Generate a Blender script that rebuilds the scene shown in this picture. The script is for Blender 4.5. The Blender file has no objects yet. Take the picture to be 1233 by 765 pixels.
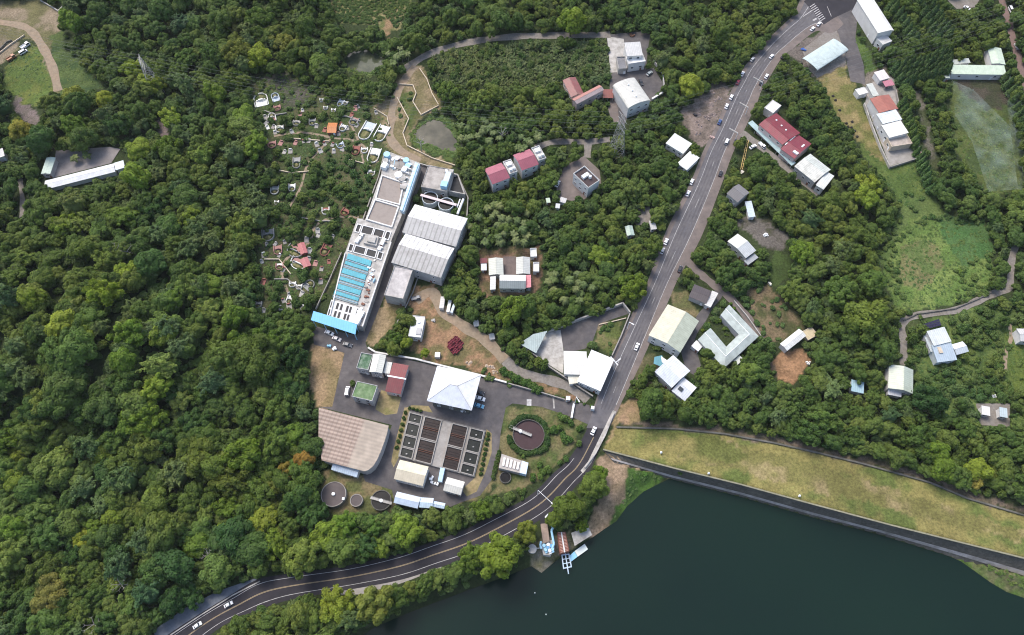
import bpy, math, random
import numpy as np
from mathutils import Vector, Matrix
rnd = random.Random(7)
nr = np.random.default_rng(11)
S = bpy.context.scene
COL = S.collection
# ------------------------------------------------------------------ camera model (photo pixels 1233 x 765 <-> ground metres)
TH = math.radians(27.0); F = 880.0; H = 324.0
CT, ST = math.cos(TH), math.sin(TH)
def Pz(px, py, z=0.0):
    dx = (px - 616.5) / F; dy = -(py - 382.5) / F
    t = (H - z) / (CT - dy * ST)
    return (dx * t, (ST + dy * CT) * t)
def proj(x, y, z):
    d = y * ST - (z - H) * CT; u = y * CT + (z - H) * ST
    d = np.maximum(d, 1.0)
    return 616.5 + F * x / d, 382.5 - F * u / d
def pip(x, y, poly):
    ins = np.zeros(np.shape(x), bool); n = len(poly)
    for i in range(n):
        x0, y0 = poly[i]; x1, y1 = poly[(i + 1) % n]
        if y0 == y1: continue
        ins ^= ((y0 > y) != (y1 > y)) & (x < (x1 - x0) * (y - y0) / (y1 - y0) + x0)
    return ins
def dist_line(x, y, pts, closed=False):
    d = np.full(np.shape(x), 1e9); n = len(pts)
    for i in range(n if closed else n - 1):
        ax, ay = pts[i]; bx, by = pts[(i + 1) % n]
        vx, vy = bx - ax, by - ay; L = vx * vx + vy * vy + 1e-9
        t = np.clip(((x - ax) * vx + (y - ay) * vy) / L, 0, 1)
        d = np.minimum(d, np.hypot(x - ax - t * vx, y - ay - t * vy))
    return d
def sstep(a, b, x):
    t = np.clip((np.asarray(x) - a) / (b - a), 0, 1); return t * t * (3 - 2 * t)
def vnoise(x, y, sc, seed=0):
    x = np.asarray(x) / sc; y = np.asarray(y) / sc
    xi = np.floor(x).astype(np.int64); yi = np.floor(y).astype(np.int64); fx = x - xi; fy = y - yi
    def hsh(a, b):
        h = (a * 374761393 + b * 668265263 + seed * 974711) & 0xffffffff
        h = ((h ^ (h >> 13)) * 1274126177) & 0xffffffff
        return ((h ^ (h >> 16)) & 0xffff) / 65535.0
    fx = fx * fx * (3 - 2 * fx); fy = fy * fy * (3 - 2 * fy)
    return (hsh(xi, yi) * (1 - fx) + hsh(xi + 1, yi) * fx) * (1 - fy) + (hsh(xi, yi + 1) * (1 - fx) + hsh(xi + 1, yi + 1) * fx) * fy
# ------------------------------------------------------------------ terrain
WATER = -5.0; CREST = 3.0
crest_px = [(726,542),(815,565.4),(888.7,583.3),(975,607),(1074,633.4),(1233,673),(1420,722)]
foot_px = [(742,514.8),(815,517),(872,523),(931,533.8),(975,543.5),(1039,559),(1119,581.4),(1164,600.5),(1233,621),(1420,690)]
wl_px = [(738,556),(806,576),(890,597),(975,621),(1056.6,642),(1143,668),(1233,697),(1420,748)]
crest = [Pz(*p, CREST if i else 0.6) for i, p in enumerate(crest_px)]
foot = [Pz(*p, 0) for p in foot_px]
wline = [Pz(*p, WATER + .3 if i else 0) for i, p in enumerate(wl_px)]
dam_poly = crest + foot[::-1]
up_poly = crest + wline[::-1]
shore_px = [(300,860),(385,800),(450,756),(500,735),(560,712),(610,694),(640,682),(652,690),(676,670),(692,661),(714,647),(728,637),(742,628),(755,610),(775,592),(806,576.5),
            (890,598),(975,622.5),(1056.6,643.5),(1143,670),(1157,676),(1192,701),(1212,713),(1233,720),(1320,742),(1420,775)]
lake = [Pz(*p, WATER) for p in shore_px] + [(900, -100), (900, -1500), (-900, -1500), (-500, -250)]
pond1 = [Pz(*p, -.6) for p in [(413,70),(425,62),(442,60),(463,70),(460,80),(446,89),(430,86),(416,80)]]
pond2 = [Pz(*p, -.6) for p in [(497,162),(508,150),(521,144),(531,145),(541,155),(550,170),(549,183),(530,180),(510,173)]]
HC = Pz(120, 450, 0)
def hgt(x, y):
    x = np.asarray(x, float); y = np.asarray(y, float)
    h = 17.0 * np.exp(-(((x - HC[0]) / 85.0) ** 2 + ((y - HC[1]) / 75.0) ** 2)) * sstep(-98, -165, x) * sstep(88, 140, y)
    d = dist_line(x, y, lake, True); ins = pip(x, y, lake)
    sd = np.where(ins, d, -d)
    bank = np.where(ins, WATER - .1 - np.minimum(d, 10) * .45, (WATER - .1) * (1 - sstep(0, 9, d)))
    h = np.where(sd > -9, np.minimum(h, bank), h)
    dc = dist_line(x, y, crest); m = pip(x, y, dam_poly)
    ramp = 1.0
    df = dist_line(x, y, foot)
    cz = 0.6 + (CREST - .6) * sstep(crest[0][0], crest[1][0], x)
    h = np.where(m, cz * df / (df + dc + 1e-6), h)
    m = pip(x, y, up_poly); dw = dist_line(x, y, wline)
    zb = WATER * sstep(wline[0][0], wline[1][0], x); h = np.where(m, zb + (cz - zb) * dw / (dw + dc + 1e-6) - np.minimum(1.3, .1 - zb), h)
    for p in (pond1, pond2):
        d = dist_line(x, y, p, True); ins = pip(x, y, p)
        h = np.where(ins, -.7 - np.minimum(d, 2) * .5, np.where(d < 2.5, np.minimum(h, -.7 * (1 - d / 2.5)), h))
    return h
def P(px, py, dz=0.0):
    z = 0.0
    for _ in range(7):
        x, y = Pz(px, py, z + dz); z = float(hgt(x, y))
    return (x, y, z)
# ------------------------------------------------------------------ mesh builder, tagging
class MB:
    def __init__(s): s.v = []; s.f = []; s.m = []
    def add(s, vs, fs, m=0):
        o = len(s.v); s.v += [tuple(q) for q in vs]
        for f in fs: s.f.append([o + i for i in f]); s.m.append(m)
        return s
    def box(s, cx, cy, z0, sx, sy, sz, rot=0, m=0):
        c, n = math.cos(rot), math.sin(rot); vs = []
        for z in (z0, z0 + sz):
            for a, b in ((-1,-1),(1,-1),(1,1),(-1,1)):
                x, y = a * sx / 2, b * sy / 2
                vs.append((cx + x * c - y * n, cy + x * n + y * c, z))
        return s.add(vs, [(3,2,1,0),(4,5,6,7),(0,1,5,4),(1,2,6,5),(2,3,7,6),(3,0,4,7)], m)
    def prism(s, poly, z0, z1, m=0, mtop=None):
        a = sum(poly[i][0] * poly[(i+1) % len(poly)][1] - poly[(i+1) % len(poly)][0] * poly[i][1] for i in range(len(poly)))
        if a < 0: poly = poly[::-1]
        n = len(poly)
        vs = [(p[0], p[1], z0) for p in poly] + [(p[0], p[1], z1) for p in poly]
        s.add(vs, [tuple(range(n))[::-1]] + [(i, (i+1) % n, n + (i+1) % n, n + i) for i in range(n)], m)
        o = len(s.v) - n; s.f.append([o + i for i in range(n)]); s.m.append(m if mtop is None else mtop)
        return s
    def cyl(s, cx, cy, z0, r, h, n=20, r2=None, m=0):
        r2 = r if r2 is None else r2
        vs = [(cx + r * math.cos(2*math.pi*i/n), cy + r * math.sin(2*math.pi*i/n), z0) for i in range(n)]
        vs += [(cx + r2 * math.cos(2*math.pi*i/n), cy + r2 * math.sin(2*math.pi*i/n), z0 + h) for i in range(n)]
        return s.add(vs, [tuple(range(n))[::-1], tuple(range(n, 2*n))] + [(i, (i+1) % n, n + (i+1) % n, n + i) for i in range(n)], m)
    def ring(s, cx, cy, z0, z1, r0, r1, n=40, m=0):
        vs = []
        for r, z in ((r0,z0),(r0,z1),(r1,z1),(r1,z0)):
            vs += [(cx + r * math.cos(2*math.pi*i/n), cy + r * math.sin(2*math.pi*i/n), z) for i in range(n)]
        fs = []
        for k in range(4):
            for i in range(n):
                j = (i + 1) % n; k2 = (k + 1) % 4
                fs.append((k*n + i, k2*n + i, k2*n + j, k*n + j))
        return s.add(vs, fs, m)
    def tube(s, p, q, r, n=6, m=0, r2=None):
        p, q = Vector(p), Vector(q); d = (q - p)
        if d.length < 1e-6: return s
        d.normalize(); a = d.orthogonal().normalized(); b = d.cross(a); vs = []
        for c, rr in ((p, r), (q, r if r2 is None else r2)):
            for i in range(n):
                t = 2*math.pi*i/n; vs.append(c + a * (rr * math.cos(t)) + b * (rr * math.sin(t)))
        return s.add(vs, [tuple(range(n))[::-1], tuple(range(n, 2*n))] + [(i, (i+1) % n, n + (i+1) % n, n + i) for i in range(n)], m)
    def path(s, pts, r, n=6, m=0):
        for a, b in zip(pts[:-1], pts[1:]): s.tube(a, b, r, n, m)
        return s
    def extr(s, prof, x0, x1, axis='x', mats=None):
        """closed profile (across, z) swept along the axis; mats: one index per profile edge"""
        n = len(prof)
        def pt(u, a, z): return (u, a, z) if axis == 'x' else (a, u, z)
        vs = [pt(x0, a, z) for a, z in prof] + [pt(x1, a, z) for a, z in prof]
        o = len(s.v); s.v += vs
        for i in range(n):
            j = (i + 1) % n; s.f.append([o+i, o+j, o+n+j, o+n+i]); s.m.append(mats[i] if mats else 0)
        s.f.append([o+i for i in range(n)][::-1]); s.m.append(0); s.f.append([o+n+i for i in range(n)]); s.m.append(0)
        return s
    def mesh(s, name, mats, off=(0,0,0)):
        me = bpy.data.meshes.new(name)
        me.from_pydata([(v[0]-off[0], v[1]-off[1], v[2]-off[2]) for v in s.v], [], s.f)
        for m in (mats if isinstance(mats, (list, tuple)) else [mats]): me.materials.append(m)
        if any(s.m): me.polygons.foreach_set('material_index', s.m)
        me.validate(); me.update()
        import bmesh
        bm = bmesh.new(); bm.from_mesh(me); bmesh.ops.recalc_face_normals(bm, faces=bm.faces); bm.to_mesh(me); bm.free()
        return me
def link(name, data, parent=None):
    o = bpy.data.objects.new(name, data); COL.objects.link(o)
    if parent: o.parent = parent
    return o
def tag(o, label, cat=None, group=None, kind=None):
    if label: o['label'] = label
    if cat: o['category'] = cat
    if group: o['group'] = group
    if kind: o['kind'] = kind
    return o
class T:
    """a thing: an Empty at its base, parts as children"""
    def __init__(s, name, label, cat, loc, rot=0.0, group=None):
        s.o = link(name, None); s.o.location = loc; s.o.rotation_euler = (0, 0, rot); s.loc = loc
        s.o.empty_display_size = .5
        tag(s.o, label, cat, group)
    def part(s, name, mb, mats, parent=None, world=True, label=None):
        o = link(name, mb.mesh(name, mats, s.loc if world else (0,0,0)), parent or s.o)
        if label: o['label'] = label
        return o
def solo(name, mb, mats, label, cat, group=None):
    """a thing that is one mesh, origin at its base"""
    c = np.mean(np.array(mb.v), axis=0); off = (float(c[0]), float(c[1]), min(v[2] for v in mb.v))
    o = link(name, mb.mesh(name, mats, off)); o.location = off
    return tag(o, label, cat, group)
CLEAR = []                     # photo-pixel outlines where no tree may stand in the picture
def struct(name, mb, mats, label=None):
    o = link(name, mb.mesh(name, mats)); o['kind'] = 'structure'
    if label: o['label'] = label
    return o
# ------------------------------------------------------------------ materials
def M(name, col, rough=.85, var=.22, scale=.6, seam=None, col2=None, c2t=.55, c2scale=.25, bump=.0, spec=.3, metal=0.0, seamw=.9, seamd=.25, bstr=.5):
    m = bpy.data.materials.new(name); m.use_nodes = True; nt = m.node_tree; N = nt.nodes; Lk = nt.links
    b = N['Principled BSDF']; b.inputs['Roughness'].default_value = rough; b.inputs['Metallic'].default_value = metal
    b.inputs['Specular IOR Level'].default_value = spec
    tc = N.new('ShaderNodeTexCoord')
    n1 = N.new('ShaderNodeTexNoise'); n1.inputs['Scale'].default_value = scale; n1.inputs['Detail'].default_value = 6; n1.inputs['Roughness'].default_value = .65
    Lk.new(tc.outputs['Object'], n1.inputs['Vector'])
    mr = N.new('ShaderNodeMapRange'); mr.inputs['From Min'].default_value = .25; mr.inputs['From Max'].default_value = .75
    mr.inputs['To Min'].default_value = 1 - var; mr.inputs['To Max'].default_value = 1 + var
    Lk.new(n1.outputs['Fac'], mr.inputs['Value'])
    base = N.new('ShaderNodeMix'); base.data_type = 'RGBA'; base.inputs[6].default_value = (*col, 1); base.inputs[7].default_value = (*(col2 or col), 1)
    if col2:
        n2 = N.new('ShaderNodeTexNoise'); n2.inputs['Scale'].default_value = c2scale; n2.inputs['Detail'].default_value = 5; n2.inputs['Roughness'].default_value = .7
        Lk.new(tc.outputs['Object'], n2.inputs['Vector'])
        r2 = N.new('ShaderNodeMapRange'); r2.inputs['From Min'].default_value = c2t - .12; r2.inputs['From Max'].default_value = c2t + .12
        Lk.new(n2.outputs['Fac'], r2.inputs['Value']); Lk.new(r2.outputs['Result'], base.inputs[0])
    else: base.inputs[0].default_value = 0
    mul = N.new('ShaderNodeMix'); mul.data_type = 'RGBA'; mul.blend_type = 'MULTIPLY'; mul.inputs[0].default_value = 1
    Lk.new(base.outputs[2], mul.inputs[6]); Lk.new(mr.outputs['Result'], mul.inputs[7])
    out = mul.outputs[2]; hsrc = n1.outputs['Fac']; bs = bump
    if seam:
        w = N.new('ShaderNodeTexWave'); w.wave_type = 'BANDS'; w.bands_direction = seam; w.wave_profile = 'SIN'
        w.inputs['Scale'].default_value = math.pi / 10 / seamw * 1.0; w.inputs['Distortion'].default_value = 0
        Lk.new(tc.outputs['Object'], w.inputs['Vector'])
        wr = N.new('ShaderNodeMapRange'); wr.inputs['From Min'].default_value = 0; wr.inputs['From Max'].default_value = .3
        wr.inputs['To Min'].default_value = 1 - seamd; wr.inputs['To Max'].default_value = 1
        Lk.new(w.outputs['Fac'], wr.inputs['Value'])
        m2 = N.new('ShaderNodeMix'); m2.data_type = 'RGBA'; m2.blend_type = 'MULTIPLY'; m2.inputs[0].default_value = 1
        Lk.new(out, m2.inputs[6]); Lk.new(wr.outputs['Result'], m2.inputs[7]); out = m2.outputs[2]
    if bump:
        bp = N.new('ShaderNodeBump'); bp.inputs['Strength'].default_value = bstr; bp.inputs['Distance'].default_value = bump
        Lk.new(hsrc, bp.inputs['Height']); Lk.new(bp.outputs['Normal'], b.inputs['Normal'])
    Lk.new(out, b.inputs['Base Color'])
    return m
_rm = {}
def roofm(col, ax='X', dirt=(.3,.27,.22), w=1.0, d=.24, var=.18, t=.57):
    col = tuple(q*.87 for q in col); k = (col, ax, dirt, w, d, t)
    if k not in _rm: _rm[k] = M('sheet_roof', col, .5, var, .35, seam=ax, seamw=w, seamd=d, col2=tuple(c * .62 + e * .15 for c, e in zip(col, dirt)), c2t=t, c2scale=.3, spec=.4)
    return _rm[k]
WHITE = (.54,.53,.51); CREAM = (.72,.68,.52); PALEGREEN = (.52,.58,.46); LGREY = (.5,.5,.49); BGREY = (.34,.37,.40); RED = (.30,.055,.06); PINK = (.36,.115,.15)
conc = M('concrete', (.28,.262,.24), .9, .25, .35, col2=(.22,.2,.18), c2t=.58, c2scale=.15, bump=.03)
conc_l = M('pale_concrete', (.42,.40,.37), .9, .26, .4, col2=(.255,.24,.215), c2t=.54, c2scale=.22)
conc_d = M('dark_concrete', (.12,.113,.1), .9, .3, .3, col2=(.07,.07,.055), c2t=.55, c2scale=.12)
asph = M('asphalt', (.078,.072,.074), .92, .28, .3, col2=(.118,.105,.1), c2t=.52, c2scale=.07, bump=.01)
asph_w = M('worn_asphalt', (.128,.108,.10), .92, .25, .2, col2=(.17,.138,.122), c2t=.5, c2scale=.06, bump=.01)
asph_b = M('blue_grey_asphalt', (.098,.094,.102), .9, .25, .3, col2=(.122,.113,.114), c2t=.5, c2scale=.07)
trackm = M('wheel_track_asphalt', (.112,.104,.104), .9, .3, .25, col2=(.082,.077,.083), c2t=.5, c2scale=.09)
asph_d = M('new_asphalt', (.026,.024,.029), .9, .2, .2, col2=(.038,.034,.039), c2t=.55, c2scale=.06)
gravel = M('gravel', (.2,.18,.16), .95, .3, .8, col2=(.16,.14,.115), c2t=.55, c2scale=.12, bump=.03)
dirtm = M('packed_dirt', (.235,.185,.13), .95, .25, .5, col2=(.26,.19,.13), c2t=.56, c2scale=.12, bump=.03)
paintw = M('white_road_paint', (.43,.42,.41), .7, .25, 1.2, col2=(.24,.225,.215), c2t=.55, c2scale=.5)
painty = M('yellow_road_paint', (.38,.29,.17), .7, .25, 1.2)
wallw = M('white_wall', (.6,.59,.57), .85, .15, .5, col2=(.5,.48,.44), c2t=.62, c2scale=.25)
wallg = M('grey_wall', (.42,.41,.4), .88, .18, .5, col2=(.28,.27,.25), c2t=.6, c2scale=.25)
wallp = M('pinkish_wall', (.55,.45,.42), .88, .15, .5)
wallb = M('bluish_wall', (.5,.55,.57), .85, .15, .5)
wallt = M('tan_wall', (.5,.42,.32), .9, .2, .5)
glass = M('window_glass', (.03,.035,.04), .12, .1, 1, spec=.6)
trimw = M('white_metal', (.75,.76,.76), .45, .08, 1)
steel = M('galvanised_steel', (.30,.30,.29), .4, .15, 1, metal=.6)
rust = M('rusty_steel', (.2,.09,.06), .8, .3, 1)
bluep = M('light_blue_paint', (.30,.52,.66), .5, .12, 1)
blueroof = M('blue_sheet', (.10,.36,.62), .45, .1, .4, seam='X', seamw=1.2, seamd=.1)
tank_water = M('dark_tank_water', (.009,.0085,.009), .2, .4, .15, spec=.15)
maroon_water = M('maroon_tank_water', (.045,.024,.027), .35, .2, .2, spec=.15)
brown_lid = M('brown_tank_cover', (.095,.078,.075), .8, .2, .3)
dryg = M('dry_grass', (.26,.20,.105), .95, .35, .5, col2=(.15,.14,.05), c2t=.55, c2scale=.15, bump=.08)
lawn = M('green_grass', (.085,.115,.03), .95, .35, .5, col2=(.16,.14,.06), c2t=.56, c2scale=.15, bump=.08)
rubber = M('black_rubber', (.02,.02,.02), .9, .1, 2)
lamp_red = M('tail_light_red', (.4,.02,.02), .3, .05, 2)
lamp_clear = M('headlight_clear', (.8,.8,.8), .15, .05, 2)
# ------------------------------------------------------------------ ground sheet (one grid, fine under the photo, coarse to the horizon)
STEP = 1.25
def axis(a, b, far):
    core = np.arange(a, b + .01, STEP); g = []; d = STEP; x = b
    while x < far: d *= 1.35; x += d; g.append(x)
    l = []; d = STEP; x = a
    while x > -far: d *= 1.35; x -= d; l.append(x)
    return np.array(l[::-1] + list(core) + g)
gx = axis(-400, 400, 6000); gy = axis(-20, 470, 6000)
GX, GY = np.meshgrid(gx, gy); X = GX.ravel(); Y = GY.ravel(); Zh = hgt(X, Y)
ZG = Zh.reshape(len(gy), len(gx)); _hg = hgt
def hgt(x, y):
    if np.ndim(x) == 0 and gx[0] < x < gx[-1] and gy[0] < y < gy[-1]:
        i = int(np.searchsorted(gx, x)) - 1; j = int(np.searchsorted(gy, y)) - 1; u = (x-gx[i])/(gx[i+1]-gx[i]); v = (y-gy[j])/(gy[j+1]-gy[j])
        return (ZG[j,i]*(1-u)+ZG[j,i+1]*u)*(1-v) + (ZG[j+1,i]*(1-u)+ZG[j+1,i+1]*u)*v
    return _hg(x, y)
pxs, pys = proj(X, Y, Zh)
behind = Y < -150
jx = (vnoise(X, Y, 5, 1) - .5) * 7 + (vnoise(X, Y, 2.2, 2) - .5) * 4; jy = (vnoise(X, Y, 5, 3) - .5) * 7 + (vnoise(X, Y, 2.2, 4) - .5) * 4
FOREST = (.036,.05,.018)
colr = np.tile(np.array(FOREST), (len(X), 1))
def nzmix(c1, c2, sc, seed, t=.5, w=.15):
    k = sstep(t - w, t + w, vnoise(X, Y, sc, seed) * .65 + vnoise(X, Y, sc / 3, seed + 5) * .35)[:, None]
    return np.array(c1) * (1 - k) + np.array(c2) * k
ZONES = []
def zone(poly, c1, c2=None, sc=9, clear=True, sharp=False, t=.5):
    ZONES.append(poly)
    m = pip(pxs + (0 if sharp else 1) * jx, pys + (0 if sharp else 1) * jy, poly) & ~behind
    cc = nzmix(c1, c2 or c1, sc, len(ZONES) * 13, t)
    colr[m] = cc[m]
    if clear: CLEAR.append(poly)
G1 = (.085,.125,.03); G2 = (.055,.09,.022); DRY = (.25,.2,.09); TAN = (.30,.235,.155); BR = (.15,.11,.065); ORG = (.30,.17,.085)
GRAVE = [(295,92),(345,88),(380,105),(445,120),(470,148),(470,170),(462,190),(455,212),(440,262),(415,300),(395,356),(375,372),(340,378),(312,388),(300,370),(315,345),(310,290),(320,260),(345,225),(318,200),(310,170),(318,150),(300,130)]
zone(GRAVE, (.085,.085,.04), (.045,.065,.022), 6, clear=False)
zone([(300,92),(345,88),(372,105),(372,132),(345,135),(330,105)], (.085,.075,.06), (.05,.06,.03), 5)
zone([(-30,0),(45,-2),(75,12),(73,33),(62,45),(60,70),(74,112),(64,112),(50,62),(38,48),(28,42),(22,60),(0,75),(-30,80)], (.24,.19,.13), (.13,.12,.055), 10)
zone([(8,78),(38,54),(50,62),(66,112),(40,128),(20,118),(0,104)], G1, (.12,.14,.035), 6)
zone([(60,45),(72,35),(78,60),(104,82),(128,108),(90,114),(72,112)], (.075,.105,.032), (.045,.075,.025), 7)
zone([(20,116),(38,130),(50,143),(42,152),(28,146),(17,130)], (.17,.135,.125), (.13,.11,.09), 6)
zone([(190,140),(201,150),(203,166),(196,166),(188,148)], (.17,.135,.125))
zone([(398,-10),(500,-10),(478,38),(462,42),(450,31),(405,28)], (.21,.185,.085), (.12,.135,.045), 3)
zone([(462,24),(480,10),(474,40),(468,47),(463,42)], (.27,.18,.10), (.16,.13,.06), 5)
zone([(478,92),(500,78),(510,82),(532,128),(508,142),(497,160),(494,178),(520,190),(545,197),(540,206),(505,197),(466,182),(460,165),(462,140),(448,128),(462,118),(478,125)], (.27,.21,.125), (.17,.145,.07), 5)
zone([(480,108),(498,106),(499,122),(506,140),(496,158),(488,150),(492,138),(482,122)], (.075,.105,.03), (.12,.12,.045), 4)
zone([(494,165),(500,178),(545,196),(552,186),(548,150),(532,136),(518,142)], (.085,.12,.03), (.06,.085,.025), 4)
zone([(465,350),(484,366),(470,392),(451.5,416),(440,408)], (.27,.2,.115), (.16,.13,.06), 5)
zone([(486,352),(500,344),(522,345),(532,370),(560,395),(609,435),(640,455),(702,478),(690,482),(640,468),(606,460),(575,447),(525,438),(500,428),(490,415),(515,382),(495,372)], (.27,.165,.095), (.13,.11,.05), 4)
zone([(375,414),(416,424),(400,491),(382,491),(373,470)], (.30,.21,.12), (.21,.16,.08), 5)
zone([(608,492),(652,490),(706,511),(690,540),(662,572),(620,592),(594,594),(600,548)], (.17,.145,.07), (.075,.10,.03), 5)
zone([(560,560),(594,580),(585,600),(560,606),(540,602)], (.2,.16,.08), (.09,.1,.035), 5)
zone([(388,566),(440,575),(476,590),(476,614),(440,622),(396,618)], (.22,.17,.09), (.10,.11,.04), 4)
zone([(484,490),(494,494),(480,550),(474,556),(470,545)], (.25,.2,.11), (.16,.14,.07), 4)
zone([(842,112),(868,99),(882,106),(866,150),(860,172),(842,176),(822,150),(818,136)], (.21,.165,.14), (.13,.105,.085), 4)
zone([(722,392),(753,384),(737,428),(714,412)], (.17,.14,.07), (.085,.105,.03), 5)
zone([(946,64),(972,45),(1004,26),(1016,60),(1019,78),(984,95),(962,78)], (.17,.145,.125), (.13,.11,.095), 6)
zone([(984,94),(1018,78),(1026,98),(1035,115),(1058,172),(1072,200),(1052,200),(1034,172),(1010,140)], (.24,.19,.085), (.14,.14,.045), 6)
zone([(1028,42),(1040,52),(1058,84),(1046,92),(1038,76)], (.085,.13,.03), (.06,.1,.025), 5)
zone([(1038,92),(1060,82),(1080,95),(1080,112),(1045,118)], (.2,.17,.14), (.15,.13,.1), 5)
zone([(1034,174),(1072,200),(1112,190),(1119,236),(1086,252),(1068,226),(1048,200)], (.10,.135,.035), (.075,.115,.028), 6)
zone([(1142,92),(1210,90),(1222,150),(1230,230),(1188,234),(1150,180)], (.085,.105,.03), (.055,.08,.025), 6)
zone([(1150,95),(1208,95),(1212,128),(1190,134),(1172,122),(1160,112)], (.065,.055,.04), (.045,.05,.025), 5)
zone([(1100,110),(1110,108),(1118,150),(1130,200),(1122,205),(1108,150)], (.12,.11,.085), (.06,.07,.03), 5)
MEADOW = [(1078,292),(1100,262),(1180,266),(1196,300),(1192,348),(1150,366),(1100,376),(1078,372),(1062,332)]
zone([(1086,238),(1122,234),(1142,262),(1100,270),(1078,296),(1064,330),(1056,318),(1072,280)], (.11,.15,.045), (.08,.12,.033), 6)
zone(MEADOW, (.14,.185,.05), (.095,.15,.036), 6)
zone([(1084,300),(1120,285),(1140,320),(1110,350),(1085,345)], (.15,.145,.06), (.10,.14,.042), 4)
zone([(1128,262),(1186,266),(1196,300),(1160,326),(1138,290)], (.05,.105,.03), (.065,.115,.036), 7)
zone([(1090,384),(1110,380),(1112,400),(1100,438),(1092,436)], (.08,.10,.035), (.05,.075,.025), 5, clear=False)
SCRUB = [(1104,392),(1180,368),(1233,362),(1245,500),(1216,486),(1180,484),(1172,515),(1130,500),(1102,474),(1102,444),(1096,420)]
zone(SCRUB, (.11,.15,.04), (.07,.11,.03), 6, clear=False)
zone([(1205,395),(1240,385),(1240,470),(1222,468),(1208,440)], (.105,.14,.03), (.08,.12,.03), 6)
zone([(898,350),(925,342),(962,380),(968,395),(940,412),(915,404),(905,380)], (.16,.12,.07), (.07,.075,.03), 4)
zone([(934,425),(962,418),(976,432),(970,450),(952,463),(936,456),(929,440)], (.32,.185,.10), (.22,.13,.07), 4)
zone([(930,300),(955,310),(950,340),(925,345)], (.06,.09,.025), (.045,.07,.02), 5)
zone([(726,541)] + foot_px + crest_px[::-1], (.205,.18,.064), (.10,.125,.034), 12, sharp=True, t=.5)
zone([(742,508),(815,510),(874,516),(931,526),(975,536),(1039,551),(1119,573),(1166,592),(1240,614)] + foot_px[-2::-1], (.17,.13,.095), (.10,.085,.055), 5)
zone([(790,522),(860,525),(980,560),(1180,622),(1233,640),(1233,655),(1060,610),(900,570),(800,545)], (.25,.2,.10), (.15,.14,.048), 8, t=.42)
zone([(765,520),(860,525),(905,545),(880,560),(800,545)], (.11,.12,.035), (.2,.175,.065), 9, t=.6)
zone([(716,556),(738,546),(815,567),(806,577),(775,577),(762,568),(750,600),(735,642),(712,648),(702,637),(716,610),(728,590)], (.29,.21,.14), (.18,.135,.085), 4)
zone([(760,564),(806,572),(776,593),(755,614),(738,632),(733,628),(748,600)], (.06,.115,.022), (.045,.085,.02), 4)
zone([(1146,668),(1240,690),(1290,735),(1240,732),(1192,704)], (.07,.12,.025), (.13,.13,.06), 4)
zone([(740,498),(762,476),(772,490),(768,512),(742,515),(727,542)], (.33,.22,.13), (.24,.18,.09), 4)
zone([(762,436),(785,424),(792,440),(786,470),(768,478)], (.2,.15,.10), (.09,.09,.04), 4, clear=False)
zone([(576,300),(652,297),(654,350),(590,360),(576,340)], (.19,.115,.075), (.10,.085,.04), 4)
zone([(636,652),(690,640),(692,660),(672,674),(652,690),(640,684)], (.13,.12,.06), (.2,.18,.14), 4)
zone([(716,380),(732,378),(734,395),(720,398)], (.2,.16,.1))
zone([(805,345),(828,350),(842,378),(838,386),(810,368)], (.11,.115,.045), (.19,.15,.08), 4)
zone([(900,440),(930,432),(935,455),(905,455)], (.12,.09,.06), clear=False)
zone([(738,185),(752,180),(750,192),(740,194)], (.08,.09,.035))
zone([(880,262),(925,262),(950,290),(930,305),(905,285)], (.13,.115,.10), (.06,.06,.035), 4)
# fade of the coarse outer ground: plain forest green
colr *= .88 * (0.85 + .3 * vnoise(X, Y, 30, 77))[:, None]
nx, ny = len(gx), len(gy)
idx = np.arange(nx * ny).reshape(ny, nx)
quads = np.stack([idx[:-1, :-1], idx[:-1, 1:], idx[1:, 1:], idx[1:, :-1]], -1).reshape(-1, 4)
me = bpy.data.meshes.new('ground')
me.vertices.add(nx * ny); me.vertices.foreach_set('co', np.stack([X, Y, Zh], 1).ravel())
me.loops.add(quads.size); me.loops.foreach_set('vertex_index', quads.ravel())
me.polygons.add(len(quads)); me.polygons.foreach_set('loop_start', np.arange(0, quads.size, 4)); me.polygons.foreach_set('loop_total', np.full(len(quads), 4))
me.polygons.foreach_set('use_smooth', np.ones(len(quads), bool))
at = me.attributes.new('soil', 'FLOAT_COLOR', 'POINT'); at.data.foreach_set('color', np.concatenate([colr, np.ones((len(X), 1))], 1).ravel().astype(np.float32))
me.update(); me.validate()
gm = bpy.data.materials.new('ground_cover'); gm.use_nodes = True; nt = gm.node_tree; N = nt.nodes; Lk = nt.links
b = N['Principled BSDF']; b.inputs['Roughness'].default_value = .95; b.inputs['Specular IOR Level'].default_value = .15
a = N.new('ShaderNodeAttribute'); a.attribute_name = 'soil'; ge = N.new('ShaderNodeNewGeometry')
mul = None; src = a.outputs['Color']
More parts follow.
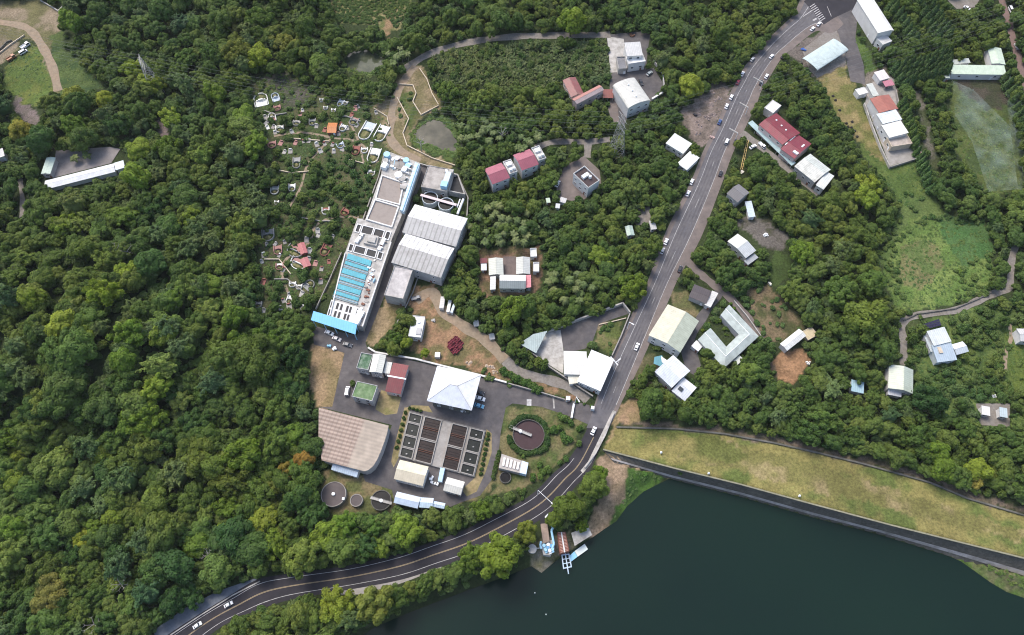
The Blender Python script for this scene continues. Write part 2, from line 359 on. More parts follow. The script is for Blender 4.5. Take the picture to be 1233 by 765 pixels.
for sc, lo, hi in ((.9, .55, 1.45), (.12, .78, 1.22)):
    n1 = N.new('ShaderNodeTexNoise'); n1.inputs['Scale'].default_value = sc; n1.inputs['Detail'].default_value = 5; n1.inputs['Roughness'].default_value = .7; Lk.new(ge.outputs['Position'], n1.inputs['Vector'])
    mr = N.new('ShaderNodeMapRange'); mr.inputs['From Min'].default_value = .3; mr.inputs['From Max'].default_value = .7; mr.inputs['To Min'].default_value = lo; mr.inputs['To Max'].default_value = hi; Lk.new(n1.outputs['Fac'], mr.inputs['Value'])
    mx = N.new('ShaderNodeMix'); mx.data_type = 'RGBA'; mx.blend_type = 'MULTIPLY'; mx.inputs[0].default_value = 1; Lk.new(src, mx.inputs[6]); Lk.new(mr.outputs['Result'], mx.inputs[7]); src = mx.outputs[2]
    if sc == .9:
        bp = N.new('ShaderNodeBump'); bp.inputs['Strength'].default_value = .7; bp.inputs['Distance'].default_value = .35; Lk.new(n1.outputs['Fac'], bp.inputs['Height']); Lk.new(bp.outputs['Normal'], b.inputs['Normal'])
Lk.new(src, b.inputs['Base Color']); me.materials.append(gm)
g = link('ground', me); g['kind'] = 'structure'
# ------------------------------------------------------------------ water
wm = bpy.data.materials.new('lake_water'); wm.use_nodes = True; b = wm.node_tree.nodes['Principled BSDF']
b.inputs['Base Color'].default_value = (.008,.02,.021,1); b.inputs['Specular IOR Level'].default_value = .22; b.inputs['Roughness'].default_value = .12; b.inputs['IOR'].default_value = 1.33
N = wm.node_tree.nodes; Lk = wm.node_tree.links; ge = N.new('ShaderNodeNewGeometry')
n1 = N.new('ShaderNodeTexNoise'); n1.inputs['Scale'].default_value = .5; n1.inputs['Detail'].default_value = 4; Lk.new(ge.outputs['Position'], n1.inputs['Vector'])
bp = N.new('ShaderNodeBump'); bp.inputs['Strength'].default_value = .15; bp.inputs['Distance'].default_value = .12; Lk.new(n1.outputs['Fac'], bp.inputs['Height']); Lk.new(bp.outputs['Normal'], b.inputs['Normal'])
n2 = N.new('ShaderNodeTexNoise'); n2.inputs['Scale'].default_value = .010; n2.inputs['Detail'].default_value = 4; Lk.new(ge.outputs['Position'], n2.inputs['Vector'])
mx = N.new('ShaderNodeMix'); mx.data_type = 'RGBA'; mx.inputs[6].default_value = (.0028,.0088,.0092,1); mx.inputs[7].default_value = (.0085,.0235,.0145,1); Lk.new(n2.outputs['Fac'], mx.inputs[0]); Lk.new(mx.outputs[2], b.inputs['Base Color'])
pm = M('pond_water', (.045,.056,.032), .07, .3, .12, spec=.3, col2=(.085,.092,.058), c2t=.5, c2scale=.06)
def sheet(name, poly, z, mat, label=None):
    mb = MB(); mb.add([(p[0], p[1], z) for p in poly], [tuple(range(len(poly)))])
    return struct(name, mb, mat, label)
sheet('lake_water', lake, WATER, wm)
sheet('pond_water', pond1, -.62, pm); sheet('pond_water', pond2, -.62, M('brown_pond_water', (.055,.054,.036), .07, .3, .12, spec=.3, col2=(.10,.092,.064), c2t=.5, c2scale=.06))
CLEAR += [[(413,70),(425,62),(442,60),(463,70),(460,80),(446,89),(430,86),(416,80)], [(497,162),(508,150),(521,144),(531,145),(541,155),(550,170),(549,183),(530,180),(510,173)],
          [(470,775),(520,745),(590,705),(640,690),(676,674),(728,645),(755,618),(775,600),(806,576),(975,545),(1240,640),(1240,775)], [(1140,670),(1240,640),(1240,775),(1140,775)]]
# ------------------------------------------------------------------ roads
ST_PX = [((985,-12),(1003,12)),((976,4),(991,25)),((964,22),(976,31)),((951.7,33),(962,41)),((936,47.5),(947,54)),((922.4,62),(934,66)),((906,82),(918.5,88)),((896,100),(908,106)),((886,119),(901,122)),
 ((870.8,154),(885,157)),((856,184),(871.5,184.5)),((841.9,220),(857.5,222)),((813,282),(831,285)),((789,340),(804,340)),((765,392),(781.7,393)),((740,446.7),(757,452)),((721,493),(739,494)),((706.5,526),(723,527)),
 ((688,556),(706,563)),((670,573),(690,581)),((654,590),(671,602)),((635,605),(652,618)),((602,622.6),(612,642)),((560,643.6),(567,664)),((520,658),(526,678)),((480,671.7),(484,692)),((421,685.5),(425,704)),
 ((351,695.5),(356,715)),((313,703),(322,724)),((280.6,720.7),(296,735)),((243,743),(262,752)),((200,772),(222,782)),((170,795),(190,808))]
def cr(pts, n=6):
    pts = [np.array(p, float) for p in pts]; out = []
    for i in range(len(pts) - 1):
        p0 = pts[max(i-1, 0)]; p1 = pts[i]; p2 = pts[i+1]; p3 = pts[min(i+2, len(pts)-1)]
        for k in range(n):
            t = k / n; out.append(.5 * ((2*p1) + (p2-p0)*t + (2*p0-5*p1+4*p2-p3)*t*t + (3*p1-p0-3*p2+p3)*t**3))
    out.append(pts[-1]); return out
RL = cr([Pz(*s[0]) for s in ST_PX]); RR = cr([Pz(*s[1]) for s in ST_PX]); NPS = 6
def lat(i, t, z): return (RL[i][0] + (RR[i][0]-RL[i][0]) * t, RL[i][1] + (RR[i][1]-RL[i][1]) * t, z)
def ribbon(i0, i1, t0, t1, z, mb=None):
    mb = mb or MB(); vs = []; f = []
    for k, i in enumerate(range(i0, i1 + 1)):
        a0 = t0(i) if callable(t0) else t0; a1 = t1(i) if callable(t1) else t1
        vs += [lat(i, a0, z), lat(i, a1, z)]
        if k: f.append((2*k-2, 2*k-1, 2*k+1, 2*k))
    return mb.add(vs, f)
J = 16 * NPS; END = len(RL) - 1
tl = lambda i: -.65 if i < J - 8 else -.65 + .4 * min(1, (i - J + 8) / 12)
tr = lambda i: 1.7 if i < J - 16 else 1.7 - .42 * min(1, (i - J + 16) / 14)
struct('road', ribbon(0, J + 4, tl, tr, .05), asph_w); struct('road', ribbon(0, J + 4, -.32, 1.0, .0535), asph_b); struct('road', ribbon(J + 4, END, tl, tr, .05), asph_d)
mb = MB(); mb2 = MB()
for a0, a1 in ((.10,.2),(.33,.43),(.58,.68),(.80,.9)): ribbon(2, J, a0, a1, .0560, mb2)
struct('road_wear', mb2, trackm)
mb = MB(); w = .015
for t in (0.0, 1.0): ribbon(7, J - 1, t - w, t + w, .060, mb); ribbon(J + 11, END, t - w, t + w, .060, mb)
for i in range(20, J - 2, 3):
    if i % 6 == 2: ribbon(i, i + 1, .49, .51, .060, mb)
struct('road_marking', mb, paintw, 'white edge lines and lane dashes')
mb = MB(); ribbon(J + 6, END, .47, .49, .060, mb); ribbon(J + 6, END, .51, .53, .060, mb); struct('road_marking', mb, painty, 'yellow centre lines of the curved road')
for r in range(0, END - 2, 4):
    a, b2 = lat(r, tl(r), 0), lat(min(r+4, END), tl(r), 0); c, d = lat(min(r+4, END), tr(r), 0), lat(r, tr(r), 0)
    CLEAR.append([tuple(float(q) for q in proj(p[0], p[1], 0)) for p in (a, b2, c, d)])
def ln(a, b, w, mb, z=.058):
    a = np.array(Pz(*a)); b = np.array(Pz(*b)); d = (b-a) / np.linalg.norm(b-a); n = np.array((-d[1], d[0])) * w / 2
    mb.add([(*(a-n), z), (*(b-n), z), (*(b+n), z), (*(a+n), z)], [(0,1,2,3)])
mb = MB()
for k in range(9):
    t = k / 8; c = (978.5 + 12.5*t, 6.5 + 17*t); ln((c[0]-3.4, c[1]+2.1), (c[0]+2.6, c[1]-1.8), .55, mb, .066)
ln((967,20), (979,12), .5, mb, .066); ln((985,22), (990.5,29), .4, mb, .066); ln((996,8), (1001,20), .3, mb, .066); ln((979,25),(983,22.5),1.2,mb,.066)
struct('crosswalk_marking', mb, paintw, 'white crosswalk bars and stop line')
# yards, lanes and pavements as sheets
def sheetpx(name, poly, mat, z=.03, label=None, clear=True):
    pts = [Pz(*p) for p in poly]
    if clear: CLEAR.append(poly)
    g = max(0.0, float(np.max(hgt(np.array([p[0] for p in pts]), np.array([p[1] for p in pts])))))
    return sheet(name, pts, g + z, mat, label)
LN = [0]
def lanepx(name, pts, wpx, mat, z=.034, label=None):
    LN[0] += 1; z = .034 + .004*LN[0]
    W = [np.array(P(*p)) for p in pts]; w = cr(W, 5); mb = MB(); vs = []; f = []
    wd = wpx
    for i, p in enumerate(w):
        d = w[min(i+1, len(w)-1)] - w[max(i-1, 0)]; d = d[:2] / np.linalg.norm(d[:2]); n = np.array((-d[1], d[0])) * wd / 2 * (1 + .12 * math.sin(i * 1.3))
        g = float(hgt(p[0], p[1])) + z
        vs += [(p[0]-n[0], p[1]-n[1], g), (p[0]+n[0], p[1]+n[1], g)]
        if i: f.append((2*i-2, 2*i-1, 2*i+1, 2*i))
    mb.add(vs, f)
    for i in range(0, len(w) - 1, 2):
        j = min(i + 2, len(w) - 1); q = [vs[2*i], vs[2*i+1], vs[2*j+1], vs[2*j]]
        CLEAR.append([tuple(float(t) for t in proj(*v)) for v in q])
    return struct(name, mb, mat, label)
YARD = [(376,392),(400,398),(430,404),(470,292),(506,197),(516,201),(497,245),(474,318),(464,354),(440,412),(443,422),(475,429),(525,441),(577,453),(640,469),(720,491),(712,513),(690,503),(652,490),(617,486),(609,491),(603,520),(600,548),(592,578),(578,597),(553,606),(536,613),(476,608),(472,590),(440,580),(436,568),(452,562),(472,512),(384,490),(400,490),(415,425),(378,415)]
sheetpx('plant_yard', YARD, asph, .02, 'asphalt yard of the treatment plant')
sheetpx('lawn', [(459,470),(477,474),(483,479),(478,498),(464,500),(452,493)], dryg, .03, 'worn dry grass patch in the plant yard', False)
sheetpx('lawn', [(487,491),(495,490),(480,551),(474,563),(471,556),(474,540)], dryg, .03, 'dry grass strip left of the filter basins', False)
sheetpx('lawn', [(586,517),(592,522),(592,545),(585,568),(574,592),(562,598),(556,590),(570,577)], dryg, .03, 'dry grass strip right of the filter basins', False)
sheetpx('lawn', [(495,488),(516,489),(521,497),(493,492)], dryg, .034, 'dry grass strip above the filter basins', False)
sheetpx('intersection', [(968,2),(985,-12),(1060,-40),(1062,-20),(1034,8),(1004,22),(992,30)], asph_d, .062)
sheetpx('side_road', [(1003,22),(1034,6),(1030,47),(1040,78.5),(1042,102),(1024,98),(1019.6,75),(1011,45)], asph, .026)
sheetpx('lot', [(966,60),(1004,30),(1016,58),(1019,76),(984,94),(974,84)], gravel, .022)
sheetpx('yard', [(68.6,183),(133.5,178.5),(146,181),(135,198),(64,216)], M('lot_concrete', (.25,.225,.215), .92, .2, .25, col2=(.19,.17,.16), c2t=.5, c2scale=.1), .02)
sheetpx('yard', [(730,42),(772,38),(783,42),(780,60),(778,84),(787,82),(800,103),(785,121),(757,138),(752,150),(738,146),(734,110),(735,88)], asph, .02)
sheetpx('yard', [(731,44),(751,47),(754,82),(745,87),(735,87.6)], conc_l, .03)
sheetpx('yard', [(680,200),(703,188),(722,205),(724,222),(704,240),(688,242),(671.6,238.7),(669.8,224)], asph_w, .02)
sheetpx('yard', [(673.4,397),(750,365.6),(758.5,377.5),(721,390),(713.6,411),(704.5,420),(680,426)], asph, .02, 'dark asphalt yard of the corner lot')
sheetpx('yard', [(659.7,399.4),(675,397.5),(679,426),(678,450),(662,440),(643,426)], conc_l, .024)
sheetpx('yard', [(1041.8,124),(1046,103),(1066,88),(1080,98),(1078,110),(1111,188),(1072,200)], conc, .02)
sheetpx('yard', [(606,309),(621,309),(622,331),(606,331)], M('courtyard_tiles', (.14,.11,.10), .9, .2, .5), .02)
sheetpx('yard', [(1175,486),(1216,486),(1216,514),(1180,512)], gravel, .02)
sheetpx('lot', [(768,252),(782,248),(786,268),(766,272)], gravel, .02)
sheetpx('lot', [(820,424),(838,420),(844,440),(836,452),(826,446)], asph, .02)
sheetpx('lot', [(1136,-4),(1184,-8),(1174,9),(1152,11)], gravel, .02)
sheetpx('boat_ramp', [(687.7,641.8),(708.6,634),(713,644.4),(692,657.5)], conc_l, .05)
sheetpx('lay_by', [(660,608),(668,602),(663,620),(664,632),(650,632),(652,618)], asph_d, .045)
sheetpx('pavement', [(400,708),(440,703),(490,690),(530,678),(532,684),(490,700),(445,716),(398,716)], conc, .03)
sheetpx('pavement', [(283,714),(312,699),(306,697),(262,712),(222,733),(184,760),(190,772),(240,742)], M('painted_glare_pavement', (.13,.145,.17), .7, .35, .3), .03)  # bluish grey glare is painted into this pavement colour
sheetpx('pavement', [(738,494),(742,496),(712,558),(702,570),(699,567),(708,556)], conc_l, .075)
lanepx('lane', [(487,84),(515,66),(560,52),(610,45),(660,43),(735,42)], 5.2, gravel)
lanepx('lane', [(470,150),(474,125),(486,98),(500,80)], 4.5, dirtm)
lanepx('path', [(505,195),(478,178),(468,158),(474,140)], 5, dirtm)
lanepx('lane', [(645,178),(668,171),(706,171),(735,168)], 4.0, gravel)
lanepx('lane', [(708,171),(707,190)], 4, gravel)
lanepx('lane', [(742,112),(738,128),(742,150)], 5, asph_w)
lanepx('path', [(500,362),(520,352),(533,374),(560,394),(585,410),(608,434)], 5.5, dirtm)
lanepx('path', [(608,434),(629,450),(662,458),(690,468),(708,482)], 5, gravel)
lanepx('lane', [(893,160),(910,172),(928,187),(958,211),(986,234)], 4.5, gravel)
lanepx('lane', [(822,309),(842,329),(858,342),(876,356),(898,380),(916,408)], 4.2, asph_w)
lanepx('lane', [(866,352),(848,378),(832,405),(824,425)], 4.5, asph)
lanepx('lane', [(1088,440),(1088,412),(1086.6,390),(1104,380),(1150,374),(1175,363.5),(1196,354),(1215,346),(1217,320),(1223,294)], 3.6, gravel)
lanepx('path', [(1215,388),(1217,408),(1211,425),(1210.6,446)], 1.8, dirtm)
lanepx('path', [(455,196),(432,172),(400,166),(365,160),(330,164)], 1.5, dirtm)
lanepx('path', [(400,166),(372,196),(362,226),(348,250)], 1.3, dirtm)
lanepx('path', [(432,262),(402,262),(380,272),(372,292),(345,312),(340,334),(352,362)], 1.5, dirtm)
lanepx('path', [(420,146),(430,166),(438,196)], 1.2, dirtm)
lanepx('lane', [(-20,25),(20,30),(38,38),(52,58),(63,80),(70,110)], 5, dirtm)
lanepx('road', [(1200,-20),(1212,20),(1224,62),(1245,140)], 4.5, M('brown_road', (.17,.115,.10), .9, .15, .3))
lanepx('path', [(24,215),(27,240),(26,262)], 2.5, gravel)
# ------------------------------------------------------------------ houses
def rect(quad, h):
    """quad TL,TR,BR,BL in photo pixels at roof height -> centre, angle, length, width, ground z"""
    gx_, gy_, gz = P(sum(q[0] for q in quad)/4, sum(q[1] for q in quad)/4, h)
    p = [np.array(Pz(q[0], q[1], gz + h)) for q in quad]
    c = sum(p) / 4; u = (p[1]-p[0]) + (p[2]-p[3]); v = (p[0]-p[3]) + (p[1]-p[2])
    a1 = math.atan2(u[1], u[0]); a2 = math.atan2(v[1], v[0]) - math.pi/2; lu, lv = np.linalg.norm(u)/2, np.linalg.norm(v)/2
    d = (a2 - a1 + math.pi) % (2*math.pi) - math.pi
    a = a1 + d * lv*lv/(lu*lu+lv*lv)
    return c, a, lu, lv, gz
def windows(t, L, W, h, o, spec, rot):
    """framed windows with panes on the sides that face the photograph's side"""
    n_made = 0
    for side in spec:
        ln_ = L - 2*o if side in 'SN' else W - 2*o; fl = max(1, int(h / 3.0)); n = max(1, min(3, int(ln_ / 3.6)))
        for f in range(fl):
            for k in range(n):
                if n_made >= 8: return
                n_made += 1
                s = -ln_/2 + ln_ * (k + .5) / n; z = h * (f + .42) / fl; ww, wh = 1.5, 1.3
                fr = MB(); pn = MB(); d = (W/2 - o) if side in 'SN' else (L/2 - o); sg = -1 if side in 'SW' else 1
                def bx(mb, s0, z0, sw, sh, dep, off):
                    if side in 'SN': mb.box(s + s0, sg*(d + off), z + z0, sw, dep, sh)
                    else: mb.box(sg*(d + off), s + s0, z + z0, dep, sw, sh)
                bx(fr, 0, -.12, ww+.24, .12, .14, .03); bx(fr, 0, wh, ww+.24, .12, .14, .03)
                bx(fr, -ww/2-.06, 0, .12, wh, .12, .03); bx(fr, ww/2+.06, 0, .12, wh, .12, .03); bx(fr, 0, 0, .06, wh, .1, .03)
                bx(pn, 0, .002, ww-.002, wh-.004, .05, .012)
                w = t.part('window', fr, trimw, world=False); t.part('pane', pn, glass, w, world=False)
def house(label, quad, h, roof='gable', ridge='x', rh=1.2, c1=WHITE, c2=None, wall=None, o=.35, win='S', cat='house', name='house', off=0.0, door=True, extras=(), group=None, rmat=None, seamw=1.0, parapet=.7, dirt=.16, t=.66, clear=True, open_=False, base=0.0):
    c, a, L, W, gz = rect(quad, h)
    if clear: CLEAR.append(quad); CLEAR.append([tuple(float(q) for q in proj(*Pz(p[0], p[1], gz + h), gz)) for p in quad])
    th = T(name, label, cat, (float(c[0]), float(c[1]), gz + base), a, group); h = h - base
    wall = wall or wallw; wl, ww = L/2 - o, W/2 - o
    ax = 'x' if ridge == 'x' else 'y'; half, hl = (W/2, L/2) if ax == 'x' else (L/2, W/2)
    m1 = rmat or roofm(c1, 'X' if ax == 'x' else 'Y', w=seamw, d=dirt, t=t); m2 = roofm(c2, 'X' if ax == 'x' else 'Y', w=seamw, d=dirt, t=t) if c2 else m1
    TK = .18
    mb = MB(); wb = MB()
    if roof in ('gable', 'barrel', 'shed'):
        if roof == 'gable': top = [(-half, h), (off*half, h + rh), (half, h)]
        elif roof == 'shed': top = [(-half, h - rh*.5), (half, h + rh*.5)]
        else: top = [(-half * math.cos(math.pi*i/12), h + rh * math.sin(math.pi*i/12)) for i in range(13)]
        prof = top + [(p[0], p[1]-TK) for p in top[::-1]]
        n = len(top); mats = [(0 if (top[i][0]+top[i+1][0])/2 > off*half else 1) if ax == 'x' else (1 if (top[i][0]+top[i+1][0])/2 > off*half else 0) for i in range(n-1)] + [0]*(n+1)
        mb.extr(prof, -hl, hl, ax, mats)
        s = (half - o) / half
        wt = [(p[0]*s if abs(p[0]) > half*.98 else p[0], p[1]-TK-.04) for p in top]
        hw = hl - o
        if open_:
            for sx in (-1,1):
                k = max(2, int(hl/3))
                for i in range(k+1):
                    u = -hw + 2*hw*i/k; pz = wt[0][1] if sx < 0 else wt[-1][1]
                    pb = MB()
                    if ax == 'x': pb.box(u, sx*(half-o), 0, .25, .25, pz)
                    else: pb.box(sx*(half-o), u, 0, .25, .25, pz)
                    th.part('post', pb, steel, world=False)
        else: wb.extr([(-(half-o), 0)] + wt + [(half-o, 0)], -hw, hw, ax)
        th.part('roof', mb, [m1, m2], world=False)
        if roof == 'gable':
            rc = MB(); y = off*half
            if ax == 'x': rc.box(0, y, h+rh-.03, L-.02, .32, .09)
            else: rc.box(y, 0, h+rh-.03, .32, W-.02, .09)
            th.part('ridge_cap', rc, m1, world=False)
    elif roof == 'hip':
        d = min(L, W)/2; rx, ry = (L/2 - d, 0) if L >= W else (0, W/2 - d)
        vs = [(-L/2,W/2,h),(L/2,W/2,h),(L/2,-W/2,h),(-L/2,-W/2,h),(-rx,-ry if L<W else 0,h+rh),(rx,ry if L<W else 0,h+rh)]
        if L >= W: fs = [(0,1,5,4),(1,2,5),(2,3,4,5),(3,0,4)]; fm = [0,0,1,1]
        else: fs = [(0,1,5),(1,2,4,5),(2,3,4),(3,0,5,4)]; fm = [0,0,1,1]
        o0 = len(mb.v); mb.add(vs[:4] + vs[4:], fs[:]); mb.m = fm[:]
        mb.box(0, 0, h-TK, L, W, TK-.003)
        th.part('roof', mb, [m1, m2], world=False)
        rb = MB(); V = [Vector(v) for v in vs]
        rb.tube(V[4], V[5], .14)
        for i, j in ((0,4),(3,4),(1,5),(2,5)) if L >= W else ((0,5),(1,5),(2,4),(3,4)): rb.tube(V[i]+Vector((0,0,.02)), V[j]+Vector((0,0,.02)), .12)
        th.part('ridge_cap', rb, wallg, world=False)
        wb.box(0, 0, 0, 2*wl, 2*ww, h-TK-.03)
    else:
        mb.box(0, 0, h-.3, L-.1, W-.1, .3); th.part('roof', mb, rmat or M('flat_roof', c1, .9, .22, .35, col2=tuple(q*.6 for q in c1), c2t=.56, c2scale=.22), world=False)
        if parapet:
            pb = MB(); q = .22
            pb.box(0, W/2-q/2, h-.35, L, q, parapet+.35); pb.box(0, -W/2+q/2, h-.35, L, q, parapet+.35)
            pb.box(L/2-q/2, 0, h-.35, q, W-2*q, parapet+.35); pb.box(-L/2+q/2, 0, h-.35, q, W-2*q, parapet+.35); th.part('parapet', pb, wall, world=False)
        o = min(o, .12); wl, ww = L/2 - o, W/2 - o
        wb.box(0, 0, 0, 2*wl, 2*ww, h-.31)
    if not open_: th.part('wall', wb, wall, world=False)
    if not open_ and win: windows(th, L, W, h - .6, o, win, a)
    if door and not open_:
        db = MB(); db.box(wl*.55, -ww-.05, 0, 1.1, .08, 2.1); th.part('door', db, rust if rnd.random() < .4 else trimw, world=False)
    for e in extras:
        k = e[0]; x, y = e[1]*L/2, e[2]*W/2
        zt = h + (rh * (1 - abs((y if ax == 'x' else x)/half - off)) if roof in ('gable', 'barrel') else 0)
        eb = MB()
        if k == 'tank':
            eb.cyl(x, y, zt+.5, .8, 1.6, 16); eb.cyl(x, y, zt+2.1, .8, .3, 16, .2)
            for sx in (-.5,.5):
                for sy in (-.5,.5): eb.box(x+sx, y+sy, zt-.25, .1, .1, .8)
            th.part('rooftop_tank', eb, trimw, world=False)
        elif k == 'box': eb.box(x, y, zt-.2, e[3], e[4], e[5]+.2); th.part('rooftop_shed', eb, e[6] if len(e) > 6 else trimw, world=False)
        elif k == 'vent': eb.cyl(x, y, zt-.2, .35, .7, 12); eb.cyl(x, y, zt+.5, .55, .3, 12, .2); th.part('roof_vent', eb, trimw, world=False)
        elif k == 'line': eb.box(x, y, zt-.05, e[3], e[4], .13); th.part('roof_flashing', eb, trimw, world=False)
    return th
house('large white barrel-roofed warehouse beside the grey yard at upper centre', [(740,104),(764,94),(783,121),(755,133)], 8, 'barrel', 'y', 2.2, (.56,.55,.50), wall=wallw, cat='warehouse', name='warehouse', win='S', extras=(('vent',0,.5),('vent',0,.0),('vent',0,-.5)))
house('white cube house with grey annex on the concrete terrace at top centre', [(752,52),(770.4,51),(774.5,66),(754.5,67.5)], 9, 'shed', 'x', .8, WHITE, win='SE', extras=())
house('small grey flat annex left of the white cube house', [(743,69),(752.5,69),(754.5,82),(744,85)], 4, 'flat', c1=(.2,.2,.21), wall=conc_l, win='', cat='annex', name='annex')
house('white lower block in front of the white cube house', [(755,68),(774.7,66.5),(776,73),(755.5,80)], 6, 'flat', c1=(.7,.7,.68), win='S', cat='annex', name='annex')
house('weathered red tin-roofed wing of the L-shaped farmhouse', [(677.6,96.7),(693.3,92.8),(702.4,112.4),(688,118)], 4.5, 'gable', 'y', 1.0, (.27,.085,.08), wall=wallp, win='SW', t=.5)
house('long salmon-roofed farmhouse with pinkish front wall', [(690,119),(722.5,102),(726,108.5),(693.5,126.5)], 6, 'gable', 'x', .8, (.42,.2,.165), (.36,.29,.28), wall=wallp, win='S')
house('rust red awning between the farmhouse and the barrel-roofed warehouse', [(724.7,106),(738,110),(739,117.5),(727,118)], 3.2, 'shed', 'x', .4, (.22,.065,.05), cat='awning', name='awning', open_=True)
for q, w4, lab in (([(583.8,204.5),(604,194.8),(613,214),(592.5,223)], [(606,195.5),(614.9,192.5),(623,206.5),(613.5,211.5)], 'left'), ([(618.5,187.4),(638.7,178.3),(646.9,197.5),(628.6,206.6)], [(640.8,178.8),(648.7,176),(657.2,190),(648,196)], 'right')):
    house(f'pink-roofed two storey house with white walls, {lab} of the pair', q, 8, 'gable', 'x', 1.5, PINK, (.27,.07,.10), win='S', dirt=.1, t=.8)  # c2 is the same pink with the lower slope's shade painted in
    house(f'flat-roofed white stair block with steel water tanks, {lab} pink-roofed house', w4, 6.8, 'flat', c1=(.45,.44,.42), win='SE', cat='annex', name='annex', extras=(('tank',.5,-.55),('tank',-.3,-.6),('box',0,.4,3,2.4,1.2)))
house('square dark flat-roofed house with white parapet on the grey yard', [(703.6,200.5),(720.5,217.5),(708.5,229),(691.5,210)], 8, 'flat', c1=(.07,.05,.05), wall=wallw, win='SW', parapet=1.0, extras=(('box',-.15,0,2,4.2,1.6),('tank',.25,.3)))
for q, h, lab, c in (([(657,239),(662,238.5),(663,243.5),(658,244.5)],2.5,'tiny pale green shed left of the grey yard',(.55,.65,.5)),([(675,236.5),(681,240),(681.5,245.5),(674.5,242)],3,'small white shed below the grey yard',WHITE),([(669,245),(674.5,246),(674,251),(669,250)],2.5,'smallest white lean-to below the grey yard',(.6,.62,.64))):
    house(lab, q, h, 'shed', 'x', .4, c, win='', cat='shed', name='shed')
house('small pale green roofed shed in the trees left of the main road', [(753,272.5),(761,272),(764.5,282.5),(754.5,285)], 3.5, 'gable', 'y', .7, (.42,.52,.45), win='S', cat='shed', name='shed')
house('small white square shed beside a brown courtyard left of the main road', [(781,266),(788.5,265.5),(790.5,275),(784.5,277)], 3.5, 'shed', 'x', .4, WHITE, win='S', cat='shed', name='shed')
house('white sheet-roofed workshop below the junk lot', [(813,159.5),(830.5,174),(824.5,185.5),(802,172.5)], 5, 'shed', 'x', .8, (.66,.68,.62), win='S', cat='workshop', name='workshop')
house('white lean-to roof below the workshop near the main road', [(831,181.5),(840.6,190.6),(827,206),(817,196)], 4, 'shed', 'x', .6, (.70,.72,.66), win='S', cat='shed', name='shed')
# farm cluster
house('pale ribbed-roof barn on the left of the farm courtyard', [(588.4,311.6),(605.7,310.6),(606.3,331),(588.4,331.5)], 4, 'gable', 'y', .8, (.5,.51,.44), (.56,.57,.5), wall=wallg, win='', cat='barn', name='barn', dirt=.2)
house('pale ribbed-roof barn on the right of the farm courtyard', [(621.4,309.4),(638,310.4),(638.6,330),(621.4,330.4)], 4, 'gable', 'y', .8, (.46,.47,.43), (.5,.51,.48), wall=wallg, win='', cat='barn', name='barn', dirt=.2)
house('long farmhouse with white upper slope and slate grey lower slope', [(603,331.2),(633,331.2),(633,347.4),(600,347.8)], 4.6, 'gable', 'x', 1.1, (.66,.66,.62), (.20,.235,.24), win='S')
house('white end block at the left end of the long farmhouse', [(590.2,333),(597,333),(596.8,349),(590,348.5)], 4.2, 'shed', 'y', .5, WHITE, win='S', cat='annex', name='annex')
house('bright pink roofed end block of the long farmhouse', [(633.2,331.5),(639.4,331),(639.4,346),(633.2,346.5)], 4.2, 'shed', 'y', .5, (.55,.16,.2), win='S', cat='annex', name='annex')
house('dark red shed roof left of the farm', [(577.4,311.5),(586.5,311),(586.5,316.5),(578.5,317.3)], 3, 'shed', 'x', .3, (.16,.02,.03), win='', cat='shed', name='shed')
house('white box shed under the dark red shed roof left of the farm', [(579,318),(586,317.6),(586,325.5),(579.2,325.5)], 2.8, 'shed', 'x', .3, (.66,.68,.7), win='', cat='shed', name='shed')
house('upper white box shed right of the farm', [(637.8,299.8),(646,299.6),(646.3,309.6),(639,310)], 3, 'flat', c1=(.74,.73,.68), win='', cat='shed', name='shed')
house('lower white box shed right of the farm', [(642,317),(649,316),(649.3,328.5),(641.8,327)], 3, 'flat', c1=(.7,.66,.64), win='', cat='shed', name='shed')
# east of the main road
house('large beige gable-roofed hall beside the main road', [(802.8,365),(840.6,387),(818.4,427),(784,403)], 7, 'gable', 'y', 2.0, (.54,.52,.40), (.43,.46,.36), wall=wallw, cat='hall', name='hall', off=.12, win='S', dirt=.12)  # c2: greyer green right slope, its shade painted in as well
house('white gable-roofed house beside a teal tarp at the main road', [(811,426),(829,446.7),(809,469),(790,447.7)], 6, 'gable', 'x', 1.4, (.64,.66,.66), (.54,.58,.64), win='SW', off=-.1)
house('white stepped extension below the house with the teal tarp', [(823,452),(837,467.6),(824.7,484.5),(810.5,471)], 4.5, 'gable', 'x', .8, (.7,.7,.69), (.55,.58,.62), win='S', cat='annex', name='annex', off=.2, extras=(('box',-.3,-.3,2.2,1.8,.6,glass),))
house('dark brown roofed shed right of the lane above the beige hall', [(835,343),(858,350),(849.5,367),(830.5,356.5)], 4, 'gable', 'x', .6, (.085,.07,.072), wall=wallg, win='', cat='shed', name='shed')
house('narrow white roofed store attached to the dark brown shed', [(857.4,349.4),(864.5,353.6),(855.5,371),(848.8,366.5)], 4, 'shed', 'y', .3, WHITE, win='', cat='shed', name='shed')
UO = [(878,367),(913.6,405),(871.8,443.5),(840.4,409)]; UI = [(867.6,379.5),(889.6,402.8),(874.5,417.6),(855.5,395)]
t = T('farm_building', 'grey-green U-shaped building with one long roof around a grassy courtyard', 'farm building', (*Pz(889,424,0), 0)); h = 5.0
o_ = [np.array(Pz(*p, h)) for p in UO]; i_ = [np.array(Pz(*p, h)) for p in UI]; m_ = [(a+b2)/2 for a, b2 in zip(o_, i_)]
mb = MB()
for z0, fl in ((0, 0), (-.2, 1)):
    vs = [(*p, h+z0) for p in o_] + [(*p, h+1.2+z0) for p in m_] + [(*p, h+z0) for p in i_]; fs = []
    for k in range(3): fs += [(k,k+1,5+k,4+k), (4+k,5+k,9+k,8+k)]
    mb.add(vs, fs)
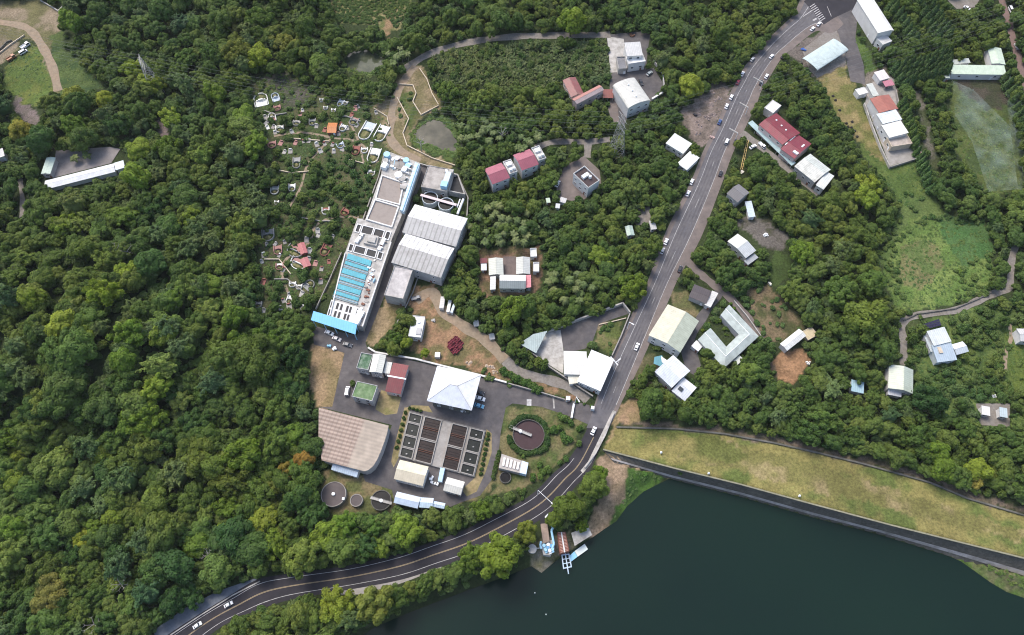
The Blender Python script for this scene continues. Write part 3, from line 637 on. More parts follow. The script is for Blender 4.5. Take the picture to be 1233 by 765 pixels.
for b0 in (0, 4): mb.f += [[b0, b0+12, b0+16, b0+4], [b0+3, b0+15, b0+19, b0+7]]; mb.m += [0, 0]
for k in range(3): mb.f += [[k, k+1, k+13, k+12], [8+k, 9+k, 21+k, 20+k]]; mb.m += [0, 0]
t.part('roof', mb, M('grey_green_sheet_roof', (.37,.41,.385), .6, .18, .4, col2=(.28,.31,.285), c2t=.56, c2scale=.25))
mb = MB(); [mb.tube((*a, h+1.22), (*b2, h+1.22), .16) for a, b2 in zip(m_[:-1], m_[1:])]; t.part('ridge_cap', mb, trimw)
mb = MB(); wo = [a*.94+m*.06 for a, m in zip(o_, m_)]; wi = [a*.9+m*.1 for a, m in zip(i_, m_)]
for k in range(3): q = [wo[k], wo[k+1], wi[k+1], wi[k]]; mb.prism([tuple(p) for p in q], 0 - k*.01, h-.1 - k*.004)
t.part('wall', mb, wallg)
for k in range(9):
    u = (k+.5)/9; a = o_[1]*(1-u)+o_[2]*u; c0 = m_[1]*(1-u)+m_[2]*u; d = (a-c0)/np.linalg.norm(a-c0); e = wo[1]*(1-u)+wo[2]*u + d*.03; mb = MB(); mb.box(e[0], e[1], 1.4, 1.5, .12, 1.4, math.atan2(o_[2][1]-o_[1][1], o_[2][0]-o_[1][0])); w_ = t.part('window', mb, trimw); mb = MB(); e = e + d*.04; mb.box(e[0], e[1], 1.52, 1.26, .12, 1.16, math.atan2(o_[2][1]-o_[1][1], o_[2][0]-o_[1][0])); t.part('pane', mb, glass, w_)
CLEAR += [[UO[0],UO[1],UI[1],UI[0]],[UO[1],UO[2],UI[2],UI[1]],[UO[2],UO[3],UI[3],UI[2]],[UI[0],UI[1],UI[2],UI[3]]]
house('small pale annex below the grey courtyard building', [(890.3,428),(895,432.6),(888.3,439.6),(883,434)], 3.5, 'shed', 'x', .3, (.6,.63,.56), cat='annex', name='annex', win='')
house('small square white kiosk left of the grey courtyard building', [(838.4,409),(845.6,416),(841.3,424.5),(833,416.5)], 3, 'flat', c1=(.78,.77,.74), cat='kiosk', name='kiosk', win='', parapet=0)
house('white gable house among orchard trees right of the main road', [(888,281.5),(909.3,300.5),(898.5,313),(877,290)], 5, 'gable', 'y', 1.2, (.62,.63,.57), (.50,.52,.52), win='S', off=.0)  # dim right slope: shade painted into c2
house('grey lean-to below the white gable house in the orchard', [(909,304.5),(911.4,310.5),(900,320),(897.5,314)], 3.5, 'shed', 'x', .3, (.35,.37,.39), win='', cat='shed', name='shed')
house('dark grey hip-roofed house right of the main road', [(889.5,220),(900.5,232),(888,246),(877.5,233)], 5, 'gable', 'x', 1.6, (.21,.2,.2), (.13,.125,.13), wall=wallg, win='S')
house('pale blue tarp-roofed shelter right of the dark grey house', [(898,243),(904,241.5),(910,261),(901,262)], 3, 'shed', 'y', .4, (.5,.58,.6), cat='shelter', name='shelter', win='')
house('long dark red roofed factory with white roof vents', [(934,134.8),(961.5,159.4),(942.3,177),(916.7,150)], 7, 'gable', 'x', 1.3, (.21,.03,.042), (.25,.045,.06), wall=wallp, cat='factory', name='factory', off=-.35, win='S', dirt=.2, t=.6, extras=(('vent',-.55,.35),('vent',-.05,.25),('vent',.35,.2),('line',0,.95,8,.4)))
house('shorter dark red roofed block joined to the factory', [(961.8,160.4),(973.4,173),(957,194),(941.6,178.4)], 6.4, 'gable', 'x', 1.2, (.21,.035,.05), (.24,.05,.065), wall=wallp, cat='factory', name='factory', off=-.2, win='S', extras=(('box',.6,-.6,3,1.5,.7),('box',.55,.3,.9,2.4,.4),('line',-.95,0,.5,9)))
house('white flat block at the upper end of the red factory', [(930.4,120),(939.6,127.6),(931,137.5),(921,130)], 5, 'flat', c1=(.66,.62,.57), cat='annex', name='annex', win='W', parapet=.3)
house('teal awning along the left side of the red factory', [(905,144.5),(957.5,196),(954,200),(901.5,148.5)], 3.2, 'shed', 'x', .3, (.35,.47,.48), cat='awning', name='awning', open_=True)
house('white twin-slope workshop with a brown ridge below the red factory', [(977,184.5),(996,203),(983,223),(957.5,199.3)], 6, 'gable', 'x', 1.1, (.58,.61,.56), (.63,.63,.57), wall=wallg, cat='workshop', name='workshop', off=.15, win='S', dirt=.22, t=.56)
house('pale sheet-roofed end bay of the white workshop', [(997,204.5),(1001,213),(991.7,230),(984,222.5)], 5.4, 'gable', 'x', .7, (.6,.62,.58), cat='annex', name='annex', win='S')
# north east
house('curved white roof of the open shed beside the side road', [(1006.3,44),(1014.3,60.4),(981,88.5),(973.3,70)], 5, 'barrel', 'y', .9, (.48,.56,.54), cat='open shed', name='open_shed', open_=True, dirt=.08)
house('long white tall building at the top right by the intersection', [(1050,-6),(1071,33.7),(1059.5,43.5),(1035,2)], 9, 'gable', 'x', .7, (.66,.65,.6), wall=wallw, cat='building', name='building', off=.5, win='W', dirt=.05, t=.8)
house('small white rear block of the long white tall building', [(1068,42),(1069,48),(1062.5,57.5),(1059.5,47)], 5, 'flat', c1=WHITE, cat='annex', name='annex', win='S', parapet=.4)
house('brick red roofed section of the house in the walled compound', [(1070.6,112.3),(1079.8,130.6),(1057.5,137.3),(1050,120)], 7, 'gable', 'x', .7, (.36,.13,.095), wall=wallw, win='W', t=.75)
house('pale blue-white roofed middle section of the walled compound house', [(1079.8,131),(1083.4,143.7),(1062.4,150),(1057.5,137.8)], 7, 'shed', 'x', .5, (.62,.66,.66), win='W')
house('cream white lower section of the walled compound house', [(1083.7,144.4),(1093.5,160.7),(1070.5,165.5),(1062.8,151)], 6.5, 'shed', 'x', .7, (.76,.73,.66), win='SW')
house('stained cream terrace at the front of the walled compound house', [(1093.8,161.5),(1095,172),(1072,179),(1070,166.5)], 4, 'flat', c1=(.42,.36,.31), wall=wallt, win='S', cat='terrace', name='terrace', parapet=.5)
house('pinkish white shed roof at the upper end of the walled compound', [(1053.6,87.5),(1064,83.5),(1070.8,92.9),(1059.5,98)], 4, 'shed', 'x', .4, (.72,.66,.64), cat='shed', name='shed', win='')
house('rose pink awning at the upper end of the walled compound', [(1063,99),(1074.5,95),(1075.8,102),(1066.4,104.5)], 3, 'shed', 'x', .3, (.5,.2,.25), cat='awning', name='awning', open_=True)
house('white cube store at the left corner of the walled compound', [(1031,108),(1040.5,104.5),(1044.5,111),(1034,116)], 3.5, 'flat', c1=(.74,.71,.66), cat='shed', name='shed', win='', parapet=.2)
house('narrow grey sheet roof inside the walled compound', [(1044.5,102),(1049.7,99.5),(1057.5,114),(1051.5,117)], 3, 'shed', 'y', .2, (.52,.54,.49), cat='shed', name='shed', win='')
house('tiny brick red roof at the far corner of the walled compound', [(1102,182),(1108,181),(1110,187),(1105,188.5)], 2.6, 'shed', 'x', .2, (.42,.16,.12), cat='shed', name='shed', win='')
house('long pale green roofed farm shed beside the netted field', [(1143,77.5),(1210,80.8),(1211,88),(1146,90)], 5, 'shed', 'x', .9, (.55,.64,.49), cat='farm shed', name='farm_shed', win='S', dirt=.06)
house('pale green roofed block at the right end of the long farm shed', [(1190,58.8),(1206,56.7),(1209.5,77.5),(1193.8,77)], 5.4, 'gable', 'y', .6, (.54,.62,.48), cat='farm shed', name='farm_shed', win='', dirt=.06)
house('grey tin lean-to behind the long pale green shed', [(1140,74),(1166,69.5),(1169,76.4),(1144,76.9)], 4, 'shed', 'x', .3, (.5,.53,.47), cat='shed', name='shed', win='')
house('pale end bay at the left end of the long green shed', [(1138,80),(1142.5,79),(1144,94),(1137,94)], 3.5, 'shed', 'y', .3, (.46,.5,.42), cat='shed', name='shed', win='')
# south east
house('white roofed hut on the orange earth slope', [(939,413),(963,396.5),(969.5,403.5),(948.4,424)], 4, 'gable', 'x', .6, (.74,.73,.67), (.68,.68,.64), win='S', cat='hut', name='hut')
house('sandy flat platform behind the white hut on the orange slope', [(966.6,400),(976.7,392.5),(984,403),(972.5,411)], 2, 'flat', c1=(.5,.42,.27), wall=wallt, win='', cat='platform', name='platform', parapet=.2, door=False)
house('light blue corrugated roof shed hidden in the trees above the dam', [(1025,458),(1040.7,459.5),(1039.8,474.5),(1025,470)], 3.5, 'shed', 'x', .4, (.36,.52,.58), cat='shed', name='shed', win='')
house('pale sage green gable-roofed house at the end of the lane', [(1071,439.5),(1100,445),(1099,474),(1068.8,467.7)], 5, 'gable', 'y', 1.7, (.57,.60,.49), (.44,.49,.41), wall=wallw, win='S', off=.1)  # c2 darkens the right slope, shade put into the roof colour
house('grey-white porch below the sage green gable house', [(1069.5,469),(1086,472),(1085,478),(1069,475)], 3, 'shed', 'x', .3, (.5,.51,.55), cat='porch', name='porch', win='')
house('pale grey house beside the solar panels, upper roof', [(1116,399.7),(1136.8,393.5),(1145.5,410.5),(1125,416.8)], 6.5, 'shed', 'x', .9, (.62,.65,.63), win='W')
house('blue-grey lean-to roof in front of the pale grey house', [(1125,417.5),(1145,411.5),(1150.8,430.5),(1127.4,438.5)], 5, 'shed', 'x', 1.2, (.42,.50,.56), wall=wallb, win='S', cat='annex', name='annex', extras=(('box',-.35,.3,1.8,3.2,.5,wallt),))
house('white right wing of the pale grey house', [(1147.5,414.5),(1160,411.5),(1163.5,420),(1151,431.5)], 4.5, 'gable', 'x', .8, (.64,.67,.66), (.5,.55,.58), win='S', cat='annex', name='annex')
house('narrow blue-grey left annex of the pale grey house', [(1112.8,403.5),(1116.5,402.5),(1124.6,422),(1121.5,425)], 4, 'shed', 'y', .3, (.45,.5,.52), win='', cat='annex', name='annex')
house('white roofed hut left of the pair at the lower right clearing', [(1182,489.3),(1192,489.7),(1192,500.3),(1182.5,499.3)], 3.5, 'shed', 'x', .4, (.72,.71,.67), win='S', cat='hut', name='hut')
house('blue-grey roofed hut right of the pair at the lower right clearing', [(1203.8,491.3),(1212.8,491.3),(1213,502.5),(1204,502)], 3.5, 'shed', 'x', .4, (.48,.56,.58), win='S', cat='hut', name='hut')
house('white house cut by the right edge beside the dirt path', [(1226,398),(1240,394),(1242,410),(1228,412)], 4.5, 'gable', 'x', .9, WHITE, win='S')
# west
house('very long narrow white roof along the concrete lot at the left', [(54,219),(137,195.8),(139.5,208),(55,227)], 3.4, 'gable', 'x', .7, (.68,.68,.68), (.6,.62,.64), cat='warehouse', name='warehouse', win='', dirt=.05, t=.8)
house('pale blue-green end bay of the very long white roof', [(137.8,196.5),(151,192.8),(147,200),(139.4,207)], 4.4, 'shed', 'x', .3, (.6,.68,.7), cat='annex', name='annex', win='')
house('pale mint roofed shed at the left end of the concrete lot', [(56.7,190.4),(65.8,189.5),(61.5,210.5),(48.5,208.7)], 4, 'gable', 'y', .6, (.5,.6,.51), wall=wallg, cat='shed', name='shed', win='S')
house('white roofed shed cut by the left edge of the picture', [(-6,181),(3,179.6),(6,187),(-4,191)], 4, 'shed', 'x', .4, WHITE, cat='shed', name='shed', win='')
# plant side houses
house('mossy green flat-roofed house with a leaking corner, upper left plant cluster', [(435.3,425.7),(449.4,426.7),(443.6,446.3),(428.8,443.2)], 6, 'flat', rmat=M('mossy_waterproofing', (.055,.115,.06), .9, .35, .5, col2=(.2,.25,.19), c2t=.57, c2scale=.35), wall=wallg, win='SW', parapet=.5)
house('white gable-roofed plant office between the green and red roofs', [(450,425.7),(464.3,428.3),(460.6,450),(444.6,447.4)], 7, 'gable', 'y', .9, (.68,.68,.60), (.62,.62,.55), wall=wallg, win='S')
house('pale grey connecting roof between the plant office and red roof', [(464.6,435.6),(472.6,436.7),(468.8,450),(461.6,449)], 5, 'shed', 'x', .3, (.6,.6,.55), win='', cat='annex', name='annex')
house('brick red gable-roofed plant building with pale ridge flashing', [(473.4,435.8),(491.3,441),(482.6,475.9),(464.6,470.4)], 5, 'gable', 'x', 1.1, (.20,.035,.04), (.15,.02,.028), wall=wallp, win='SE', extras=(('line',0,0,9.0,.7),), dirt=.22)
house('mossy light green flat-roofed house in the middle of the plant yard', [(431.3,460.6),(453.3,463.2),(449.6,485),(422.3,476)], 7, 'flat', rmat=M('light_mossy_waterproofing', (.10,.165,.07), .9, .3, .4, col2=(.19,.25,.14), c2t=.54, c2scale=.3), wall=wallg, win='SSE', parapet=.3)
house('square white hip-roofed pump hall above the filter basins', [(525.5,440),(577.5,452),(569.3,496.5),(515.5,481.5)], 10, 'hip', rh=3.4, c1=(.74,.74,.74), c2=(.60,.63,.69), wall=conc_d, win='S', cat='pump hall', name='pump_hall', o=1.6, dirt=.03, t=.85)  # one white roof; c2 paints bluish shade on two of its slopes
house('white-blue long shed below the striped warehouse', [(402,556),(433,564.5),(430,575.8),(399.3,565)], 4, 'gable', 'x', .8, (.6,.67,.72), (.52,.61,.70), win='S', cat='shed', name='shed')
house('cream gable-roofed shed below the filter basins', [(481,554.3),(515.5,561.3),(509.5,587),(475,575.5)], 6, 'gable', 'x', 1.3, (.68,.63,.45), (.54,.48,.36), win='S', cat='shed', name='shed', dirt=.06, t=.8)  # c1 sunlit and c2 shaded cream, light painted into the slopes
house('small white gable shed at the lower right corner of the filter basins', [(538.3,574.3),(559.4,580.5),(555,597),(533.8,590.3)], 4.5, 'gable', 'x', 1.0, (.66,.65,.58), (.56,.55,.49), win='S', cat='shed', name='shed')  # lower slope's shade painted as the darker c2
house('pale blue long shed at the bottom of the plant yard', [(477.3,591.8),(506,598.9),(503.4,613.4),(475,605)], 4, 'gable', 'x', .9, (.58,.65,.73), (.48,.57,.69), win='', cat='shed', name='shed', dirt=.05)
house('middle pale blue shed in the row at the bottom of the plant yard', [(506.2,598),(522,601),(521,611.5),(504.4,612)], 3.6, 'gable', 'x', .7, (.58,.69,.78), (.50,.63,.74), win='', cat='shed', name='shed')
house('rightmost smallest pale blue shed in the row at the bottom of the plant yard', [(522.3,602.5),(536,607),(535,612.4),(521.3,611)], 3.2, 'gable', 'x', .5, (.56,.69,.8), (.52,.66,.78), win='', cat='shed', name='shed')
house('small concrete flat-roofed block beside the grass triangle', [(474.3,319.3),(496.5,325.9),(485.3,361.8),(464.3,354.6)], 8, 'flat', c1=(.46,.43,.41), wall=conc_l, win='', cat='building', name='building', parapet=.5)
house('small white flat-roofed house at the dirt clearing', [(496.3,379.8),(511.6,381.8),(506.8,408.6),(492.8,403.4)], 5, 'flat', c1=(.72,.71,.69), wall=wallw, win='SE', parapet=.25, extras=(('box',.45,-.45,2.4,3.4,.5,wallg),('box',.2,.4,1,1,.7)))
t = T('frame_stack', 'stack of dark red steel frames lying on the dirt clearing', 'steel frames', (*Pz(548,416), 0)); redst = M('dark_red_steel', (.14,.022,.034), .8, .4, .8); rr_ = random.Random(5)
q = [np.array(Pz(*p)) for p in ((536.5,416.5),(549,404.5),(560,416),(547.5,430))]
for a in range(5):
    for b2 in range(6):
        if (a, b2) in ((0,5),(4,5),(0,0)): continue
        s0, t0 = a/5+.01, b2/6+.01; c4 = [(1-s_)*(1-t_)*q[0]+s_*(1-t_)*q[1]+s_*t_*q[2]+(1-s_)*t_*q[3] for s_, t_ in ((s0,t0),(s0+.18,t0),(s0+.18,t0+.15),(s0,t0+.15))]
        mb = MB(); hh = rr_.uniform(.5,1.5); dz = np.array([rr_.uniform(-.2,.2), rr_.uniform(-.2,.2)]); c4 = [p+dz for p in c4]
        for i in range(4): p0, p1 = c4[i], c4[(i+1)%4]; mb.tube((*p0, hh), (*p1, hh), .16, 5); mb.tube((*p0, 0), (*p0, hh), .1, 5)
        mb.prism([tuple(p*.9+sum(c4)/4*.1) for p in c4], hh-.35, hh-.25); t.part('frame', mb, redst)
CLEAR.append([(536,416),(549,404),(560,416),(547,430)])
house('tiny white hut between the white house and red shelter', [(524,424),(530,424),(530,430.5),(523,430)], 2.2, 'flat', c1=(.72,.66,.6), cat='hut', name='hut', win='', parapet=0, door=False)
for i, q in enumerate(([(530.5,356.5),(536,358),(534,371.5),(529,371)],[(540,361),(544,361.5),(541,376),(537.5,375)],[(545.5,366),(548.5,366.5),(545,377),(542,376)])):
    house(('leftmost of three parked white containers at the dirt clearing','middle of three parked white containers at the dirt clearing','rightmost bluish one of three containers at the dirt clearing')[i], q, 2.6, 'shed', 'y', .15, (WHITE, (.74,.75,.7), (.55,.64,.7))[i], cat='container', name='container', win='', door=False, o=.1)
for i, (x, y) in enumerate(((573,389),(592,405))):
    house(('white scrap shed left of the two along the dirt path','white scrap shed right of the two along the dirt path')[i], [(x-4,y-2.5),(x+3,y-3.5),(x+4,y+3),(x-2,y+4)], 1.8, 'shed', 'x', .3, (.68,.64,.58), cat='shed', name='shed', win='', door=False)
house('small white guard booth at the plant gate', [(681.5,477),(686.8,477.3),(686.6,482),(681.6,481.6)], 3, 'flat', c1=(.74,.75,.68), cat='booth', name='booth', win='S', parapet=.1)
house('white pavilion roof at the junction corner post', [(711.8,488.6),(716.2,489.2),(715.6,493.2),(711.4,492.6)], 2.6, 'flat', c1=(.74,.74,.72), cat='kiosk', name='kiosk', win='', parapet=0)
# corner lot building
house('white angled showroom roof at the road junction', [(708.5,418),(740,435.5),(720.5,472.3),(701,458.5)], 6.5, 'shed', 'x', .9, (.76,.76,.75), cat='showroom', name='showroom', win='SW', dirt=.04, t=.85)
house('white left wing of the corner showroom', [(679.5,425),(709,421.5),(703.5,450),(678.5,452)], 5.5, 'gable', 'x', .6, (.74,.73,.71), (.66,.64,.58), cat='annex', name='annex', win='', dirt=.08, t=.8, off=-.2)
house('cream lower front of the left wing of the showroom', [(678.5,451.5),(704,449.5),(702,461),(690,461)], 4, 'shed', 'x', .3, (.66,.63,.52), cat='annex', name='annex', win='', dirt=.08, t=.8, o=.6)
t = T('open_shed', 'grey-green triangular shed roof at the sharp left end of the corner lot', 'open shed', (*Pz(642,410,4)[:2], 0))
mb = MB(); q = [Pz(*p, 4) for p in [(625,414),(642,402.5),(659,398.5),(645.5,425.5)]]; mb.prism(q, 3.8, 4.0); t.part('roof', mb, roofm((.36,.44,.43), 'X'))
[t.part('post', MB().box(x, y, 0, .25, .25, 3.79), steel) for x, y in [(.93*p[0]+.07*q[(i+2)%4][0], .93*p[1]+.07*q[(i+2)%4][1]) for i, p in enumerate(q)]]; CLEAR.append([(625,414),(642,402.5),(659,398.5),(645.5,425.5)])
t = T('awning', 'teal and white tarp awning between the road and white house', 'awning', (*Pz(793,436,3)[:2], 0))
mb = MB(); mb.prism([Pz(*p, 3) for p in [(788,430),(797,428),(801,435),(795,441),(787,438)]], 2.9, 3.0); t.part('canopy', mb, M('teal_tarp', (.10,.25,.30), .6, .2, .5))
mb = MB(); mb.prism([Pz(*p, 3.4) for p in [(796,429),(803,434),(801,439),(797,436)]], 3.3, 3.4); t.part('canopy', mb, trimw)
[t.part('post', MB().box(*Pz(*p, 0), 0, .12, .12, 2.9), steel) for p in ((790,434),(799,436),(794,440))]; CLEAR.append([(784,428),(803,426),(804,440),(788,444)])
# striped warehouse
t = T('warehouse', 'big brown and pink striped roof warehouse with a curved corner', 'warehouse', (*Pz(425,530,6)[:2], 0))
pts = [(383.8,490.8),(468,512.6),(466,522),(462.5,533),(458.8,543),(454.5,553),(449.6,561),(444,566),(438.7,567.7),(387.4,554.5),(383.4,528)]
q = [Pz(*p, 7) for p in pts]; CLEAR.append(pts); mb = MB(); mb.prism(q, 6.75, 7.0)
sm = bpy.data.materials.new('striped_sheet_roof'); sm.use_nodes = True; nt = sm.node_tree; N = nt.nodes; Lk = nt.links
tc = N.new('ShaderNodeTexCoord'); rt = N.new('ShaderNodeVectorRotate'); rt.rotation_type = 'Z_AXIS'; rt.inputs['Angle'].default_value = -math.atan2(q[1][1]-q[0][1], q[1][0]-q[0][0]); Lk.new(tc.outputs['Object'], rt.inputs['Vector'])
def wave(dr, w):
    n = N.new('ShaderNodeTexWave'); n.bands_direction = dr; n.inputs['Scale'].default_value = math.pi/10/w; Lk.new(rt.outputs['Vector'], n.inputs['Vector']); return n
w1 = wave('Y', 1.75); w2 = wave('X', 1.9)
r1 = N.new('ShaderNodeMapRange'); r1.inputs['From Min'].default_value = .4; r1.inputs['From Max'].default_value = .6; Lk.new(w1.outputs['Fac'], r1.inputs['Value'])
stp = N.new('ShaderNodeMix'); stp.data_type = 'RGBA'; stp.inputs[6].default_value = (.195,.135,.105,1); stp.inputs[7].default_value = (.30,.225,.178,1); Lk.new(r1.outputs['Result'], stp.inputs[0])
r2 = N.new('ShaderNodeMapRange'); r2.inputs['From Max'].default_value = .35; r2.inputs['To Min'].default_value = .8; Lk.new(w2.outputs['Fac'], r2.inputs['Value'])
m2 = N.new('ShaderNodeMix'); m2.data_type = 'RGBA'; m2.blend_type = 'MULTIPLY'; m2.inputs[0].default_value = 1; Lk.new(stp.outputs[2], m2.inputs[6]); Lk.new(r2.outputs['Result'], m2.inputs[7])
sx = N.new('ShaderNodeSeparateXYZ'); Lk.new(rt.outputs['Vector'], sx.inputs[0]); r3 = N.new('ShaderNodeMapRange'); r3.inputs['From Min'].default_value = 1.5; r3.inputs['From Max'].default_value = 3.0; Lk.new(sx.outputs['X'], r3.inputs['Value'])
m3 = N.new('ShaderNodeMix'); m3.data_type = 'RGBA'; Lk.new(r3.outputs['Result'], m3.inputs[0]); Lk.new(m2.outputs[2], m3.inputs[6])
r4 = N.new('ShaderNodeMapRange'); r4.inputs['To Min'].default_value = .86; Lk.new(w1.outputs['Fac'], r4.inputs['Value']); m4 = N.new('ShaderNodeMix'); m4.data_type = 'RGBA'; m4.blend_type = 'MULTIPLY'; m4.inputs[0].default_value = 1; m4.inputs[6].default_value = (.31,.255,.20,1); Lk.new(r4.outputs['Result'], m4.inputs[7]); Lk.new(m4.outputs[2], m3.inputs[7])
n1 = N.new('ShaderNodeTexNoise'); n1.inputs['Scale'].default_value = .25; n1.inputs['Detail'].default_value = 6; Lk.new(tc.outputs['Object'], n1.inputs['Vector']); r5 = N.new('ShaderNodeMapRange'); r5.inputs['From Min'].default_value=.3; r5.inputs['From Max'].default_value=.7; r5.inputs['To Min'].default_value=.8; r5.inputs['To Max'].default_value=1.2; Lk.new(n1.outputs['Fac'], r5.inputs['Value'])
m5 = N.new('ShaderNodeMix'); m5.data_type = 'RGBA'; m5.blend_type = 'MULTIPLY'; m5.inputs[0].default_value = 1; Lk.new(m3.outputs[2], m5.inputs[6]); Lk.new(r5.outputs['Result'], m5.inputs[7])
Lk.new(m5.outputs[2], N['Principled BSDF'].inputs['Base Color']); N['Principled BSDF'].inputs['Roughness'].default_value = .6
t.part('roof', mb, sm)
c = np.mean(q, axis=0); mb = MB(); mb.prism([tuple(c + (np.array(p)-c)*.97) for p in q], 0, 6.72); t.part('wall', mb, wallg)
# ------------------------------------------------------------------ treatment plant
def pp(mb, pts, z0, z1, m=0): return mb.prism([Pz(p[0], p[1], z1) for p in pts], z0, z1, m)
def wallpoly(mb, pts, z0, z1, th, closed=True, m=0):
    n = len(pts)
    for i in range(n if closed else n - 1):
        a, b = pts[i], pts[(i+1) % n]; d = math.hypot(b[0]-a[0], b[1]-a[1])
        mb.box((a[0]+b[0])/2, (a[1]+b[1])/2, z0 + (i % 2) * .003, d + th * .98, th, z1-z0, math.atan2(b[1]-a[1], b[0]-a[0]), m)
    return mb
def sub(q, s0, t0, s1, t1):
    q = [np.array(a, float) for a in q]
    def e(s, t): return tuple((q[0]*(1-s)+q[1]*s)*(1-t) + (q[3]*(1-s)+q[2]*s)*t)
    return [e(s0,t0), e(s1,t0), e(s1,t1), e(s0,t1)]
def mpp(px, py): return Pz(px+1, py)[0] - Pz(px, py)[0]
black = M('shaft_black', (.02,.02,.022), .6, .3, .5)
teal = M('teal_tank_cover', (.025,.27,.34), .45, .25, .5, seam='X', seamw=1.0, seamd=.15); teald = M('dark_teal_water', (.03,.085,.11), .3, .3, .5)
OUT = [(464,182),(506,197.5),(486,254),(470.7,290.7),(434,395),(430,403),(376,386),(380,372),(411,305),(415,304),(430.4,263),(439.6,265),(458.8,210)]; CLEAR.append(OUT)
DK = [(464,182),(506,197.5),(486,254),(470.7,290.7),(436,393),(396,381),(411,318),(416,303),(430.4,263),(439.6,265),(458.8,210)]
t = T('treatment_building', 'long concrete water treatment building with a turquoise tank cover and rooftop basins', 'treatment building', (*Pz(450,290,6), 0))
mb = MB(); pp(mb, DK, 0, 6); t.part('deck', mb, conc_l)
for q, in ([[(460,211),(486,220),(480.7,246),(452.4,238.6)]],[[(451.5,240.4),(479.8,248.7),(471.6,273),(441.4,264)]]):
    w = [Pz(*p, 6.9) for p in q]; mb = MB(); wallpoly(mb, w, 6, 6.9, .7); r = t.part('basin_rim', mb, wallw)
    mb = MB(); mb.prism(sub(w, .01,.01,.99,.99), 6.01, 6.15); t.part('basin_floor', mb, M('stained_concrete', (.33,.285,.25), .9, .35, .3, col2=(.20,.17,.15), c2t=.5, c2scale=.3), r)
R1 = [(430.4,269.7),(470.7,279.7),(467.7,288.7),(427.2,278.8)]; R2 = [(421.3,293.5),(461.5,304.4),(459,312.6),(418.7,301.7)]
for R in (R1, R2):
    for a, b2 in ((0,.12),(.17,.49),(.53,.81),(.87,1)):
        w = [Pz(*p, 6.5) for p in sub(R, a, 0, b2, 1)]; mb = MB(); wallpoly(mb, w, 6, 6.5, .45); r = t.part('shaft_rim', mb, wallw)
        mb = MB(); mb.prism(sub(w,.02,.02,.98,.98), 6.01, 6.08); t.part('dark_water', mb, black, r)
mb = MB(); pp(mb, [(440.5,281.5),(456,284.4),(453.3,296),(437.7,292.5)], 6, 7.6); pp(mb, [(443.5,283.5),(453,285.3),(451,292.5),(442,290.5)], 7.6, 8.6); t.part('control_block', mb, conc_l)
for p in ((433,286),(430,290),(460,293),(457,299),(435,283),(462,289)):
    mb = MB(); x, y = Pz(*p, 7); mb.box(x, y, 6, 1.8, 2.2, 1.3, -.4); t.part('equipment_box', mb, trimw)
TQ = [Pz(*p, 6.6) for p in ((419.4,305),(447.8,314),(430.4,367.5),(400,358.4))]
ks = [0,.13,.17,.25,.33,.45,.52,.60,.68,.79,.84,.92,1]
for i in range(12):
    mb = MB(); s1 = .97 if i % 3 else 1.0
    mb.prism(sub(TQ, 0, ks[i]+.004, s1, ks[i+1]-.004), 6, 6.6 if i % 2 == 0 else 6.45); t.part('tank_cover' if i % 2 == 0 else 'tank_water', mb, teal if i % 2 == 0 else teald)
    if i % 2:
        q = sub(TQ, 0, (ks[i]+ks[i+1])/2 - .003, 1, (ks[i]+ks[i+1])/2 + .003); mb = MB(); mb.prism(q, 6.4, 6.7); t.part('feed_pipe', mb, bluep)
SQ = [Pz(*p, 6.3) for p in ((399.3,362.8),(432.8,372.3),(427.7,389.6),(394.2,380.2))]
mb = MB(); mb.prism(sub(SQ,-.03,-.1,1.05,1.08), 6, 6.2); t.part('white_deck', mb, wallw)
for s in ((0,.06),(.2,.28),(.34,.42),(.55,.63),(.67,.74),(.92,1)):
    for k in ((0,.42),(.55,.95)):
        mb = MB(); mb.prism(sub(SQ, s[0], k[0], s[1], k[1]), 6.2, 6.26); t.part('slot', mb, black)
mb = MB(); pp(mb, [(500,195.4),(505.6,197.8),(486.4,255),(481.5,252.6)], 6, 8.6); t.part('pipe_gallery', mb, M('blue_white_wall', (.5,.62,.70), .6, .15, .4, seam='Y', seamw=2.5, seamd=.2))
mb = MB(); mb.path([(*Pz(*p, 9), 9) for p in ((503.5,198),(484.5,254))], .22, 8); t.part('pipe', mb, bluep)
for p, s in (((466,187),2.6),((464.5,194),2.2),((463,200),2.4),((478,190),2),((489,193),2.4),((491,199),2.4),((487,204),2.2),((480,211),3),((484,214.5),3),((486.5,224),2.6)):
    mb = MB(); x, y = Pz(*p, 7.5); h2 = rnd.uniform(1.2, 2.6)
    if rnd.random() < .5: mb.box(x, y, 6, s*1.2, s*1.5, h2, -.4)
    else: mb.cyl(x, y, 6, s*.7, h2, 16)
    t.part('pump_unit', mb, rnd.choice([trimw, trimw, bluep, conc_l]))
r4 = random.Random(9)
for i in range(34):
    u, v = r4.random(), r4.random(); q0 = sub([(467,186),(500,197),(483,246),(452,236)], u, v*.35, u, v*.35)[0] if i < 16 else sub([(430,270),(470,281),(436,388),(398,378)], .78+.2*u, v, .78+.2*u, v)[0]
    mb = MB(); x, y = Pz(*q0, 6.5); mb.box(x, y, 6, r4.uniform(.5,2.2), r4.uniform(.4,1.6), r4.uniform(.3,1.4), -.4+r4.choice([0,1.57])); t.part('equipment_box', mb, r4.choice([trimw, conc, conc_l, steel, bluep, rust]))
for i in range(5): a = sub([(467,186),(500,197),(483,246),(452,236)], .1+.18*i, .0, .15+.18*i, .3); mb = MB(); mb.tube((*Pz(*a[0],6.5),6.5), (*Pz(*a[2],6.5),6.5), .18, 6); t.part('pipe', mb, r4.choice([trimw, bluep, conc]))
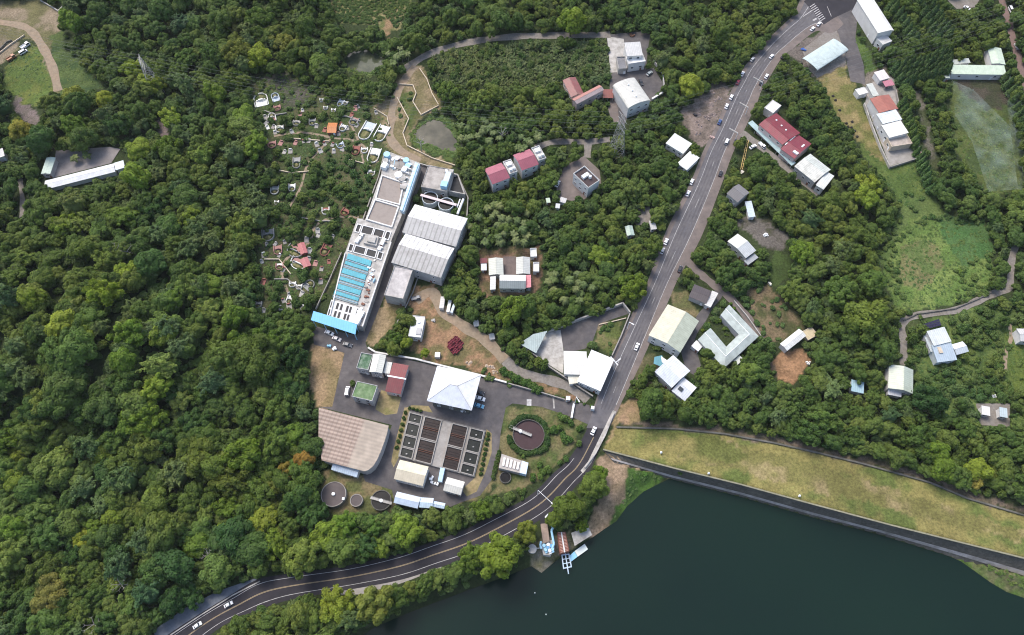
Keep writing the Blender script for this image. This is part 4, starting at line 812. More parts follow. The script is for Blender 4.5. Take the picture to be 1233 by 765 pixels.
for i in range(6):
    mb = MB(); x, y = Pz(494 - i*1.9, 197.5 + i*5.2, 7.6); mb.box(x, y, 6, 2.6, .7, 1.6, -.4); t.part('louvre', mb, wallw)
mb = MB(); pp(mb, [(474,189.5),(488,194.5),(485,205),(471,200)], 6, 6.5); t.part('deck_slab', mb, conc)
for p in ((444,322),(448,331),(444,341),(443,349),(440,357),(437,366),(449,325),(432,375),(434,383)):
    mb = MB(); x, y = Pz(*p, 6.6); mb.box(x, y, 6, rnd.uniform(.9,2.4), rnd.uniform(.9,2), rnd.uniform(.5,1.1), -.4); t.part('hatch', mb, rnd.choice([trimw, rust, wallw]))
mb = MB(); wallpoly(mb, [Pz(*p, 6.9) for p in ((470.5,292),(436.5,392.5))], 6, 6.9, .6, False); wallpoly(mb, [Pz(*p, 6.9) for p in ((415.5,305),(397,379.5))], 6, 6.9, .5, False); t.part('parapet', mb, wallw)
mb = MB(); x, y = Pz(431.5, 382, 7.5); mb.box(x, y, 6, 3.2, 7.5, 1.8, -.36); t.part('white_tank', mb, trimw)
t = T('canopy', 'bright blue sheet canopy across the lower end of the long treatment building', 'canopy', (*Pz(402,388,8), 0))
q = [Pz(*p, 7.5) for p in ((377.4,374.6),(430,390.4),(427.9,402.8),(374.4,385.5))]; mb = MB(); mb.prism(q, 7.25, 7.5); t.part('roof', mb, blueroof)
for s in (.03,.28,.52,.76,.97):
    for u in (.1,.93): x, y = sub(q, s, u, s, u)[0]; t.part('post', MB().box(x, y, 0, .3, .3, 7.24), bluep)
t = T('sludge_pit', 'black triangular open pit in the upper corner of the white-roofed plant hall', 'pit', (*Pz(552,224,3), 0))
q = [Pz(*p, 4) for p in ((545.7,211),(551,210),(559.5,233.5),(540.5,229.8))]; mb = MB(); wallpoly(mb, q, 0, 4, .6); t.part('wall', mb, conc_l); mb = MB(); mb.prism(sub(q,.02,.02,.98,.98), 0, 2.6); t.part('dark_water', mb, black); CLEAR.append([(540,206),(553,207),(564,238),(562,263),(538,233)])
house('flat concrete control block at the upper end of the white-roofed plant hall', [(515.5,199.3),(546,205),(538.3,232),(507.5,224.8)], 6, 'flat', c1=(.36,.33,.30), wall=conc_l, win='S', cat='building', name='building', parapet=.4, extras=(('box',.75,.1,3,7,2.2,wallb),('box',.72,-.6,3.5,3.5,2.8,bluep),('box',.5,.75,1.4,1.4,1),('box',.85,.75,2.6,2,1.5,conc_l)))
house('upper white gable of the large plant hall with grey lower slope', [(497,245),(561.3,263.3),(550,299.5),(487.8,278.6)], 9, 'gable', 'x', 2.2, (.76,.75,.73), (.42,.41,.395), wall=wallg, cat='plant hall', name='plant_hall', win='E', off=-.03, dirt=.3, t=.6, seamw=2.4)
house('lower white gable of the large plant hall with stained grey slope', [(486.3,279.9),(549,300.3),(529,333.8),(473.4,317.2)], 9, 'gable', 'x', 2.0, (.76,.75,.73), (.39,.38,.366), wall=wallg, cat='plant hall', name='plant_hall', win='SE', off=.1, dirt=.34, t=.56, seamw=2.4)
def tank(label, px, py, rpx, h, water, bridge=None, rim=wallw, wl=.6, lid=None, clear=True, cat='tank', name='round_tank', dot=False):
    x, y = Pz(px, py, h); r = rpx * mpp(px, py); t = T(name, label, cat, (x, y, 0))
    mb = MB(); mb.ring(x, y, 0, h, r - .3, r, 48); t.part('wall', mb, rim)
    mb = MB(); mb.cyl(x, y, 0, r - .29, h - wl, 48); t.part('cover' if lid else 'water', mb, lid or water)
    if bridge:
        a, b2 = Pz(*bridge[0], h+.5), Pz(*bridge[1], h+.5); d = math.hypot(b2[0]-a[0], b2[1]-a[1]); an = math.atan2(b2[1]-a[1], b2[0]-a[0]); mb = MB(); cx, cy = (a[0]+b2[0])/2, (a[1]+b2[1])/2
        mb.box(cx, cy, h-.1, d, 1.1, .25, an); n = (-math.sin(an)*.55, math.cos(an)*.55)
        for s in (-1,1):
            mb.tube((a[0]+s*n[0], a[1]+s*n[1], h+1.0), (b2[0]+s*n[0], b2[1]+s*n[1], h+1.0), .05)
            for k in range(7): u = k/6; xx, yy = a[0]+(b2[0]-a[0])*u+s*n[0], a[1]+(b2[1]-a[1])*u+s*n[1]; mb.tube((xx,yy,h), (xx,yy,h+1), .04)
        br = t.part('bridge', mb, conc_l); mb = MB(); mb.cyl(cx, cy, h-1.2, .8, 1.6, 16); t.part('scraper_drive', mb, trimw)
    if dot: mb = MB(); mb.cyl(x, y, h-wl-.02, .75, .7, 14); t.part('hatch', mb, trimw); mb = MB(); mb.box(x+r*.85, y-r*.4, h-.05, 1.1, 1.1, .9); t.part('valve_box', mb, trimw)
    if clear: CLEAR.append([(px+rpx*1.0*math.cos(k*.52), py+rpx*1.0*math.sin(k*.52)) for k in range(12)])
    return t
tank('left one of the two small dark clarifiers above the white plant hall', 517.7, 238.2, 9.4, 4, tank_water, rim=wallb)
tank('right one of the two small dark clarifiers above the white plant hall', 537, 245.6, 9.2, 4, tank_water, rim=wallb)
t = T('walkway', 'pinkish white walkway bridging both small dark clarifiers', 'walkway', (*Pz(528,242,4.5), 0)); mb = MB(); a, b2 = Pz(506.5,234.5,4.6), Pz(549.5,246.6,4.6); mb.box((a[0]+b2[0])/2, (a[1]+b2[1])/2, 4.12, math.hypot(b2[0]-a[0], b2[1]-a[1]), 1.5, .35, math.atan2(b2[1]-a[1], b2[0]-a[0])); t.part('deck', mb, M('pinkish_concrete', (.62,.5,.5), .8, .1, 1)); [t.part('post', MB().box(*p, 0, .5, .5, 4.1), conc_l) for p in (a, b2)]
t = T('pipe_rack', 'white pipe run at the upper right corner of the plant hall', 'pipes', (*Pz(553,248,2), 0)); mb = MB(); mb.path([(*Pz(*p, 3), 3) for p in ((558,240),(554,250),(551,258))], .7, 8); mb.path([(*Pz(*p, 3), 3) for p in ((554,240),(550,251))], .35, 8); t.part('pipe', mb, trimw)
[t.part('support', MB().box(*Pz(*p, 1.5), 0, .4, .4, 2.5), steel) for p in ((556,244),(552.5,254))]
tank('big dark maroon round tank ringed by a clipped hedge', 636.5, 523.5, 19.2, 1.2, maroon_water, bridge=((613.5,513.6),(640,524.3)), rim=conc_d, wl=.9)
tank('largest brown-covered round tank half under the forest edge', 401.5, 595, 15, 3, None, lid=brown_lid, wl=.25, dot=True, rim=conc)
tank('small grey-brown covered round tank between the two larger tanks', 429, 602.5, 7.6, 2.2, None, lid=brown_lid, wl=.3, rim=conc)
tank('black-water clarifier with a white bridge beside the pale blue shed', 458.8, 602.4, 12.2, 2.2, tank_water, bridge=((446,599),(471.5,606.3)), rim=conc_d)
tank('small dark round tank below the garden pump house', 608.5, 575, 7, 1, tank_water, rim=conc_d, wl=.4)
# filter basins
FQ = [Pz(*p, 1.6) for p in ((492.6,495.6),(584.5,518.8),(571,574.2),(479.6,549.6))]; CLEAR.append([(492.6,495.6),(584.5,518.8),(571,574.2),(479.6,549.6)])
t = T('filter_basins', 'dark filter basins in two blocks split by a concrete walkway', 'filter basins', (*sub(FQ,.5,.5,.5,.5)[0], 0))
mb = MB(); mb.prism(FQ, 0, 1.0); t.part('base_slab', mb, conc)
brown_water = M('brown_basin_water', (.018,.011,.011), .3, .35, .3, spec=.12); grn_water = M('green_black_basin_water', (.011,.014,.0135), .3, .35, .3, spec=.12)
trough_m = M('trough_concrete', (.035,.03,.03), .9, .3, .3)
rustd = M('rust_beam', (.10,.045,.03), .8, .3, 1)
def cells(s0, s1, rows, mat, beams):
    for r0, r1 in rows:
        q = sub(FQ, s0, r0, s1, r1); mb = MB(); wallpoly(mb, q, 1.0, 1.7, .4); w = t.part('basin_wall', mb, conc)
        mb = MB(); mb.prism(sub(q,.01,.01,.99,.99), 1.0, 1.06); t.part('water', mb, mat, w)
        if beams:
            for k in (.46,.54): mb = MB(); mb.prism(sub(q,.02,k-.012,.98,k+.012), 1.2, 1.5); t.part('beam', mb, rustd, w)
            for k in (.2,.32,.68,.8): mb = MB(); mb.prism(sub(q,.02,k-.006,.98,k+.006), 1.1, 1.25); t.part('trough', mb, trough_m, w)
        else: c = sub(q,.5,.6,.5,.6)[0]; mb = MB(); mb.box(*c, 1.06, .7, .5, .6); t.part('valve_box', mb, conc_l, w)
RW4 = ((.02,.215),(.24,.505),(.53,.765),(.79,.98)); RW2 = ((.02,.49),(.52,.98))
cells(.015,.175,RW4,grn_water,False); cells(.215,.43,RW2,brown_water,True); cells(.575,.775,RW2,brown_water,True); cells(.815,.985,RW4,grn_water,False)
t = T('container', 'upright light blue container beside the cream shed', 'container', (*Pz(531,572,1.2), 0)); q = [Pz(*p, 2.6) for p in ((530.3,563),(535.6,564.2),(532,580.4),(527.2,579.4))]; mb = MB(); mb.prism(q, .15, 2.6); t.part('body', mb, M('pale_blue_sheet', (.42,.58,.72), .5, .1, .5, seam='Y', seamw=.6, seamd=.2)); mb = MB(); mb.prism(sub(q,.1,.98,.9,1.01), .25, 2.4); t.part('door', mb, trimw)
t = T('valve_station', 'white valve boxes and pipes between the cream and white sheds', 'valves', (*Pz(523,580), 0)); r4 = random.Random(3)
for p in ((521,575),(520,581),(524,582.5),(527,583.5),(519,577.5)): mb = MB(); x, y = Pz(*p); mb.box(x, y, 0, r4.uniform(.6,1.6), r4.uniform(.6,1.3), r4.uniform(.7,1.5), -.3); t.part('valve_box', mb, trimw)
mb = MB(); mb.path([(*Pz(*p), .5) for p in ((521,573),(520,583),(528,584))], .16, 6); t.part('pipe', mb, trimw)
t = T('guard_rail', 'thin steel guard rail around the filter basins', 'railing', (*FQ[0], 0))
for i in range(4):
    a, b2 = FQ[i], FQ[(i+1)%4]; mb = MB(); mb.tube((*a, 1.9), (*b2, 1.9), .05, 5); n = 12
    for k in range(n): u = k/n; mb.tube((a[0]+(b2[0]-a[0])*u, a[1]+(b2[1]-a[1])*u, .9), (a[0]+(b2[0]-a[0])*u, a[1]+(b2[1]-a[1])*u, 1.9), .04, 4)
    t.part('rail', mb, steel)
# garden pump house
PQ = [(604,546.6),(636.2,557.6),(633.5,571.5),(600.5,563.6)]; CLEAR.append(PQ)
t = T('pump_house', 'grey pump house roof with white boxes and a light blue end', 'pump house', (*Pz(617,559,3), 0)); q = [Pz(*p, 3.5) for p in PQ]
mb = MB(); mb.prism(sub(q,0,0,.76,1), 0, 3.5); t.part('wall', mb, M('roof_slab', (.36,.33,.30), .9, .25, .5)); mb = MB(); mb.prism(sub(q,.765,.0,1,1), 0, 3.7); t.part('tank', mb, M('pale_blue_tank', (.5,.62,.74), .5, .1, .5))
for k in range(5): mb = MB(); mb.prism(sub(q,.1+k*.13,.2,.18+k*.13,.8), 3.5, 4.1); t.part('roof_vent', mb, M('vent_box', (.68,.64,.6), .8, .1, 1))
# ------------------------------------------------------------------ lake intake
CLEAR += [[(650,628),(660,628),(669,640),(669,660),(660,670),(650,664)], [(669,641),(683,639),(692,668),(690,684),(677,682)], [(683,668),(705,652),(711,662),(690,678)], [(634,656),(646,655),(646,670),(634,668)]]
t = T('intake_station', 'lakeside pumping station with a brown slab and light blue pipes', 'pump station', (*Pz(657,650,0), 0))
mb = MB(); pp(mb, [(651,631),(659,630),(661.8,652),(654,654.5)], -2, 2.5); t.part('slab_roof', mb, M('brown_slab', (.25,.19,.15), .9, .3, .4))
mb = MB(); pp(mb, [(651,653),(666,650),(668,660),(663,669),(654,668)], -5.5, 1); t.part('pump_pad', mb, conc_l)
for i, (px, py) in enumerate(((655,657),(660,656),(664,657.5),(657,662),(662,663),(659.5,659.5),(665,661.5))):
    mb = MB(); x, y = Pz(px, py, 2); mb.cyl(x, y, 1, .75, 1.4, 12); mb.box(x+.3, y-.9, 1, 1.0, .8, .9, .4); t.part('pump', mb, [bluep, trimw, M('blue_motor', (.12,.3,.5), .5, .1, 1)][i % 3])
mb = MB(); mb.path([(*Pz(*p, 2.2), 2.2) for p in ((664,633.5),(666.3,635),(664,639),(665,645),(667,655),(665,660))], .5, 8); mb.path([(*Pz(*p, 2), 2) for p in ((651.5,652),(650.5,657),(652,661))], .5, 8); t.part('pipe', mb, bluep)
t = T('rail_ramp', 'red-brown slatted ramp with a pale rail running to the water', 'ramp', (*Pz(677,653,0), -5)); q = [Pz(*p, 0) for p in ((670.5,641.5),(681,640.6),(685.5,664),(674,667))]
mb = MB(); mb.prism(q, -5.5, .2); t.part('bed', mb, M('red_brown_bed', (.17,.07,.05), .9, .3, .4))
mb = MB()
for k in range(14): mb.prism(sub(q,.12,k/14+.01,.4,k/14+.035), .2, .4); mb.prism(sub(q,.62,k/14+.01,.9,k/14+.035), .2, .4)
t.part('sleeper', mb, M('pinkish_slat', (.45,.27,.22), .8, .2, 1)); mb = MB(); mb.prism(sub(q,.44,0,.58,1), .2, .55); t.part('rail', mb, wallw)
t = T('dock_frame', 'bluish steel frame dock standing in the lake', 'dock', (*Pz(682,675,-4), -5)); q = [Pz(*p, -3.5) for p in ((676.6,668.5),(685,667.5),(688,682.5),(678.6,684.5))]; mb = MB()
wallpoly(mb, q, -3.7, -3.4, .45)
for k in (.33,.66): a, b2 = sub(q,0,k,1,k)[0], sub(q,1,k,1,k)[0]; mb.box((a[0]+b2[0])/2, (a[1]+b2[1])/2, -3.65, math.dist(a,b2), .35, .25, math.atan2(b2[1]-a[1], b2[0]-a[0]))
a, b2 = sub(q,.5,-.2,.5,0)[0], sub(q,.5,1.5,.5,1.5)[0]; mb.box((a[0]+b2[0])/2, (a[1]+b2[1])/2, -3.6, math.dist(a,b2), .45, .3, math.atan2(b2[1]-a[1], b2[0]-a[0])); t.part('deck_frame', mb, M('blue_grey_steel', (.42,.52,.6), .5, .15, 1)); [t.part('pile', MB().tube((*p,-9),(*p,-3.4),.2), steel) for p in q]
t = T('pontoon', 'floating pontoon with light blue and off-white halves', 'pontoon', (*Pz(696,665,-5), -5)); mb = MB(); pp(mb, [(684.4,670.6),(691.6,664),(695.2,670.6),(688,676)], -5.3, -4.2); t.part('blue_deck', mb, M('sky_blue_deck', (.28,.55,.72), .5, .1, .6)); mb = MB(); pp(mb, [(692,663.7),(704,655),(708,661.4),(695.6,670.3)], -5.3, -4.0); t.part('white_deck', mb, M('off_white_deck', (.62,.66,.62), .6, .1, .6))
t = T('standpipe_tank', 'round white tank on a stem joined to the pump pad', 'tank', (*Pz(641,661,0), -5)); x, y = Pz(641,661,2); mb = MB(); mb.cyl(x, y, .8, 1.9, 1.4, 20); mb.cyl(x, y, 2.2, 1.9, .35, 20, .4); t.part('bowl', mb, conc_l); mb = MB(); mb.tube((x,y,-6.5),(x,y,.8),.5); t.part('stem', mb, conc); mb = MB(); mb.tube((x,y,1.2),(*Pz(651,660,1.2),1.2),.3); t.part('walkway', mb, steel)
for p, l in (((644,714),'white buoy nearer the shore trees on the lake'),((657.5,740),'white buoy farther out on the lake')):
    x, y = Pz(*p, -5); mb = MB(); mb.cyl(x, y, -5.15, .35, .55, 12, .2); mb.cyl(x, y, -4.6, .06, .6, 6); solo('buoy', mb, trimw, l, 'buoy', 'buoys on the lake')
# ------------------------------------------------------------------ dam parts
def strip(name, a, b2, mat, label=None, kind='structure', cat=None):
    mb = MB(); vs = []; f = []
    for i in range(len(a)):
        vs += [a[i], b2[i]]
        if i: f.append((2*i-2, 2*i-1, 2*i+1, 2*i))
    mb.add(vs, f); return struct(name, mb, mat, label)
cz = [.6] + [CREST]*(len(crest)-1); A = [(p[0], p[1], z) for p, z in zip(crest, cz)]; B = [(p[0], p[1], WATER+.1) for p in wline]
def dens(P_):
    o = []
    for a, b2 in zip(P_[:-1], P_[1:]): o += [tuple(p*(1-k/8)+q*k/8 for p, q in zip(a, b2)) for k in range(8)]
    return o + [P_[-1]]
B[0] = (B[0][0], B[0][1], .1); A = dens(A); B = dens(B)
def mixp(a, b2, t, dz=0): return [tuple(p*(1-t)+q*t + (dz if i == 2 else 0) for i, (p, q) in enumerate(zip(u, v))) for u, v in zip(a, b2)]
strip('dam_slope', mixp(A,B,.0,.02), mixp(A,B,1.1,.35), M('dark_riprap', (.075,.07,.06), .95, .4, .8, col2=(.12,.11,.09), c2t=.6, c2scale=.12, bump=.05), 'dark stone facing of the dam')
strip('dam_ledge', mixp(A,B,.70,.7), mixp(A,B,.90,.7), M('pale_ledge', (.3,.28,.27), .9, .3, .3, col2=(.15,.14,.125), c2t=.55, c2scale=.1), 'pale ledge along the waterline')
def wall(label, pts, h, th, mat, name='wall', cat='wall', coping=None, world=False, z0=None, posts=0):
    w = pts if world else [P(*p, h) for p in pts]
    c = w[len(w)//2]; t = T(name, label, cat, (c[0], c[1], z0 if z0 is not None else float(c[2] if len(c) > 2 else 0))); mb = MB(); cb = MB()
    for a, b2 in zip(w[:-1], w[1:]):
        za, zb = (a[2] if len(a) > 2 else 0), (b2[2] if len(b2) > 2 else 0); d = math.hypot(b2[0]-a[0], b2[1]-a[1]); nx_, ny_ = -(b2[1]-a[1])/d*th/2, (b2[0]-a[0])/d*th/2
        for m_, e, l0, l1 in ((mb, 1, -.4, h), (cb, 1.35, h, h+.1)):
            vs = [(p[0]+s*nx_*e, p[1]+s*ny_*e, z+l) for l in (l0, l1) for (p, z, s) in ((a,za,-1),(b2,zb,-1),(b2,zb,1),(a,za,1))]
            m_.add(vs, [(3,2,1,0),(4,5,6,7),(0,1,5,4),(1,2,6,5),(2,3,7,6),(3,0,4,7)])
    t.part('body', mb, mat); t.part('coping', cb, coping or mat); return t
wall('low dark parapet along the crest of the dam above the lake', A, .9, .5, conc_d, coping=M('mossy_coping', (.2,.19,.13), .9, .25, .4), world=True)
wall('dark retaining wall at the foot of the dam grass below the trees', [(p[0], p[1], 0.0) for p in foot], .7, .6, conc_d, coping=conc_d, world=True)
for p, l in (((795.5,546),'white marker post nearest the road on the dam grass'),((852.5,571),'white marker post in the middle of the dam crest'),((961.5,598),'white marker post farthest right on the dam crest')):
    x, y, z = P(*p); mb = MB(); mb.box(x, y, z, .5, .5, 1.6); mb.cyl(x, y, z+1.6, .55, .5, 8, .2); solo('marker_post', mb, trimw, l, 'marker post', 'marker posts on the dam')
wall('pale concrete road barrier on the lake side of the bend', [(739,497),(729,523),(717,546),(704,563)], 1.0, .5, conc_l)
wall('white coping wall along the top edge of the plant yard', [(443,418.5),(452,424),(475,428),(500,432),(525,438.5),(577,451.5),(612,461)], 1.2, .6, conc_l, coping=wallw)
wall('grey boundary wall behind the gate hedge', [(612,461.5),(650,472),(680,481)], 1.6, .35, conc)
wall('tall grey wall around the upper side of the corner lot', [(659,398.5),(700,383),(750,364.5),(759,376)], 2.4, .5, conc_l)
wall('grey roadside wall of the corner lot along the main road', [(758.5,377.5),(748,404),(737,428)], 1.6, .4, conc)
wall('dark wall along the path below the corner lot', [(625,415),(645,428),(662,442),(680,454),(700,468),(714,477)], 2.2, .5, conc_d, coping=conc)
wall('low brown kerb wall between dark yard and grass in the corner lot', [(754,383),(738,387),(721,391)], .5, .3, wallt)
wall('curved white wall bounding the grey yard beside the barrel-roofed warehouse', [(786,64),(789,75),(798,86),(800,104)], 2.0, .4, wallg)
wall('low pale wall segment below the curved wall of the grey yard', [(785,119),(798,111)], 1.6, .8, wallw)
wall('grey compound wall along the left of the walled house', [(1041,124),(1050,150),(1061,178),(1072,201)], 1.8, .4, conc_l)
wall('grey compound wall along the lower and right side of the walled house', [(1072,201),(1111,188.5),(1098,155),(1082,122),(1079,108)], 1.8, .35, conc)
wall('fence wall beside the grass strip left of the treatment building', [(411,304),(396,338),(380,372)], 1.4, .3, conc)
wall('long wall left of the upper treatment building', [(463,183),(456,212),(437,264),(430,264)], 1.6, .4, conc)
wall('wall along the right side of the large plant hall', [(551,210),(563.5,238),(562,263),(552,300),(531,336)], 2.0, .4, conc)
wall('wall along the upper edge of the plant below the terraces', [(464,182),(506,197),(550,210)], 1.4, .4, conc_l)
wall('thin boundary wall from the concrete block to the white house', [(505,328),(497,352),(487,372),(476,392)], 1.0, .3, conc)
wall('stepped wall of the terrace below the upper lane', [(505,82),(514,95),(520,112),(528,126)], .8, .3, wallt)
wall('zigzag wall across the dry terraces', [(480,101),(497,102),(501,112),(497,122),(507,138),(528,127)], .8, .35, wallt)
wall('curved edge wall of the dirt track beside the lower pond', [(450,130),(466,140),(468,150)], .8, .3, wallt)
wall('winding edge wall between dirt track and lower pond', [(478,117),(492,143),(485,160),(490,175),(520,190),(548,199)], .8, .35, wallt)
wall('white hedge-side wall along the lane by the courtyard building', [(884,362),(900,381),(916,404)], 1.2, .3, conc_l)
wall('low concrete wall along the lane below the meadow', [(1088,386),(1104,378),(1150,371.5),(1175,361),(1196,351)], .7, .35, conc_d)
wall('grey field wall in the dry lot at the upper left', [(-5,64),(8,50),(14,48)], 1.0, .4, conc_d)
wall('white pipe wall at the top left corner', [(48,0),(62,8),(70,13),(82,0)], 1.0, .5, conc_l)
wall('sandy low wall beside the trucks at the upper left', [(-4,66),(14,52),(29,42)], .8, .35, wallt)
wall('pale retaining kerb along the left edge of the bottom road', [(313,700),(280,717),(243,740),(205,765)], .5, .35, conc_l)
for i, (pts, lb) in enumerate((([(318,133),(332,138),(345,136)],'below the orange-brown tomb'),([(345,166),(372,168),(396,170)],'along the middle graveyard path'),([(398,138),(418,140),(434,146)],'under the power lines'),([(420,192),(436,196),(446,200)],'above the plant wall'),([(362,262),(386,266),(410,266)],'left of the red-roofed brick tomb'),([(318,312),(336,312),(350,330)],'beside the orange-pink tomb'),([(330,336),(346,336),(366,352)],'by the round white tombs'),([(336,205),(352,208),(372,206)],'below the rectangular framed tomb'))):
    wall('low brown terrace wall in the graveyard ' + lb, pts, .8, .35, wallt if i % 2 else conc)
# solar panels
t = T('solar_array', 'dark solar panel array between the lane and pale grey house', 'solar panels', (*Pz(1122,391,1.5), 0)); q = [Pz(*p, 1.6) for p in ((1111.7,390.5),(1130.5,384),(1133.7,392),(1115.5,396.5))]
for k in range(3): mb = MB(); mb.prism(sub(q,0,k/3+.02,1,(k+1)/3-.03), 1.5, 1.62); t.part('panel', mb, M('solar_cells', (.025,.02,.05), .25, .1, .5))
[t.part('post', MB().box(*sub(q,s,u,s,u)[0], 0, .12, .12, 1.49), steel) for s in (.05,.5,.95) for u in (.1,.9)]; CLEAR.append([(1111.7,390.5),(1130.5,384),(1133.7,392),(1115.5,396.5)])
# ------------------------------------------------------------------ pylons, cables, lamps
def pylon(label, base, top):
    x, y, z = P(*base); best = min(range(15, 70), key=lambda h: abs(float(proj(x, y, z+h)[1]) - top[1])); h = float(best); bw, tw = 3.6, .8
    t = T('pylon', label, 'pylon', (x, y, z), .35); L = lambda k, sx, sy: (sx*(bw+(tw-bw)*k), sy*(bw+(tw-bw)*k), h*k)
    for sx, sy in ((-1,-1),(1,-1),(1,1),(-1,1)): mb = MB(); mb.tube(L(0,sx,sy), L(1,sx,sy), .14, 5, r2=.1); t.part('leg', mb, steel, world=False)
    mb = MB(); n = 7; c4 = ((-1,-1),(1,-1),(1,1),(-1,1))
    for i in range(n):
        k0, k1 = 1-(1-i/n)**1.15, 1-(1-(i+1)/n)**1.15
        for j in range(4):
            a, b2 = c4[j], c4[(j+1)%4]; mb.tube(L(k0,*a), L(k1,*b2), .06, 4); mb.tube(L(k0,*b2), L(k1,*a), .06, 4); mb.tube(L(k1,*a), L(k1,*b2), .055, 4)
    t.part('bracing', mb, steel, world=False)
    tips = []
    for k in (.72,.84,.96):
        mb = MB(); a = 4.6
        for s in (-1,1):
            for sy in (-.7,.7): mb.tube((0,sy,h*k),(0+0,s*a,h*k+.3),.12,4)
            mb.tube((0,0,h*k+1.6),(0,s*a,h*k+.3),.1,4); tips.append((s*a, h*k-.6))
        t.part('crossarm', mb, steel, world=False)
    ca, sa = math.cos(.35), math.sin(.35)
    return [(x - s*sa, y + s*ca, z+zz) for s, zz in tips]
steel.node_tree.nodes['Principled BSDF'].inputs['Metallic'].default_value = .2
t1 = pylon('grey lattice pylon in the woods at the upper left', (190,108), (165,70)); t2 = pylon('grey lattice pylon below the barrel-roofed warehouse', (741,188), (748,140))
cab = M('cable', (.16,.17,.17), .6, .05, 1)
def cable(a, b2, sag, label):
    mb = MB(); n = 22; pts = []
    for i in range(n+1): u = i/n; pts.append(tuple(a[k]*(1-u)+b2[k]*u - (sag*4*u*(1-u) if k == 2 else 0) for k in range(3)))
    mb.path(pts, .028, 4); solo('power_line', mb, cab, label, 'cable', 'power lines')
for i in range(6):
    cable(t1[i], t2[i], 9, 'thin power cable strung between the two lattice pylons')
    v = (t1[i][0]-(t2[i][0]-t1[i][0])*.55, t1[i][1]-(t2[i][1]-t1[i][1])*.55+10, t1[i][2]+6); cable(t1[i], v, 4, 'thin power cable leaving the woodland pylon to the left edge')
    v = (t2[i][0]+260, t2[i][1]+95, t2[i][2]+2); cable(t2[i], v, 6, 'thin power cable leaving the right-hand pylon across the main road')
def lamp(label, a, b2, h=8.0, thick=.16, head=True, name='street_lamp', cat='street lamp', group='street lamps'):
    A2 = Pz(*a, h); B2 = Pz(*b2, h); t = T(name, label, cat, (*A2, float(hgt(*A2))), 0, group)
    mb = MB(); mb.tube((*A2, float(hgt(*A2))-.2), (*A2, h), .16, 8, r2=.11); t.part('pole', mb, trimw); mb = MB(); mb.tube((*A2, h-.05), (*B2, h+.2), thick, 6); t.part('arm', mb, trimw if head else conc_l)
    if head: mb = MB(); mb.box(*B2, h-.02, 1.3, .6, .22, math.atan2(B2[1]-A2[1], B2[0]-A2[0])); t.part('lamp_head', mb, wallw)
lamp('street lamp beside the road lot wall of the corner showroom', (735.5,429.5), (743,438.8)); lamp('street lamp at the lower tip of the showroom roof', (741,437), (746,433)); lamp('street lamp by the upper corner of the corner lot wall', (757.5,388), (762,390.5))
lamp('lamp post with a long arm across the curved road near the lake', (648,590.5), (665,606.5), 8, .1); lamp('lamp post at the top of the pumping station access', (659.8,619), (657.5,622)); lamp('lamp post at the junction by the plant gate', (694,478), (697,483))
for i, (a, b2) in enumerate((((918.5,99.5),(908,94)),((901,129.5),(890.5,124)),((888.5,160.5),(878,155)))):
    lamp(('topmost','middle','lowest')[i] + ' of three white overhead signs across the lane by the parked cars', a, b2, 6, .36, False, 'overhead_sign', 'road sign', 'overhead signs')
t = T('sliding_gate', 'white sliding gate across the plant entrance drive', 'gate', (*Pz(689,495), .02)); a, b2 = Pz(691,486.5,.6), Pz(688,504,.6); an = math.atan2(b2[1]-a[1], b2[0]-a[0]); d = math.dist(a, b2); mb = MB(); mb.box((a[0]+b2[0])/2, (a[1]+b2[1])/2, .1, d, .9, 1.3, an); t.part('leaf', mb, trimw); [t.part('gatepost', MB().box(*p, 0, .5, .5, 1.8), conc_l) for p in (a, b2)]
mb = MB(); q = [Pz(*p) for p in ((634.3,481),(640,481),(639.8,488.8),(634.2,488.6))]; mb.add([(x, y, .04) for x, y in q], [(0,1,2,3)]); struct('road_marking', mb, paintw, 'white painted square on the plant drive')
mb = MB(); q = [Pz(*p) for p in ((665,476),(667,476),(668,492),(666.5,492))]; mb.add([(x, y, .038) for x, y in q], [(0,1,2,3)]); struct('road_marking', mb, conc_l, 'pale joint across the plant drive')
